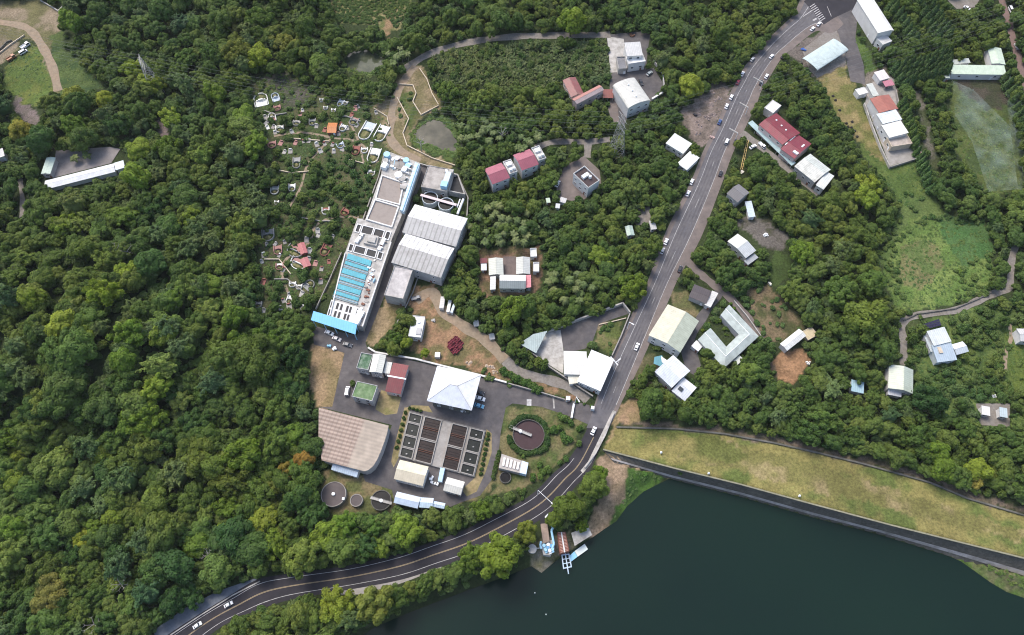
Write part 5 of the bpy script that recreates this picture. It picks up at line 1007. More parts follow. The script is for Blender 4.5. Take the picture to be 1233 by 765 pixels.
# ------------------------------------------------------------------ vehicles
def objcol(name, rough=.35, spec=.5):
    m = bpy.data.materials.new(name); m.use_nodes = True; oi = m.node_tree.nodes.new('ShaderNodeObjectInfo'); b = m.node_tree.nodes['Principled BSDF']
    m.node_tree.links.new(oi.outputs['Color'], b.inputs['Base Color']); b.inputs['Roughness'].default_value = rough; b.inputs['Specular IOR Level'].default_value = spec; return m
paint = objcol('car_paint')
def veh(kind):
    W = .9; parts = []
    b = MB(); w = MB(); r = MB()
    if kind == 'car': prof = [(-2.25,.3),(-2.32,.75),(-2.2,.98),(-1.6,1.02),(1.0,1.02),(2.05,.86),(2.3,.62),(2.28,.3)]; cb, ct_, z1 = (-1.75,1.15), (-1.15,.4), 1.47
    elif kind == 'van': prof = [(-2.4,.35),(-2.45,1.1),(1.6,1.1),(2.2,.95),(2.4,.6),(2.38,.35)]; cb, ct_, z1 = (-2.42,1.7), (-2.3,.95), 1.95
    else: prof = [(-2.5,.45),(-2.5,.95),(.2,.95),(.2,1.05),(2.2,1.05),(2.35,.6),(2.33,.45)]; cb, ct_, z1 = (.25,2.15), (.4,1.8), 1.85
    b.extr(prof, -W, W, 'y'); zt = 1.04 if kind != 'van' else 1.1
    wi, wt = W-.06, W-.2
    vs = [(cb[0],-wi,zt-.03),(cb[1],-wi,zt-.03),(cb[1],wi,zt-.03),(cb[0],wi,zt-.03),(ct_[0],-wt,z1),(ct_[1],-wt,z1),(ct_[1],wt,z1),(ct_[0],wt,z1)]
    w.add(vs, [(3,2,1,0),(4,5,6,7),(0,1,5,4),(1,2,6,5),(2,3,7,6),(3,0,4,7)])
    r.box((ct_[0]+ct_[1])/2, 0, z1-.02, ct_[1]-ct_[0]+.12, 2*wt+.1, .08)
    parts += [('body', b, paint), ('window_glass', w, glass), ('roof', r, paint)]
    if kind == 'truck': c = MB(); [c.box(*q) for q in ((-1.15,.85,.95,2.7,.08,.4),(-1.15,-.85,.95,2.7,.08,.4),(-2.46,0,.95,.08,1.7,.4))]; parts.append(('cargo_bed', c, paint))
    for sx in (-1.4,1.4):
        for sy in (-.82,.82): m = MB(); m.tube((sx, sy-.11, .34), (sx, sy+.11, .34), .34, 14); parts.append(('wheel', m, rubber))
    for sy in (-.62,.62):
        m = MB(); m.box(2.27, sy, .58, .1, .4, .16); parts.append(('headlight', m, lamp_clear)); m = MB(); m.box({'car':-2.27,'van':-2.43,'truck':-2.5}[kind], sy, .62, .1, .36, .2); parts.append(('tail_light', m, lamp_red))
    return [(n, m.mesh(n, mt)) for n, m, mt in parts]
VM = {k: veh(k) for k in ('car','van','truck')}
def vehicle(kind, px, py, ang, col, label, cat=None, s=1.08, group=None):
    s *= .94; x, y, z = P(px, py, .7); o = link({'car':'parked_car','van':'van','truck':'small_truck'}[kind], None); o.location = (x, y, z + .055); o.rotation_euler = (0,0,ang); o.scale = (s,s,s)
    tag(o, label, cat or {'car':'car','van':'van','truck':'truck'}[kind], group or 'cars on and beside the roads')
    for n, me in VM[kind]: c = link(n, me, o); c.color = (*col, 1)
def pdir(ax, ay, bx, by): a, b2 = Pz(ax, ay), Pz(bx, by); return math.atan2(b2[1]-a[1], b2[0]-a[0])
W_ = (.78,.78,.78); SV = (.42,.43,.45); DK_ = (.025,.025,.03); BL = (.03,.07,.2); MR = (.22,.02,.045)
def road_dir(px, py):
    x, y = Pz(px, py); i = min(range(len(RL)-1), key=lambda k: (RL[k][0]-x)**2 + (RL[k][1]-y)**2); return math.atan2(RL[i][1]-RL[i+1][1], RL[i][0]-RL[i+1][0])
for kind, px, py, col, lab in (
 ('car',929,68,W_,'white car driving on the main road below the intersection'), ('car',894,89,W_,'white car parked just above the maroon car'), ('car',906,71.5,SV,'silver car half under roadside trees left of the main road'),
 ('car',888.6,99,MR,'maroon red car parked on the left of the main road'), ('car',880.6,117,W_,'white car parked just below the maroon car'), ('car',875,128,W_,'white car parked at the edge of the junk lot, lower of two'),
 ('car',923,92,W_,'white car parked under trees right of the main road'), ('car',916.5,99.5,DK_,'dark car just below the white car under the right-hand trees'), ('car',943,68,DK_,'dark car parked right of the road near the dirt lot'),
 ('car',978.4,34.7,W_,'white car queueing at the intersection, left of two'), ('car',986,29,W_,'white car queueing at the intersection, right of two'), ('van',875.2,170.5,W_,'white van driving on the main road by the gravel lane'),
 ('car',885.6,171,DK_,'dark car parked at the mouth of the gravel lane'), ('car',866.6,147,BL,'blue car parked at the junk lot'), ('car',833,219,W_,'white car parked left of the road, upper of two near the bend'), ('car',828.5,233,W_,'white car parked left of the road, lower of two near the bend'),
 ('car',867.6,209,DK_,'black car parked right of the road above the grey house'), ('car',802,291,W_,'white car parked in front of the grey car left of the road'), ('car',797.6,302,SV,'grey car parked under the trees behind a white car'), ('car',818.8,324,DK_,'dark car parked at the start of the courtyard lane'),
 ('car',766.8,417.5,W_,'white car driving beside the large beige hall'), ('car',714.6,519,W_,'white car driving just below the plant junction'), ('car',275,728,W_,'white car farther up the curved road at the bottom left'), ('car',237.5,753,W_,'white car lowest on the curved road at the bottom left')):
    vehicle(kind, px, py, road_dir(px, py), col, lab, s=.85 if py > 600 else .98)
PA = pdir(577,479,584,481)
vehicle('car', 578.4, 480, PA, W_, 'white car parked between two others beside the pump hall'); vehicle('car', 577, 488.8, PA, (.12,.33,.48), 'light blue car parked beside the pump hall'); vehicle('car', 577.3, 472.8, PA, DK_, 'black car parked beside the pump hall')
vehicle('car', 418.5, 415.2, pdir(415,414,422,416), (.05,.06,.08), 'dark car parked right of the blue canopy bay'); vehicle('car', 405.5, 408, pdir(400,406,410,410), (.55,.5,.5), 'pale car parked under the edge of the blue canopy'); vehicle('car', 396.5, 401, pdir(393,400,400,403), W_, 'white car mostly under the blue canopy')
vehicle('van', 418.2, 471, pdir(418,478,420,465), W_, 'white van parked beside the mossy flat-roofed house'); vehicle('car', 671.4, 221.4, pdir(669,225,673,217), W_, 'white car on the yard of the dark flat-roofed house')
vehicle('car', 1164.5, 10, pdir(1160,7,1169,12), W_, 'white car in the small lot at the top right'); vehicle('van', 1217, 12, pdir(1213,5,1219,18), W_, 'white van on the brown road at the top right'); vehicle('truck', 917.6, 175.5, pdir(914,172,921,179), W_, 'white pickup at the side of the gravel lane'); vehicle('car', 906.6, 176.8, pdir(903,178,910,174), W_, 'white car left of the pickup on the gravel lane')
vehicle('car', 771.8, 99, pdir(770,94,774,104), DK_, 'black car beside the barrel-roofed warehouse'); vehicle('car', 782, 88.5, pdir(780,90,785,86), (.3,.34,.34), 'grey-green car in the grey yard by the curved wall'); vehicle('truck', 501, 359.5, pdir(498,360,504,359), (.12,.14,.17), 'dark pickup at the dirt clearing'); vehicle('truck', 1188, 66.8, pdir(1186,61,1190,73), W_, 'white truck beside the pale green farm block')
vehicle('truck', 31, 55.5, pdir(24,60,36,52), W_, 'white truck parked at the upper left field', s=1.3); vehicle('truck', 14, 70, pdir(8,74,21,66), (.32,.13,.06), 'orange truck parked at the upper left field', s=1.25); vehicle('van', 28.3, 62.8, pdir(26,64,31,61), W_, 'white van beside the white truck at the upper left field')
vehicle('van', 1188.3, 60.5, pdir(1186,58,1191,63), W_, 'white van behind the pale green farm block', s=.9); vehicle('car', 1224.5, 56, pdir(1221,50,1227,60), W_, 'white car right of the brown road')
for p, l, c in (((967,60),'blue tarp heap on the dirt lot by the open shed',(.04,.1,.32)),((1211,52),'blue and white tarp pile beside the brown road',(.2,.33,.5)),((396.5,417),'light blue sheet stack at the lower end of the plant alley',(.25,.5,.66)),((403.5,420.5),'white sheet stack at the lower end of the plant alley',(.72,.74,.74)),((761,43.5),'brown timber pile on the terrace at top centre',(.2,.1,.06)),((655,436),'white scrap heap on the path below the corner lot',(.5,.45,.42)),((973,437.5),'white bags heap beside the orange slope',(.7,.69,.66)),((925,342),'white broken plank pile on the brown slope',(.6,.58,.5)),((922,284),'white bags heap in the dark yard right of the orchard house',(.66,.68,.68)),((893,208),'white timber pile at the end of the bamboo scaffold',(.6,.57,.5)),((857,166),'pinkish rubble heap in the junk lot',(.42,.3,.27)),((838,139),'ring of old tyres in the junk lot',(.05,.045,.05)),((522,386),'grey rubble heap at the dirt clearing',(.4,.38,.36)),((600,325),'dark barrel stack beside the farm',(.06,.05,.05)),((1196,478),'white post frame above the two huts at lower right',(.6,.6,.58)),((787,446),'white scrap heap below the teal tarp',(.6,.57,.52))):
    x, y, z = P(*p); k = mpp(*p); mb = MB(); r2 = random.Random(int(p[0]))
    for i in range(7): mb.box(x + r2.uniform(-2.2,2.2)*k, y + r2.uniform(-1.8,1.8)*k, z-.05 + .004*i, r2.uniform(1.2,3.0)*k, r2.uniform(.8,2.0)*k, r2.uniform(.3,1.1), r2.uniform(0,3))
    solo(l.split()[-1] if False else ('tyre_pile' if 'tyre' in l else 'heap' if 'heap' in l else 'post_frame' if 'frame' in l else 'pile' if 'pile' in l else 'stack'), mb, M('heap_material', c, .8, .3, .8), l, 'heap')
r2 = random.Random(21); rub = [M('rubble', (.24,.19,.17), .95, .35, .8), M('pale_rubble', (.42,.33,.25), .95, .3, .8)]
for i in range(26):
    if i < 15: px, py = r2.uniform(838,872), r2.uniform(108,172)
    else: px, py = r2.uniform(555,605), r2.uniform(418,452)
    if not any(pip(np.array([px]), np.array([py]), q)[0] for q in ([(842,114),(866,101),(878,110),(862,150),(858,168),(844,172),(824,150)], [(562,412),(596,432),(602,450),(580,444),(560,436)])): continue
    x, y, z = P(px, py); mb = MB()
    for k in range(6): mb.cyl(x + r2.uniform(-1.4,1.4), y + r2.uniform(-1.2,1.2), z-.15, r2.uniform(.4,1.1), r2.uniform(.3,1.0), 7, r2.uniform(.1,.4))
    solo('rubble_heap', mb, rub[i > 14], 'low rubble heap scattered on the brown junk lot' if i < 15 else 'pale rubble heap on the orange dirt below the path', 'rubble', 'rubble heaps in the junk lot' if i < 15 else 'rubble heaps on the orange dirt')
mb = MB(); a, b2 = P(900,170), P(892.5,205)
for s in (-.5,.5): mb.tube((a[0]+s,a[1],.6),(b2[0]+s,b2[1],.6),.18,6)
for k in range(12): u = k/11; mb.tube((a[0]+(b2[0]-a[0])*u-.8, a[1]+(b2[1]-a[1])*u, .75),(a[0]+(b2[0]-a[0])*u+.8, a[1]+(b2[1]-a[1])*u, .75),.1,5)
solo('bamboo_ladder', mb, M('yellow_bamboo', (.5,.36,.14), .7, .2, 1), 'yellow bamboo frame lying beside the gravel lane', 'bamboo frame'); CLEAR.append([(897,168),(903,168),(896,208),(889,208)])
# scattered dark stones along the dry field
for i, (px, py) in enumerate(((1003,116),(1006,121),(1011,133),(1019,149),(1021,153),(1025,154),(1022,158),(1029,158),(1032,165),(1026,147),(965,77),(970,83),(973,88))):
    x, y, z = P(px, py); mb = MB(); mb.cyl(x, y, z-.1, 1.0, .9, 9, .5); solo('dark_bush_stump', mb, M('dark_stump', (.04,.035,.03), .95, .3, 1), 'small dark stump in the rows on the dry field' if px > 990 else 'small dark stump on the dirt lot edge', 'stump', 'dark stumps')
# ------------------------------------------------------------------ graves
moundm = M('grave_mound_grass', (.12,.12,.045), .95, .35, .8, col2=(.22,.19,.09), c2t=.55, c2scale=.5)
tilew = M('white_grave_tiles', (.68,.67,.63), .7, .2, .6, col2=(.42,.41,.37), c2t=.62, c2scale=.4); tileg = M('grey_grave_tiles', (.26,.26,.25), .8, .25, .6); tilep = M('pink_grave_tiles', (.33,.17,.15), .7, .2, .6); tileb = M('bluish_grave_tiles', (.42,.47,.52), .6, .15, .6); brick = M('red_grave_brick', (.25,.10,.08), .9, .25, .8); tileo = M('orange_grave_tiles', (.55,.22,.07), .7, .15, .6)
def tomb(label, px, py, L, W, ang, mat, court=None, big=True):
    x, y, z = P(px, py, .5); t = T('tomb', label, 'tomb', (x, y, z), ang, 'tombs of the hillside graveyard'); n = 12; k = mpp(px, py); L *= k*.92; W *= k*.92
    path = [(-W/2, L*.5)] + [(-W/2*math.cos(math.pi*i/n), -(L/2-W/2) - W/2*math.sin(math.pi*i/n)) for i in range(n+1)] + [(W/2, L*.5)]
    mb = MB()
    for a, b2 in zip(path[:-1], path[1:]): d = math.dist(a, b2); mb.box((a[0]+b2[0])/2, (a[1]+b2[1])/2, -.3, d+.2, .42, 1.1, math.atan2(b2[1]-a[1], b2[0]-a[0]))
    t.part('surround_wall', mb, mat, world=False)
    mb = MB(); mb.box(0, L*.27, -.3, W*.84, L*.46, .55); t.part('forecourt', mb, court or mat, world=False)
    mb = MB(); m = 10; rx, ry = W*.36, L*.26; vs = [(0,-L*.2,1.0)] + [(rx*r*math.cos(2*math.pi*i/m), -L*.2+ry*r*math.sin(2*math.pi*i/m), h2) for r, h2 in ((.55,.8),(1,-.2)) for i in range(m)]
    mb.add(vs, [(0,1+i,1+(i+1)%m) for i in range(m)] + [(1+i,1+m+i,1+m+(i+1)%m,1+(i+1)%m) for i in range(m)]); t.part('mound', mb, moundm, world=False)
    mb = MB(); mb.box(0, L*.06, .2, W*.34, L*.08, 1.3); mb.box(-W*.28, L*.06, .2, W*.14, L*.06, .8); mb.box(W*.28, L*.06, .2, W*.14, L*.06, .8); t.part('headstone', mb, mat, world=False)
    CLEAR.append([(px-4,py-4),(px+4,py-4),(px+4,py+4),(px-4,py+4)] if L < 6 else [tuple(float(v) for v in proj(x+a*math.cos(ang)-b2*math.sin(ang), y+a*math.sin(ang)+b2*math.cos(ang), z+.5)) for a, b2 in ((-W*.62,L*.6),(W*.62,L*.6),(W*.62,-L*.62),(-W*.62,-L*.62))])
A0 = -.35
for a in (
 ('largest white horseshoe tomb at the upper left of the graveyard',314,120,22,17,.3+math.pi,tilew), ('bluish white tomb beside the largest horseshoe tomb',331.5,117,14,9,.4+math.pi,tileb), ('orange-brown tiled tomb below the bluish white tomb',334,130,9,8,.3,tilep), ('white tomb with a brown forecourt below the orange-brown tomb',327.5,141,13,9,.3+math.pi,tilew,tilep),
 ('white stepped tomb below the white brown-forecourt tomb',336.7,155,12,10,.2,tilew), ('beige tomb under the forest edge left in the graveyard',327.4,174,11,10,.2,tilep), ('round beige tomb above the graveyard centre',357,148,9,9,0,conc_l), ('grey tomb left of the orange-roofed tomb',376,147,11,8,.1,tileg),
 ('small white tomb right of the orange-roofed tomb',413,154,11,8,A0,tilew), ('pink-topped tomb near the top of the graveyard',426,146,13,10,A0,tileg,tilep), ('tall white and blue tomb near the power lines',410,124,11,6,A0,tileb), ('tiny white tomb right of the tall white and blue tomb',416,124,6,5,A0,tilew),
 ('tiny white tomb beside a bush under the power lines',401.5,133,6,5,0,tilew), ('small white tomb under the power lines, second from the left',392,130,5,5,0,tilew), ('small white tomb under the power lines, leftmost',387,120.5,5,4,0,tilew),
 ('big white oblong horseshoe tomb with pale blue forecourt',441.5,157.5,30,15,A0,tilew,tileb), ('big white horseshoe tomb right of the pale blue forecourt tomb',459,160.5,27,14,A0,tilew), ('big white horseshoe tomb nearest the treatment building',450,187,24,14,-.2,tilew), ('small round white tomb left of the horseshoe tomb nearest the plant',438.7,181,9,8,0,tilew), ('brown brick tomb left of the small round white tomb',428.5,181,15,9,-.1,brick),
 ('bluish grey tomb hidden among trees right of centre',410,175,9,9,.5,tileb), ('rectangular white framed tomb among the trees',357,196,18,9,.1,tileg,tileg), ('small white tomb at the edge of the plant wall',447,208,10,9,0,tilew), ('white tomb in the wood left of the treatment building, leftmost',330.5,229,13,10,.1,tilew), ('whitish tomb with a small court in the wood',351.5,226,12,8,.1,tilew), ('tiny white tomb below the leftmost wood tomb',333,244,6,5,0,tilew),
 ('white tomb beside a brown wall in the wood',392,254,11,9,.1,tilew,brick), ('red-roofed brick tomb nearest the upper treatment building',415.5,255.5,11,10,-.5,brick,brick), ('large grey round tomb left of the pink tomb pair',322.7,283,18,15,.2,tileg), ('orange-pink tomb below the large grey round tomb',334.5,301,14,10,.2,tilep), ('grey walled tomb with a pink court, upper of the pair',355,303,16,24,1.1+math.pi/2+math.pi,tileg,tilep), ('white walled tomb with a pink court, lower of the pair',359,318,15,24,1.1+math.pi/2+math.pi,tilew,tilep),
 ('pinkish red tomb right of the pink tomb pair',392,301,18,11,-.3,brick), ('pink and white tomb below the orange-pink tomb',336.5,321,10,9,.1,tilep,tilew), ('round white tomb below the pink pair, left of two',352,342.5,8,8,0,tilew), ('round white tomb below the pink pair, right of two',360,345.5,7,7,0,tilew), ('grey horseshoe tomb with a white rim near the plant fence',372,343,14,13,2.4,tileg), ('white tomb with a narrow court in the lower graveyard',348.5,361,12,7,-.2,tilew), ('grey tomb under bushes at the lower left of the graveyard',311,367,9,8,0,tileg)):
    tomb(*a)
rg_ = random.Random(17); made = 0
while made < 58:
    px, py = (rg_.uniform(318,458), rg_.uniform(126,185)) if made < 32 else (rg_.uniform(308,400), rg_.uniform(275,375))
    if not pip(np.array([px]), np.array([py]), GRAVE)[0] or any(pip(np.array([px]), np.array([py]), q)[0] for q in CLEAR[-90-made:]): continue
    made += 1; x, y, z = P(px, py, .4); an = rg_.uniform(-.5,.5); t = T('small_tomb', 'small weathered grave half hidden in the graveyard scrub', 'grave', (x, y, z), an, 'small graves in the scrub'); o_k = t.o.__setitem__('kind', 'thing'); s_ = rg_.uniform(.8,1.3); mt = rg_.choice([tilew, tileg, tileg, conc_l, tilep, brick])
    mb = MB(); mb.box(0, .2, -.3, 2.0*s_, 2.6*s_, .55); t.part('slab', mb, rg_.choice([mt, conc]), world=False); mb = MB(); mb.box(0, 1.3*s_, -.2, 1.3*s_, .5, 1.3); t.part('headstone', mb, mt, world=False)
    CLEAR.append([(px-3.5,py-3.5),(px+3.5,py-3.5),(px+3.5,py+3.5),(px-3.5,py+3.5)])
house('orange-roofed shrine tomb at the centre of the graveyard', [(395,147.5),(406,148.5),(405,160.5),(394,159.5)], 2.6, 'gable', 'x', .8, (.5,.17,.04), wall=brick, cat='shrine', name='shrine', win='', dirt=.2)
house('pink-roofed shrine on the upper tomb of the pink pair', [(358,294),(366,292),(371,304),(362,307)], 2.2, 'gable', 'y', .5, (.42,.13,.13), wall=brick, cat='shrine', name='shrine', win='', door=False)
house('pink-roofed shrine on the lower tomb of the pink pair', [(361,312),(370,310),(375,319),(366,324)], 2.2, 'gable', 'y', .5, (.42,.14,.14), wall=brick, cat='shrine', name='shrine', win='', door=False)
# ------------------------------------------------------------------ shade nets
nm = bpy.data.materials.new('shade_net'); nm.use_nodes = True; b = nm.node_tree.nodes['Principled BSDF']; b.inputs['Base Color'].default_value = (.36,.46,.41,1); b.inputs['Alpha'].default_value = .22; b.inputs['Roughness'].default_value = .9
n1 = nm.node_tree.nodes.new('ShaderNodeTexNoise'); n1.inputs['Scale'].default_value = .12; n1.inputs['Detail'].default_value = 6; tc = nm.node_tree.nodes.new('ShaderNodeTexCoord'); nm.node_tree.links.new(tc.outputs['Object'], n1.inputs['Vector']); r1 = nm.node_tree.nodes.new('ShaderNodeMapRange'); r1.inputs['From Min'].default_value = .35; r1.inputs['From Max'].default_value = .7; r1.inputs['To Min'].default_value = .01; r1.inputs['To Max'].default_value = .2; nm.node_tree.links.new(n1.outputs['Fac'], r1.inputs['Value']); nm.node_tree.links.new(r1.outputs['Result'], b.inputs['Alpha'])
for lab, q in (('pale green shade net sagging over the farm field', [(1147,97),(1172,108),(1216,152),(1226,228),(1190,231),(1170,170),(1150,140)]), ('bluish green shade net along the right side of the farm field', [(1208,92),(1216,90),(1240,150),(1240,236),(1226,232),(1216,152)])):
    t = T('shade_net', lab, 'shade net', (*Pz(*q[0]), 0)); w = [Pz(*p, 3.2) for p in q]; c = np.mean(w, axis=0); mb = MB(); n = len(w); R = 6
    ring = [[tuple(c + (np.array(w[i])*(1-u) + np.array(w[(i+1)%n])*u - c)*k/R) for i in range(n) for u in (0,.25,.5,.75)] for k in range(1, R+1)]
    m = n*4; z = lambda p, k: 3.2 - (1-k/R)*1.1 + .35*math.sin(p[0]*.5)*math.cos(p[1]*.4)*(k < R)
    vs = [(*c, 2.1)] + [(p[0], p[1], z(p, k+1)) for k, rg in enumerate(ring) for p in rg]
    mb.add(vs, [(0,1+i,1+(i+1)%m) for i in range(m)] + [(1+k*m+i, 1+(k+1)*m+i, 1+(k+1)*m+(i+1)%m, 1+k*m+(i+1)%m) for k in range(R-1) for i in range(m)])
    o = t.part('net', mb, nm); [setattr(p, 'use_smooth', True) for p in o.data.polygons]
    for p in w: pb = MB(); pb.tube((*p,0),(*p,3.3),.09,6); t.part('pole', pb, steel)
# ------------------------------------------------------------------ foliage meshes (unit size, scaled by the tree)
def leafmat(name, ramp, trans=.0):
    m = bpy.data.materials.new(name); m.use_nodes = True; nt = m.node_tree; N = nt.nodes; Lk = nt.links; b = N['Principled BSDF']
    b.inputs['Roughness'].default_value = .65; b.inputs['Specular IOR Level'].default_value = .25
    oi = N.new('ShaderNodeObjectInfo'); cr_ = N.new('ShaderNodeValToRGB'); el = cr_.color_ramp.elements
    for i, (p, c) in enumerate(ramp):
        e = el[i] if i < 2 else el.new(p); e.position = p; e.color = (*c, 1)
    Lk.new(oi.outputs['Random'], cr_.inputs['Fac'])
    m1 = N.new('ShaderNodeMix'); m1.data_type = 'RGBA'; m1.blend_type = 'MULTIPLY'; m1.inputs[0].default_value = 1; Lk.new(cr_.outputs['Color'], m1.inputs[6]); Lk.new(oi.outputs['Color'], m1.inputs[7])
    tc = N.new('ShaderNodeTexCoord'); n1 = N.new('ShaderNodeTexNoise'); n1.inputs['Scale'].default_value = 3.2; n1.inputs['Detail'].default_value = 5; Lk.new(tc.outputs['Object'], n1.inputs['Vector'])
    mr = N.new('ShaderNodeMapRange'); mr.inputs['From Min'].default_value = .3; mr.inputs['From Max'].default_value = .7; mr.inputs['To Min'].default_value = .62; mr.inputs['To Max'].default_value = 1.38; Lk.new(n1.outputs['Fac'], mr.inputs['Value'])
    m2 = N.new('ShaderNodeMix'); m2.data_type = 'RGBA'; m2.blend_type = 'MULTIPLY'; m2.inputs[0].default_value = 1; Lk.new(m1.outputs[2], m2.inputs[6]); Lk.new(mr.outputs['Result'], m2.inputs[7])
    ge = N.new('ShaderNodeNewGeometry'); n2 = N.new('ShaderNodeTexNoise'); n2.inputs['Scale'].default_value = .02; n2.inputs['Detail'].default_value = 3; Lk.new(ge.outputs['Position'], n2.inputs['Vector'])
    r2 = N.new('ShaderNodeMapRange'); r2.inputs['From Min'].default_value = .38; r2.inputs['From Max'].default_value = .62; Lk.new(n2.outputs['Fac'], r2.inputs['Value'])
    rg = N.new('ShaderNodeMix'); rg.data_type = 'RGBA'; rg.inputs[6].default_value = (.88,.98,1.06,1); rg.inputs[7].default_value = (1.09,1.04,.86,1); Lk.new(r2.outputs['Result'], rg.inputs[0])
    m3 = N.new('ShaderNodeMix'); m3.data_type = 'RGBA'; m3.blend_type = 'MULTIPLY'; m3.inputs[0].default_value = 1; Lk.new(m2.outputs[2], m3.inputs[6]); Lk.new(rg.outputs[2], m3.inputs[7])
    Lk.new(m3.outputs[2], b.inputs['Base Color'])
    if trans:
        tr_ = N.new('ShaderNodeBsdfTranslucent'); Lk.new(m3.outputs[2], tr_.inputs['Color']); mx = N.new('ShaderNodeMixShader'); mx.inputs[0].default_value = trans
        Lk.new(b.outputs[0], mx.inputs[1]); Lk.new(tr_.outputs[0], mx.inputs[2]); Lk.new(mx.outputs[0], N['Material Output'].inputs['Surface'])
    return m
leaf = leafmat('foliage', [(0,(.078,.128,.026)),(1,(.154,.194,.042)),(.35,(.094,.150,.030)),(.7,(.124,.174,.035))], .38)
bamboo_l = leafmat('bamboo_foliage', [(0,(.078,.122,.036)),(1,(.115,.150,.050))], .18)
palm_l = leafmat('palm_foliage', [(0,(.075,.11,.034)),(1,(.12,.14,.055))], .15)
conif_l = leafmat('conifer_foliage', [(0,(.045,.09,.025)),(1,(.07,.115,.03))], .1)
grass_l = leafmat('undergrowth_foliage', [(0,(.065,.12,.027)),(1,(.12,.165,.044))], .2)
bark = M('bark', (.12,.095,.07), .95, .3, 2); palm_bark = M('palm_bark', (.22,.19,.16), .95, .25, 2)
ICO = None
def ico():
    global ICO
    if ICO is None:
        import bmesh; bm = bmesh.new(); bmesh.ops.create_icosphere(bm, subdivisions=1, radius=1); bm.verts.ensure_lookup_table()
        ICO = (np.array([v.co[:] for v in bm.verts]), np.array([[v.index for v in f.verts] for f in bm.faces])); bm.free()
    return ICO
def np_mesh(name, vq, tris_v, tris_f, mat):
    """vq: (n,4,3) leaf quads; plus a triangle core"""
    nq = len(vq); V = np.concatenate([vq.reshape(-1, 3), tris_v]) if len(tris_v) else vq.reshape(-1, 3)
    loops = np.concatenate([np.arange(nq*4), (tris_f + nq*4).ravel()]) if len(tris_v) else np.arange(nq*4)
    starts = np.concatenate([np.arange(nq)*4, nq*4 + np.arange(len(tris_f))*3]); tot = np.concatenate([np.full(nq, 4), np.full(len(tris_f), 3)])
    me = bpy.data.meshes.new(name); me.vertices.add(len(V)); me.vertices.foreach_set('co', V.astype(np.float32).ravel())
    me.loops.add(len(loops)); me.loops.foreach_set('vertex_index', loops.astype(np.int32)); me.polygons.add(len(starts)); me.polygons.foreach_set('loop_start', starts.astype(np.int32)); me.polygons.foreach_set('loop_total', tot.astype(np.int32))
    me.materials.append(mat); me.update(); me.validate(); return me
def nrm(a): return a / (np.linalg.norm(a, axis=-1, keepdims=True) + 1e-9)
def quads(p, n, s, r, asp=1.5):
    t = nrm(np.cross(n, r.normal(size=n.shape))); b2 = np.cross(n, t); s = s[:, None]
    return np.stack([p - t*s*asp*.5, p - b2*s*.5 + n*s*.12, p + t*s*asp*.5, p + b2*s*.5 + n*s*.12], 1)
def crown(seed, nl=18, spread=.62, lr=(.30,.46), flat=.8, nleaf=1700, ls=.115, jag=.5, cz=1.25, mat=None):
    r = np.random.default_rng(seed); k = np.arange(nl) + .5; ph = np.arccos(1 - 1.35*k/nl); th = math.pi*(1+5**.5)*k + r.normal(size=nl)*.25
    an = r.uniform(.8,1.22); d = np.stack([np.sin(ph)*np.cos(th)*an, np.sin(ph)*np.sin(th)/an, np.cos(ph)], 1); C = r.normal(size=(nl,3))*np.array([.09,.09,.08]) + d * spread * r.uniform(.6, 1.2, (nl,1)) * np.array([1,1,flat]) + np.array([0,0,cz]); R = r.uniform(*lr, nl)
    m = nleaf*3; j = r.choice(nl, m, p=R**2/np.sum(R**2)); dd = nrm(r.normal(size=(m,3))); dd[:,2] = np.abs(dd[:,2])*np.where(r.random(m) < .8, 1, -1); P_ = C[j] + dd * R[j][:,None] * r.uniform(.88, 1.12, (m,1))
    ds = np.linalg.norm(P_[:,None] - C[None], axis=2) / R[None]; ds[np.arange(m), j] = 9; ok = (ds.min(1) > .88) & (P_[:,2] > cz - .75); P_, dd = P_[ok][:nleaf], dd[ok][:nleaf]
    n = nrm(dd + np.array([0,0,.25]) + jag*r.normal(size=P_.shape)); vq = quads(P_, n, ls * r.uniform(.65, 1.45, len(P_)), r)
    iv, if_ = ico(); tv = []; tf = []
    for i in range(nl): tf.append(if_ + len(iv)*i); tv.append(iv * R[i]*.86 * r.uniform(.92, 1.08, (len(iv),1)) + C[i])
    tv.append(iv * np.array([spread*.9, spread*.9, .5]) + np.array([0,0,cz-.15])); tf.append(if_ + len(iv)*nl)
    return np_mesh('crown', vq, np.concatenate(tv), np.concatenate(tf), mat or leaf)
def trunk_mesh(seed, h=1.0, r0=.07, limbs=4):
    r = random.Random(seed); mb = MB(); mb.tube((0,0,-.15), (.02,.01,h*.6), r0, 8, r2=r0*.75); mb.tube((.02,.01,h*.58), (.0,.03,h*1.25), r0*.75, 7, r2=r0*.3)
    for i in range(limbs): a = i*6.28/limbs + r.uniform(-.4,.4); mb.tube((.02,.01,h*(.5+.08*i)), (.45*math.cos(a), .45*math.sin(a), h*(1.0+.1*r.random())), r0*.45, 6, r2=r0*.18)
    return mb.mesh('trunk', bark)
CROWNS = [crown(s, nl, sp, lr, fl, nle, ls, jg) for s, nl, sp, lr, fl, nle, ls, jg in (
 (1,26,.66,(.20,.38),.8,2200,.09,.28),(2,34,.70,(.17,.31),.75,2400,.08,.25),(3,20,.62,(.26,.44),.85,2000,.095,.32),(4,30,.68,(.18,.38),.9,2200,.085,.3),(5,40,.73,(.14,.28),.7,2500,.08,.25),(6,22,.60,(.22,.46),.95,2100,.095,.34),(7,46,.75,(.13,.26),.8,2600,.075,.27),(8,26,.68,(.22,.36),.65,2200,.1,.4))]
PLUME_T = None
DOMES = [crown(31, 46, .78, (.16,.28), .5, 3600, .06, .35, .95), crown(32, 40, .78, (.18,.30), .55, 3400, .065, .4, .95)]
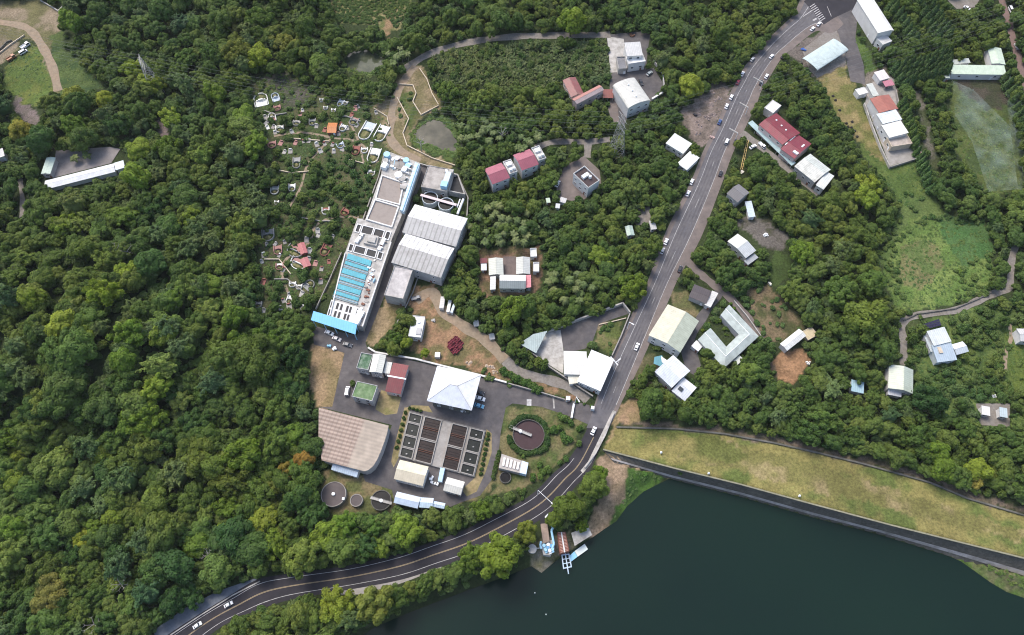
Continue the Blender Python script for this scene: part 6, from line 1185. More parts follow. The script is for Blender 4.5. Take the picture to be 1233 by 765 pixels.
def bamboo(seed, n=34):
    r = np.random.default_rng(seed); Q = []
    for i in range(n):
        a = i*2.4 + r.uniform(-.3,.3); out = r.uniform(.2, 1.0)*(1 if i > 4 else .5); hh = r.uniform(1.55, 2.0) - out*.35; m = 62
        t = r.uniform(.42, 1.0, m); x = out*t**1.7; z = hh*np.sin(np.clip(t*1.95, 0, 3.0)); w = .17*np.sin(np.pi*np.clip((t-.36)/.66, 0, 1))**.8
        u = r.uniform(-1, 1, m); lat = u*w; side = np.array([-math.sin(a), math.cos(a), 0]); rad = np.array([math.cos(a), math.sin(a), 0])
        p = x[:,None]*rad + lat[:,None]*side + np.stack([np.zeros(m), np.zeros(m), z - .5*np.abs(u)*w + r.normal(size=m)*.03], 1)
        nn = nrm(rad*.45 + side*u[:,None]*.55 + np.array([0,0,.9]) + .42*r.normal(size=p.shape)); Q.append(quads(p, nn, r.uniform(.06,.10,m), r, 2.0))
    iv, if_ = ico(); return np_mesh('crown', np.concatenate(Q), iv*np.array([.62,.62,.7]) + np.array([0,0,.85]), if_, bamboo_l)
BAMB = [bamboo(s) for s in (41,42,43)]
mb = MB()
for i in range(9): a = i*.698; mb.tube((.1*math.cos(a), .1*math.sin(a), -.1), (.4*math.cos(a), .4*math.sin(a), 1.5), .025, 6, r2=.012)
CULM = mb.mesh('culms', palm_bark)
def fronds(seed, n=15, L=1.0, drop=.75, wid=.24, zc=0.0, up=.55, mat=None, name='fronds'):
    r = np.random.default_rng(seed); Q = []
    for i in range(n):
        a = i*2.4 + r.uniform(-.2,.2); u = up * r.uniform(.4, 1.25); l = L * r.uniform(.8, 1.1); seg = 7; s = np.linspace(0, 1, seg+1); ca, sa = math.cos(a), math.sin(a)
        rad = l*(s - .12*s*s); z = zc + l*(u*s - drop*s*s*(1.1 if u < .6 else .8)); w = wid * np.sin(np.pi*np.clip(s*.92+.06,0,1))**.7; c = np.stack([ca*rad, sa*rad, z], 1); side = np.array([-sa, ca, 0])
        for sg in (-1, 1):
            e = c + sg*side*w[:,None] - np.array([0,0,.32])*w[:,None]
            for k in range(seg):
                m = (c[k]+c[k+1])/2; me_ = (e[k]*.35+e[k+1]*.65)
                Q.append([c[k], c[k+1], e[k+1], e[k]] if name == 'leaves' else [c[k], m, me_, e[k]*.8+c[k]*.2]); 
                if name != 'leaves': Q.append([m, c[k+1], e[k+1], (m+me_)/2*.2+me_*.8])
    return np_mesh(name, np.array(Q), np.zeros((0,3)), np.zeros((0,3), int), mat or palm_l)
PALMF = [fronds(51), fronds(52, 18, 1.0, .9, .2), fronds(53, 12, 1.0, .6, .26)]
BANAF = [fronds(61, 8, 1.0, .55, .2, .0, 1.0, None, 'leaves'), fronds(62, 9, 1.0, .7, .22, .0, .9, None, 'leaves')]
mb = MB(); mb.tube((0,0,-.3),(0,0,1),.03,8,r2=.022); PALMT = mb.mesh('trunk', palm_bark)
def conifer(seed):
    r = np.random.default_rng(seed); m = 1700; t = r.random(m)**.75; a = r.uniform(0, 6.28, m); z = .25 + t*2.9; rr = .62*(1-t)**.75*(.72+.4*np.sin(t*34+a*1.0)**2)*r.uniform(.6,1.08,m); p = np.stack([rr*np.cos(a), rr*np.sin(a), z], 1)
    n = nrm(np.stack([np.cos(a), np.sin(a), np.full(m,.55)], 1) + .45*r.normal(size=(m,3))); vq = quads(p, n, r.uniform(.09,.17,m), r, 1.7)
    k = 10; v = [(.4*math.cos(2*math.pi*i/k), .4*math.sin(2*math.pi*i/k), .3) for i in range(k)] + [(.28*math.cos(2*math.pi*i/k), .28*math.sin(2*math.pi*i/k), 1.5) for i in range(k)] + [(0,0,3.0)]
    f = []
    for i in range(k): j = (i+1) % k; f += [(i,j,k+j),(i,k+j,k+i),(k+i,k+j,2*k)]
    return np_mesh('crown', vq, np.array(v), np.array(f), conif_l)
CONIF = [conifer(71), conifer(72), conifer(73)]
SHRUB = [crown(s, 9, .5, (.34,.52), .6, 520, .2, .6, .55, grass_l) for s in (81,82)]
def tuft(seed, n=60, mat=None):
    r = np.random.default_rng(seed); a = r.uniform(0,6.28,n); rr = r.random(n)**.6; p = np.stack([rr*np.cos(a), rr*np.sin(a), r.uniform(.03,.34,n)*(1.15-rr)], 1); nn = nrm(np.stack([np.cos(a)*.4, np.sin(a)*.4, np.full(n,1.9)], 1) + .4*r.normal(size=(n,3)))
    return np_mesh('tuft', quads(p, nn, r.uniform(.2,.42,n), r, 1.8), np.zeros((0,3)), np.zeros((0,3), int), mat or grass_l)
TRUNK = [trunk_mesh(s) for s in (91,92,93)]
# ------------------------------------------------------------------ where trees stand
MX, MY = 60, 60; WW, HH = 1233 + 2*MX, 765 + 2*MY
mask = np.zeros((HH, WW), bool); py_, px_ = np.mgrid[0:HH, 0:WW]
for poly in CLEAR:
    a = np.array(poly, float); x0, x1 = int(max(0, a[:,0].min()+MX-1)), int(min(WW, a[:,0].max()+MX+2)); y0, y1 = int(max(0, a[:,1].min()+MY-1)), int(min(HH, a[:,1].max()+MY+2))
    if x1 <= x0 or y1 <= y0: continue
    mask[y0:y1, x0:x1] |= pip(px_[y0:y1, x0:x1] - MX + .01, py_[y0:y1, x0:x1] - MY + .013, poly)
DIL = {}
def dil(rad):
    if rad not in DIL:
        m = mask.copy()
        for dy in range(-rad, rad+1):
            w = int((rad*rad - dy*dy)**.5); 
            c = mask.copy()
            for dx in range(1, w+1): c[:, dx:] |= mask[:, :-dx]; c[:, :-dx] |= mask[:, dx:]
            if dy >= 0: m[dy:] |= c[:HH-dy]
            else: m[:dy] |= c[-dy:]
        DIL[rad] = m
    return DIL[rad]
def blocked(px, py, rp):
    ix, iy = int(px)+MX, int(py)+MY
    if not (0 <= ix < WW and 0 <= iy < HH): return False
    return dil(max(1, min(14, int(rp))))[iy, ix]
def region(px, py):
    rb = [s[0][1] if True else 0 for s in ()]
    if py > 545 and px < 760:
        x = [p for p in ST_PX if abs((p[0][0]+p[1][0])/2 - px) < 60]
        yr = min((abs((p[0][0]+p[1][0])/2 - px), (p[0][1]+p[1][1])/2) for p in ST_PX if p[0][1] > 480)[1]
        if py > yr + 4: return 'lake', 'in the strip between the curved road and the lake'
        if px > 385: return 'belt', 'in the belt between the plant and the curved road'
    if px < 390 and py > 235: return 'west', 'in the forest left of the treatment plant'
    if px < 390: return 'nw', 'in the woods around the upper left pylon'
    if px < 560 and py < 200: return 'pond', 'around the two ponds at the top'
    if px < 470: return 'grave', 'on the slope beside the graveyard'
    i = min(range(len(ST_PX)), key=lambda k: abs(ST_PX[k][0][1] - py)); rx = (ST_PX[i][0][0]+ST_PX[i][1][0])/2
    if px < rx and py < 545: return 'mid', 'in the wood between the plant and the main road'
    if py < 255: return 'ne', 'among the farm plots at the upper right'
    return 'east', 'in the wood between main road and dam'
occ = {}; CELL = 6.0
def near(x, y, r, f):
    i, j = int(x//CELL), int(y//CELL)
    for a in range(i-2, i+3):
        for b2 in range(j-2, j+3):
            for (u, v, q) in occ.get((a, b2), ()):
                if (u-x)**2 + (v-y)**2 < (f*(q+r))**2: return True
    return False
def put(x, y, r): occ.setdefault((int(x//CELL), int(y//CELL)), []).append((x, y, r))
TINTS = {'dark': (.58,.74,.80), 'mid': (1.0,1.04,.98), 'lime': (1.48,1.42,.80), 'olive': (1.42,1.16,1.0)}
TW = {'dark':'dark green','mid':'mid green','lime':'bright lime green','olive':'olive'}
def tree(name, label, cat, x, y, R, crown_me, trunk_me, col=(1,1,1), group=None, tz=1.0, rz=None, hs=1.0, cname='crown', tname='trunk'):
    z = float(hgt(x, y)); o = link(name, None); o.location = (x, y, z - .05); o.rotation_euler = (0, 0, rnd.uniform(0, 6.28) if rz is None else rz); o.scale = (R, R, R*hs); tag(o, label, cat, group)
    c = link(cname, crown_me, o); c.color = (*col, 1); t = link(tname, trunk_me, o)
    return o, c
def at_canopy(px, py, zc): return P(px, py, zc)
# --- specials (photo pixel of crown centre, radius px, mesh, colour)
SPEC = [
 (303,432,31,'D0',(.70,.74,.6),'broad flat-domed dark tree, largest crown left of the striped warehouse'),(272,448,19,'D1',(.95,.95,.7),'flat-domed mid green tree left of the largest domed crown'),(338,462,18,'D1',(.75,.85,.7),'flat-domed tree below right of the largest domed crown'),
 (238,548,24,'D0',(1.5,1.25,1.1),'pale round-crowned tree standing out in the lower left forest'),(178,535,22,'D1',(1.35,1.15,.95),'pale olive broad tree, upper right of two in the lower left forest'),(148,560,22,'D1',(1.3,1.1,.9),'pale olive broad tree, lower left of two in the lower left forest'),
 (366,556,13,'C2',(2.1,.98,.9),'orange-brown flowering tree beside the striped warehouse'),(345,568,13,'C4',(1.8,1.0,.9),'rusty olive tree left of the orange-brown tree'),(60,716,22,'D0',(2.1,1.3,1.5),'grey-brown bare-looking round tree at the lower left'),(250,684,10,'C1',(1.35,.85,1.2),'small brownish tree above the curved road at the bottom left'),
 (90,118,13,'C5',(2.5,1.75,1.3),'cream-flowering tall tree below the green field, right of two'),(25,158,12,'C3',(2.6,1.6,1.1),'cream and orange flowering tree by the dirt track at the left edge'),(128,122,11,'C2',(1.9,1.6,.8),'yellow-green flowering tree right of the cream-flowering tall tree'),
 (100,650,12,'C1',(2.0,1.7,.8),'yellow-green bright tree in the lower left forest'),(268,638,9,'C1',(1.9,1.6,.7),'small yellow-green tree in the lower middle of the forest'),(832,105,14,'C3',(1.7,1.55,.8),'bright lime tree at the corner of the junk lot'),(688,28,16,'C2',(1.5,1.45,.75),'bright lime broad tree above the upper lane'),
 (602,668,26,'C1',(1.35,1.3,.75),'big bright yellow-green tree at the lake shore by the pumping station'),(570,672,18,'C6',(1.25,1.2,.75),'bright green tree left of the big shore tree'),(634,640,15,'C4',(1.3,1.1,.75),'olive green tree beside the pumping station slab'),(685,612,18,'C5',(1.15,1.05,.75),'large tree between the curved road and the earthen bank'),(715,585,16,'C3',(.95,1,.8),'leafy tree right of the curved road beside the earthen bank'),(668,640-15,11,'C2',(1.2,1.1,.75),'tree next to the access of the pumping station'),
 (722,571,11,'C1',(1.4,1.35,.6),'small bright green tree on the bank edge'),(700,632,9,'C6',(1.35,1.3,.6),'bright lime tree above the boat ramp'),(1153,573,16,'D1',(1.2,1.15,1.1),'tall pale feathery tree at the edge of the dam grass'),(1175,580,9,'C7',(2.2,1.5,1.6),'pinkish bare-branched tree at the edge of the dam grass'),
 (490,640,20,'C1',(1.3,1.35,.7),'bright green tree below the pale blue sheds, right of two'),(415,632,17,'C6',(1.3,1.35,.7),'bright green tree below the small round tank, left of two'),(452,634,14,'C4',(1.1,1.2,.8),'green tree below the black-water clarifier'),
 (489,413,8,'C2',(1.2,1.25,.7),'round bright tree left of the white flat-roofed house'),(512,425,6,'C1',(1.4,1.4,.7),'round bright green tree on the plant wall near the red roof'),(478,408,9,'C4',(1,1.1,.8),'tree clump at the end of the grass triangle'),(890,160,0,'',0,''),
 (1040,385,24,'C3',(1.2,1.15,.95),''),(1012,352,20,'C6',(1.1,1.1,.95),''),(1048,342,17,'C1',(1.05,1.1,.95),'')]
for i, s in enumerate(SPEC):
    px, py, rp, mk, col, lab = s
    if not mk: continue
    zc = 8.0; x, y, z = at_canopy(px, py, zc); R = rp * mpp(px, py); me_ = {'D': DOMES, 'C': CROWNS}[mk[0]][int(mk[1])]
    if mk[0] == 'D': zc = R*.95
    else: zc = R*1.2
    x, y, z = at_canopy(px, py, min(zc, 14)); hs = 1.0 if zc < 14 else 14/zc
    lab = lab or ('widest billowing tree between the meadow and the white hut','second billowing tree left of the meadow, above the widest one','smallest of three billowing trees beside the meadow edge')[i-len(SPEC)+3]
    tree('broadleaf_tree', lab, 'tree', x, y, R, me_, TRUNK[i % 3], col, None, hs=hs); put(x, y, R*.85)
# --- bare snags
for k, (px, py, lab) in enumerate(((140,703,'pale bare branched snag above the bottom left road'),(246,668,'short pale dead branch tree in the lower forest'),(108,752,'pale dead snag at the bottom left'),(136,300,'grey leafless tree in the upper left forest'),(150,300,'second grey leafless tree beside another in the upper left forest'),(505,168,'grey leafless tree near the lower pond'),(604,157,'greyish leafless tree above the pink-roofed houses'))):
    x, y, z = P(px, py, 10); r4 = random.Random(k); o = link('bare_tree', None); o.location = (x, y, z); tag(o, lab, 'dead tree', 'bare trees'); mb = MB(); mb.tube((0,0,-.3),(.3,.2,7.5),.28,7,r2=.16); link('trunk', mb.mesh('trunk', snagm := M('dead_wood', (.36,.33,.30), .95, .2, 1)), o); 
    for i in range(9):
        mb = MB(); a = i*2.4; h0 = 4.5 + .42*i; l = r4.uniform(1.6,3.4)*(.75 if 'short' in lab else 1); e = (.3*h0/7.5+l*math.cos(a), .2*h0/7.5+l*math.sin(a), h0 + r4.uniform(1.5,3.4)); mb.tube((.3*h0/7.5,.2*h0/7.5,h0), e, .13, 5, r2=.06); e2 = (e[0]+.9*math.cos(a+1), e[1]+.9*math.sin(a+1), e[2]+.9); mb.tube(e, e2, .07, 4, r2=.03); e2 = (e[0]+.9*math.cos(a-1), e[1]+.9*math.sin(a-1), e[2]+.6); mb.tube(e, e2, .07, 4, r2=.03); link('branch', mb.mesh('branch', snagm), o)
    put(x, y, 2.0)
# --- bamboo clumps
for px, py, rp in ((282,185,17),(255,290,14),(240,275,15),(225,300,14),(200,395,16),(215,420,15),(180,400,13),(190,440,14),(275,345,14),(290,365,13),(240,345,13),(150,420,13),(30,455,15),(20,440,13),(298,165,13),(265,205,13),(385,60,14),(390,85,12),(1015,300,14),(1000,320,13),(462,108,10),(120,395,12),(285,300,12),(310,240,12),(160,180+190,12)):
    R = rp*mpp(px,py)*1.1; x, y, z = at_canopy(px, py, R*1.15)
    if near(x, y, R, .6): continue
    tree('bamboo_clump', ('arching bamboo clump ' + region(px,py)[1]), 'bamboo', x, y, R, BAMB[rnd.randrange(3)], CULM, (1,1,1), 'bamboo clumps ' + region(px,py)[1], tname='culms'); put(x, y, R*.8)
# --- conifers in rows
def row(a, b2, n, rp, lab, g):
    for i in range(n):
        u = i/(n-1); px, py = a[0]*(1-u)+b2[0]*u + rnd.uniform(-1.2,1.2), a[1]*(1-u)+b2[1]*u + rnd.uniform(-1.2,1.2); R = rp*mpp(px,py)*rnd.uniform(.9,1.15); x, y, z = P(px, py, R*1.2)
        if near(x, y, R*.5, .5): continue
        tree('conifer_tree', lab, 'conifer tree', x, y, R*1.55, CONIF[i % 3], TRUNK[i % 3], (1.2,1.2,1.0) if 'hedge' in g else (1,1,1), g, hs=.8); put(x, y, R*.8)
row((1086,126),(1119,228),17,5.0,'pointed conifer in the curving row right of the walled compound','hedge row right of the compound')
for k in range(4): row((1078+k*3,84+k*6),(1140,66+k*7),11,5.2,'pointed conifer in the dense block above the walled compound','conifers above the compound')
for k in range(2): row((1095+k*13,-4),(1128+k*12,50-k*3),10,6.2,'tall dark conifer in the double row at the top right','tall conifers at the top right')
row((1072,8),(1100,52),8,6,'dark conifer in the row beside the long white building','conifers beside the long white building')
row((1210,94),(1232,158),8,5,'dark conifer in the row beside the brown road','conifers beside the brown road')
# --- palms
for px, py, n, sp, lab in ((600,275,26,36,'slender palm in the grove below the pink-roofed houses'),(570,160,16,26,'slender palm above the pink-roofed houses'),(680,345,14,26,'pale-fronded palm right of the farm courtyard'),(480,125-60,8,14,'palm beside the upper pond'),(640,185-12,8,16,'slender palm above the right pink-roofed house'),(1160,590,3,8,'palm at the edge of the dam grass'),(97,188,2,8,'palm standing in the concrete lot at the left')):
    for k in range(n*4):
        if n <= 0: break
        a = rnd.uniform(0, 6.28); q = sp*rnd.random()**.5; qx, qy = px+q*math.cos(a)*1.3, py+q*math.sin(a)*.8; R = rnd.uniform(2.4,3.3); h = rnd.uniform(6,9); 
        if 'concrete' not in lab and blocked(qx, qy, R/mpp(qx,qy)*.8): continue
        if 'concrete' in lab: qx, qy, h = (89,190,4) if n == 2 else (104,187,4.5); 
        x, y, z = P(qx, qy, h)
        if near(x, y, R, .45): continue
        n -= 1; put(x, y, R*.7); o = link('palm_tree', None); o.location = (x, y, z-.05); o.rotation_euler = (0,0,rnd.uniform(0,6.28)); tag(o, lab, 'palm tree', 'palms: ' + lab)
        c = link('fronds', PALMF[rnd.randrange(3)], o); c.location = (0,0,h); c.scale = (R,R,R); c.color = (1.1,1.05,.95,1); t = link('trunk', PALMT, o); t.scale = (5,5,h)
# --- dark orchard bushes, upper right, and hedge shrubs
def bush(px, py, rp, lab, g, col=(.75,.8,.8), me_=None, name='shrub'):
    R = rp*mpp(px,py); x, y, z = P(px, py, R*.5); o = link(name, None); o.location = (x,y,z-.05); o.rotation_euler = (0,0,rnd.uniform(0,6.28)); o.scale = (R,R,R*1.1); tag(o, lab, 'shrub', g)
    c = link('foliage', me_ or SHRUB[rnd.randrange(2)], o); c.color = (*col,1); t = link('stem', TRUNK[0], o); t.scale = (.6,.6,.5); put(x, y, R*.7)
for i in range(9):
    for j in range(7):
        px = 928 + i*11 + j*7 + rnd.uniform(-2,2); py = 84 + j*13 + i*9 + rnd.uniform(-2,2)
        if not blocked(px, py, 4) and py < 230 and px < 1060: bush(px, py, rnd.uniform(4.5,6.2), 'dark round orchard shrub in rows behind the red factory', 'orchard shrubs behind the red factory', (.75,.8,.8))
for i in range(46):
    a = i/46*6.283; rr = 23 if a < 5.2 or a > 5.9 else 25; px, py = 636 + rr*math.cos(a)*1.0, 524 - rr*.97*math.sin(a)
    if -2.9 < math.atan2(-(py-524), px-636) < -1.2 and False: continue
    if abs(a-3.0) < .15: continue
    bush(px, py, rnd.uniform(3.0,4.2), 'clipped hedge shrub around the dark maroon round tank', 'hedge around the maroon round tank', (.62,.72,.7))
for a_, b_ in (((1116,122),(1142,218)),((1127,108),(1150,196))):
    for i in range(15): u = i/14; bush(a_[0]+(b_[0]-a_[0])*u+rnd.uniform(-1,1), a_[1]+(b_[1]-a_[1])*u, rnd.uniform(3.2,4.4), 'dark shrub planted in rows left of the netted field', 'shrub rows left of the netted field', (.7,.78,.75))
for i in range(17): u = i/16; bush(606+44*u+rnd.uniform(-1,1), 447+23*u+rnd.uniform(-1.5,1.5), rnd.uniform(4,5.8), 'leafy hedge shrub along the wall above the plant drive', 'hedge above the plant drive', (.9,1,.85))
for i in range(8): u = i/7; bush(652+60*u, 473+16*u, rnd.uniform(1.8,2.6), 'low clipped shrub along the wall near the gate', 'low hedge near the gate', (.9,1,.8))
for i in range(7): u = i/6; bush(488-10*u, 497+42*u, 2.6, 'small round shrub along the left side of the filter basins', 'shrubs left of the filter basins', (.6,.68,.6))
for i in range(9): u = i/8; bush(588-9*u, 523+48*u, 2.7, 'small round shrub along the right side of the filter basins', 'shrubs right of the filter basins', (.6,.68,.6))
for i in range(4): bush(493+4.5*i, 491.5+1.2*i, 2.2, 'small shrub along the top of the filter basins', 'shrubs above the filter basins', (.6,.68,.6))
for i in range(9): u = i/8; bush(601-7*u, 545+30*u, 3.0, 'dark shrub along the lane beside the pump house', 'shrubs beside the pump house', (.65,.72,.7))
for px, py, rp in ((425,462,4),(884,372,2.5),(870,382,2.6),(862,388,2.6),(855,395,2),(853,390,2.2),(846,398,2.2),(880,366,2.2),(866,386,3.4)): bush(px, py, rp, 'small bright shrub near the lane and courtyard' if px > 700 else 'dark shrub beside the mossy green roof', 'shrubs near the courtyard' if px > 700 else None, (1.5,1.4,.7) if px > 700 else (.7,.8,.7))
for i in range(14): bush(rnd.uniform(870,890), rnd.uniform(385,404), rnd.uniform(1.4,2.4), 'low green shrub inside the courtyard of the grey building', 'courtyard shrubs', (1.1,1.15,.7))
for i in range(26):
    px, py = 655 + rnd.uniform(0,48), 498 + rnd.uniform(0,60)
    if not blocked(px, py, 1) or pip(np.array([px]), np.array([py]), [(660,494),(704,512),(690,540),(662,572),(655,560)])[0]: bush(px, py, rnd.uniform(3,5.5), 'leafy garden shrub between the round tank and the main road', 'garden shrubs right of the round tank', (.95,1.05,.8))
for i in range(26):
    px, py = rnd.uniform(598,662), rnd.uniform(548,590)
    if pip(np.array([px]), np.array([py]), [(622,546),(660,546),(662,572),(640,585),(636,572),(637,556)])[0]: bush(px, py, rnd.uniform(3,5), 'leafy garden shrub below the maroon round tank', 'garden shrubs below the round tank', (.95,1.05,.8))
# --- the wood: candidates everywhere, rejected where the picture must stay open
cand = []; CROWNS += [bamboo(44, 40), bamboo(45, 30)] + [crown(33, 40, .82, (.13,.26), .5, 2600, .075, .5, .95), crown(34, 30, .85, (.14,.24), .6, 2000, .085, .6, 1.0)]
def gravepip(px, py): return pip(np.array([px]), np.array([py]), GRAVE)[0]
PLANT = [(520,58),(736,52),(733,96),(690,92),(650,112),(580,102),(528,112)]
BROWN = [(898,350),(925,342),(962,380),(968,395),(940,412),(915,404),(905,380)]
for ps, (r0, r1), n in ((0,(5.2,8.4),2400),(1,(3.6,5.2),14000),(2,(2.3,3.5),26000)):
    for _ in range(n):
        px, py = rnd.uniform(-50, 1283), rnd.uniform(-50, 800); R = rnd.uniform(r0, r1); reg = region(px, py)[0]
        if reg in ('mid','ne','east','pond','grave') : R *= .86 
        if ps == 0 and reg not in ('west','lake','nw','belt') and rnd.random() < .6: continue
        x, y, z = None, None, 0
        x, y = Pz(px, py, R*1.15 + 0.0)
        rp = R / mpp(px, py)
        if blocked(px, py, rp*.8): continue
        pt = (np.array([px]), np.array([py]))
        if pip(*pt, PLANT)[0]: continue
        if pip(*pt, SCRUB)[0] and (R > 3.0 or rnd.random() < .9): continue
        if pip(*pt, GRAVE)[0] and (R > 3.4 or (rnd.random() < (.88 if py < 190 else .80))): continue
        f = (.50, .50, .56)[ps]
        if near(x, y, R, f): continue
        x, y, z = P(px, py, R*1.15)
        if not (z > -2.0): continue
        put(x, y, R)
        nz = float(vnoise(x, y, 40, 3)); q = rnd.random()*.70 + nz*.56 + {'west':-.05,'lake':.02,'belt':.12,'east':-.02}.get(region(px,py)[0], .09)
        tint = 'dark' if q < .36 else 'mid' if q < .74 else 'lime' if q < 1.0 else 'olive'
        plum = .30 if (px < 330 and py < 480) else .10; vv = rnd.randrange(8, 10) if rnd.random() < plum else rnd.randrange(10, 12) if (R > 3.4 and rnd.random() < (.5 if R > 6.4 else .16)) else rnd.randrange(8)
        cand.append((rp if -8 < px < 1241 and -8 < py < 773 else 0, x, y, R, vv, tint, region(px, py)[1]))
cand.sort(key=lambda c: -c[0])
NT = 300 - sum(1 for o in COL.objects if o.name.startswith('broadleaf_tree')) - 4
protos = {}
for c in cand[:NT]:
    _, x, y, R, v, tint, reg = c; v_ = rnd.uniform(.88,1.14)
    o, cc = tree('broadleaf_tree', f'larger {TW[tint]} broadleaf tree {reg}', 'tree', x, y, R, CROWNS[v], TRUNK[v % 3], tuple(k*v_ for k in TINTS[tint]), f'larger {TW[tint]} trees {reg}', hs=rnd.uniform(.75,1.2))
    a_ = rnd.uniform(.82,1.2); o.scale = (R*a_, R/a_, o.scale[2]); o.rotation_euler = (rnd.uniform(-.2,.2), rnd.uniform(-.2,.2), o.rotation_euler[2])
    protos.setdefault(tint, {}).setdefault(v, cc)
def scatter(name, label, cat, pts, protos_, rand=True):
    me = bpy.data.meshes.new(name); me.vertices.add(len(pts)); me.vertices.foreach_set('co', np.array([p[:3] for p in pts], np.float32).ravel())
    a = me.attributes.new('turn', 'FLOAT_VECTOR', 'POINT'); a.data.foreach_set('vector', np.array([(.2*math.sin(p[5]*7), .2*math.cos(p[5]*5), p[5]) for p in pts], np.float32).ravel())
    a = me.attributes.new('size', 'FLOAT_VECTOR', 'POINT'); a.data.foreach_set('vector', np.array([(p[3]*(1+.18*math.sin(p[5]*11)),p[3]*(1-.18*math.sin(p[5]*11)),p[3]*p[6]) for p in pts], np.float32).ravel())
    a = me.attributes.new('pick', 'INT', 'POINT'); a.data.foreach_set('value', np.array([p[4] for p in pts], np.int32))
    o = link(name, me); tag(o, label, cat, None, 'stuff')
    ng = bpy.data.node_groups.new(name, 'GeometryNodeTree'); ng.interface.new_socket('Geometry', in_out='INPUT', socket_type='NodeSocketGeometry'); ng.interface.new_socket('Geometry', in_out='OUTPUT', socket_type='NodeSocketGeometry')
    gi = ng.nodes.new('NodeGroupInput'); go = ng.nodes.new('NodeGroupOutput'); ip = ng.nodes.new('GeometryNodeInstanceOnPoints'); jn = ng.nodes.new('GeometryNodeJoinGeometry')
    for pr in protos_[::-1]:
        n = ng.nodes.new('GeometryNodeObjectInfo'); n.inputs['Object'].default_value = pr; n.inputs['As Instance'].default_value = True; ng.links.new(n.outputs['Geometry'], jn.inputs[0])
    ng.links.new(gi.outputs[0], ip.inputs['Points']); ng.links.new(jn.outputs[0], ip.inputs['Instance']); ip.inputs['Pick Instance'].default_value = True
    for nm_, ty, sk in (('turn','FLOAT_VECTOR','Rotation'),('size','FLOAT_VECTOR','Scale'),('pick','INT','Instance Index')):
        n = ng.nodes.new('GeometryNodeInputNamedAttribute'); n.data_type = ty; n.inputs['Name'].default_value = nm_; ng.links.new(n.outputs['Attribute'], ip.inputs[sk])
    ng.links.new(ip.outputs[0], go.inputs[0]); md = o.modifiers.new('scatter', 'NODES'); md.node_group = ng
    return o
flat_p = [(t_, v, o) for t_, d in protos.items() for v, o in d.items()]; pi = {(t_, v): i for i, (t_, v, o) in enumerate(flat_p)}
pts = []
for c in cand[NT:]:
    _, x, y, R, v, tint, reg = c; k = pi.get((tint, v))
    if k is None: k = next(i for i, f in enumerate(flat_p) if f[0] == tint or f[1] == v)
    pts.append((x, y, float(hgt(x, y)) - .05, R, k, rnd.uniform(0,6.28), rnd.uniform(.75,1.2)))
scatter('small_trees', 'mass of the smaller trees filling the woods everywhere', 'small trees', pts, [f[2] for f in flat_p])
# --- undergrowth and field plants (nobody could count them)
tv = [tuft(s) for s in (101,102)]
def low(name, label, cat, n, polys, rad, mesh_list, col, clear_r=1, every=False, hs=(.8,1.2), minz=-4.7):
    base = []
    pts = []; loc = {}; tries = 0
    bb = [min(p[0] for q in polys for p in q), max(p[0] for q in polys for p in q), min(p[1] for q in polys for p in q), max(p[1] for q in polys for p in q)]
    PX = nr.uniform(bb[0], bb[1], n*6); PY = nr.uniform(bb[2], bb[3], n*6); ok = np.zeros(n*6, bool)
    for q in polys: ok |= pip(PX, PY, q)
    PX, PY = PX[ok], PY[ok]; keep = []
    for px, py in zip(PX, PY):
        if len(keep) >= n: break
        if not every and blocked(px, py, clear_r): continue
        keep.append((px, py))
    xy = np.array([Pz(px, py, 0) for px, py in keep]); hz = hgt(xy[:,0], xy[:,1]); kk = hz > minz; keep = [k for k, q in zip(keep, kk) if q]; hz = hz[kk]; xy = np.array([Pz(px, py, z) for (px, py), z in zip(keep, hz)]); hz = hgt(xy[:,0], xy[:,1])
    for (x, y), z in zip(xy, hz): pts.append((x, y, float(z) - .05, rnd.uniform(*rad), rnd.randrange(len(mesh_list)), rnd.uniform(0,6.28), rnd.uniform(*hs)))
    o0 = []
    for i, me_ in enumerate(mesh_list):     # the first plants of the stuff stand in the same beds
        p = pts.pop(); o = link(name[:-1] if name.endswith('s') else name, me_); o.location = p[:3]; o.scale = (p[3],p[3],p[3]); o.color = (*col,1); tag(o, label.replace('mass of ', '').replace('scattered ', ''), cat, None, 'stuff'); o0.append(o)
    return scatter(name, label, cat, pts, o0)
ALL = [[(-40,-40),(1270,-40),(1270,790),(-40,790)]]
low('undergrowths', 'mass of low undergrowth between the trees', 'undergrowth', 8500, ALL, (1.0,2.6), SHRUB, (1.05,1.05,.95), 2)
low('banana_plants', 'mass of banana plants in the plantation below the upper lane', 'banana plants', 760, [PLANT], (1.7,3.0), BANAF, (1.75,1.65,1.9), 2, hs=(1.1,1.7))
low('grass_tufts', 'mass of bright grass tufts over the open fields', 'grass', 5200, [GRAVE, MEADOW, SCRUB, [(8,78),(38,54),(50,62),(66,112),(40,128),(20,118),(0,104)], [(78,60),(104,82),(128,108),(90,114),(72,80)], [(1034,174),(1072,200),(1112,190),(1119,236),(1086,252),(1068,226),(1048,200)], [(1142,130),(1210,135),(1230,230),(1188,234),(1150,180)], [(1030,46),(1040,54),(1056,84),(1046,90)]], (.4,1.0), tv, (1.8,1.75,1.15), every=True)
low('weeds', 'mass of green water-edge weeds by the lake', 'weeds', 520, [[(762,568),(804,573),(774,592),(752,614),(738,632),(735,628),(750,600)], [(1150,672),(1238,692),(1240,722),(1195,700)]], (.5,1.2), tv, (.8,1.1,.6), every=True)
low('pond_reeds', 'mass of reeds and weeds around the two ponds', 'reeds', 700, [[(492,160),(520,140),(538,140),(556,170),(554,190),(524,186),(500,178)], [(409,68),(424,58),(444,56),(468,68),(464,84),(446,93),(426,90),(410,82)]], (.8,1.7), tv, (1.1,1.3,.8), every=True, minz=-.85)
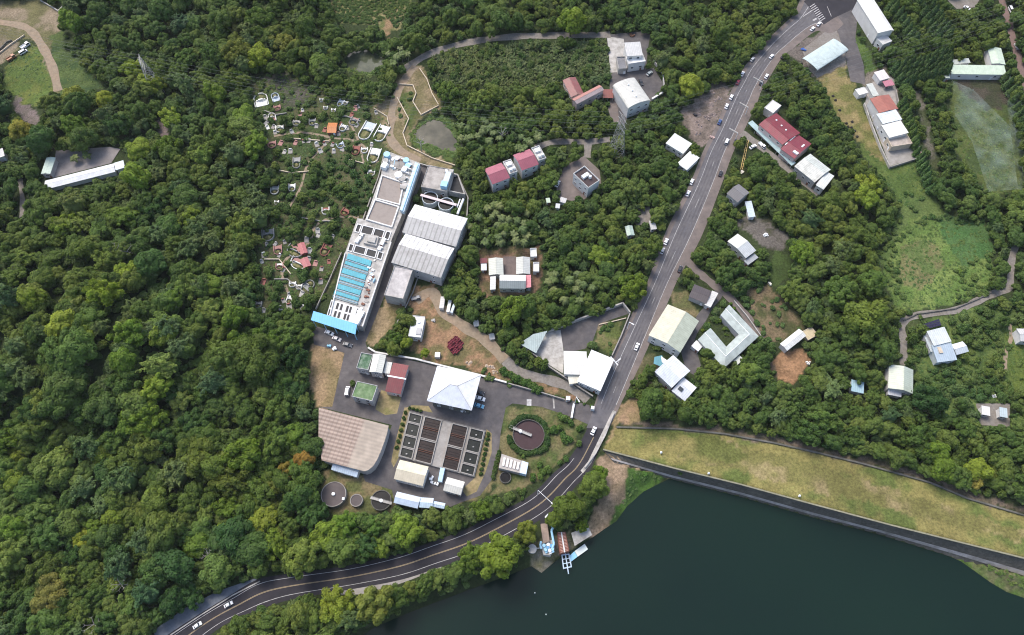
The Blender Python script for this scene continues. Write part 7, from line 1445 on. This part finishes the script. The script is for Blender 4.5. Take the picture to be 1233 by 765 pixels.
low('meadow_shrubs', 'scattered shrubs along the meadow edges', 'shrubs', 130, [[(1058,300),(1078,290),(1090,372),(1062,345)], [(1150,325),(1198,296),(1196,352),(1150,368)], [(1078,234),(1112,230),(1104,272),(1070,300)], [(1095,258),(1186,260),(1186,274),(1095,272)]], (.7,1.9), SHRUB, (1.35,1.45,.9), every=True, hs=(.5,.9))
low('field_plants', 'mass of yellowish crop plants in the top plantation', 'crop plants', 800, [[(400,-10),(498,-10),(478,36),(465,20),(455,30),(405,27)]], (.6,1.15), SHRUB, (1.9,1.55,1.1), every=True, hs=(.5,.9))
low('scrub_bushes', 'scattered scrub bushes on the fields and slopes', 'scrub', 560, [SCRUB, GRAVE, GRAVE, BROWN, [(465,100),(498,106),(490,160)], [(540,440),(600,450),(680,478),(690,484),(600,462)], [(722,392),(753,384),(737,428),(714,412)], [(1090,384),(1112,380),(1112,400),(1096,438)], [(1142,130),(1160,180),(1188,232),(1165,215)]], (.7,1.7), SHRUB, (1.25,1.4,.85), every=True, hs=(.5,.9))
# ------------------------------------------------------------------ light, sky, camera
SUN_EL, SUN_AZ = math.radians(56), math.radians(322)
sd_ = Vector((math.sin(SUN_AZ)*math.cos(SUN_EL), math.cos(SUN_AZ)*math.cos(SUN_EL), math.sin(SUN_EL)))
sun = bpy.data.lights.new('sun', 'SUN'); sun.energy = 1.4; sun.angle = math.radians(26); sun.color = (1,.95,.87); so = link('sun', sun); so.rotation_euler = sd_.to_track_quat('Z', 'Y').to_euler(); so.location = (0,200,500)
low('floating_weeds', 'scattered floating weeds at the foot of the dam', 'weeds', 3, [[(1040,650),(1056,650),(1056,664),(1040,664)]], (.6,1.1), tv, (.9,.95,.7), every=True) if False else None
w = bpy.data.worlds.new('World'); S.world = w; w.use_nodes = True; nt = w.node_tree; sk = nt.nodes.new('ShaderNodeTexSky'); sk.sky_type = 'NISHITA'; sk.sun_disc = False; sk.sun_elevation = SUN_EL; sk.sun_rotation = SUN_AZ; sk.dust_density = 3.0; sk.air_density = 1.0
nt.links.new(sk.outputs[0], nt.nodes['Background'].inputs[0]); nt.nodes['Background'].inputs[1].default_value = .15
cam = bpy.data.cameras.new('camera'); cam.sensor_width = 36; cam.lens = 36*F/1233; cam.clip_end = 20000; cam.clip_start = 1; co = link('camera', cam); co.location = (0,0,H); co.rotation_euler = (TH,0,0); S.camera = co
S.view_settings.view_transform = 'Standard'; S.view_settings.look = 'None'; S.view_settings.gamma = 1; S.view_settings.use_curve_mapping = False; S.view_settings.exposure = 0.97
S.cycles.filter_width = 1.1; S.cycles.use_denoising = True; S.cycles.denoiser = "OPENIMAGEDENOISE"; S.cycles.denoising_input_passes = "RGB_ALBEDO_NORMAL"; S.cycles.denoising_prefilter = "NONE"; S.cycles.max_bounces = 5; S.cycles.diffuse_bounces = 3; S.cycles.glossy_bounces = 2; S.cycles.transmission_bounces = 2; S.cycles.transparent_max_bounces = 8

# ------------------------------------------------------------------ thin hazy air over the valley
mb = MB(); mb.box(0, 0, -12, 13000, 13000, 12 + H + 8); hm = bpy.data.materials.new('hazy_air'); hm.use_nodes = True; nt = hm.node_tree; nt.nodes.remove(nt.nodes['Principled BSDF'])
pv = nt.nodes.new('ShaderNodeVolumePrincipled'); pv.inputs['Color'].default_value = (.9,.96,.97,1); pv.inputs['Density'].default_value = .00003; pv.inputs['Anisotropy'].default_value = .0; nt.links.new(pv.outputs[0], nt.nodes['Material Output'].inputs['Volume'])
hz = link('haze', mb.mesh('haze', hm)); hz['kind'] = 'stuff'; hz['label'] = 'thin pale haze over the whole valley'; hz['category'] = 'haze'
S.cycles.volume_bounces = 0
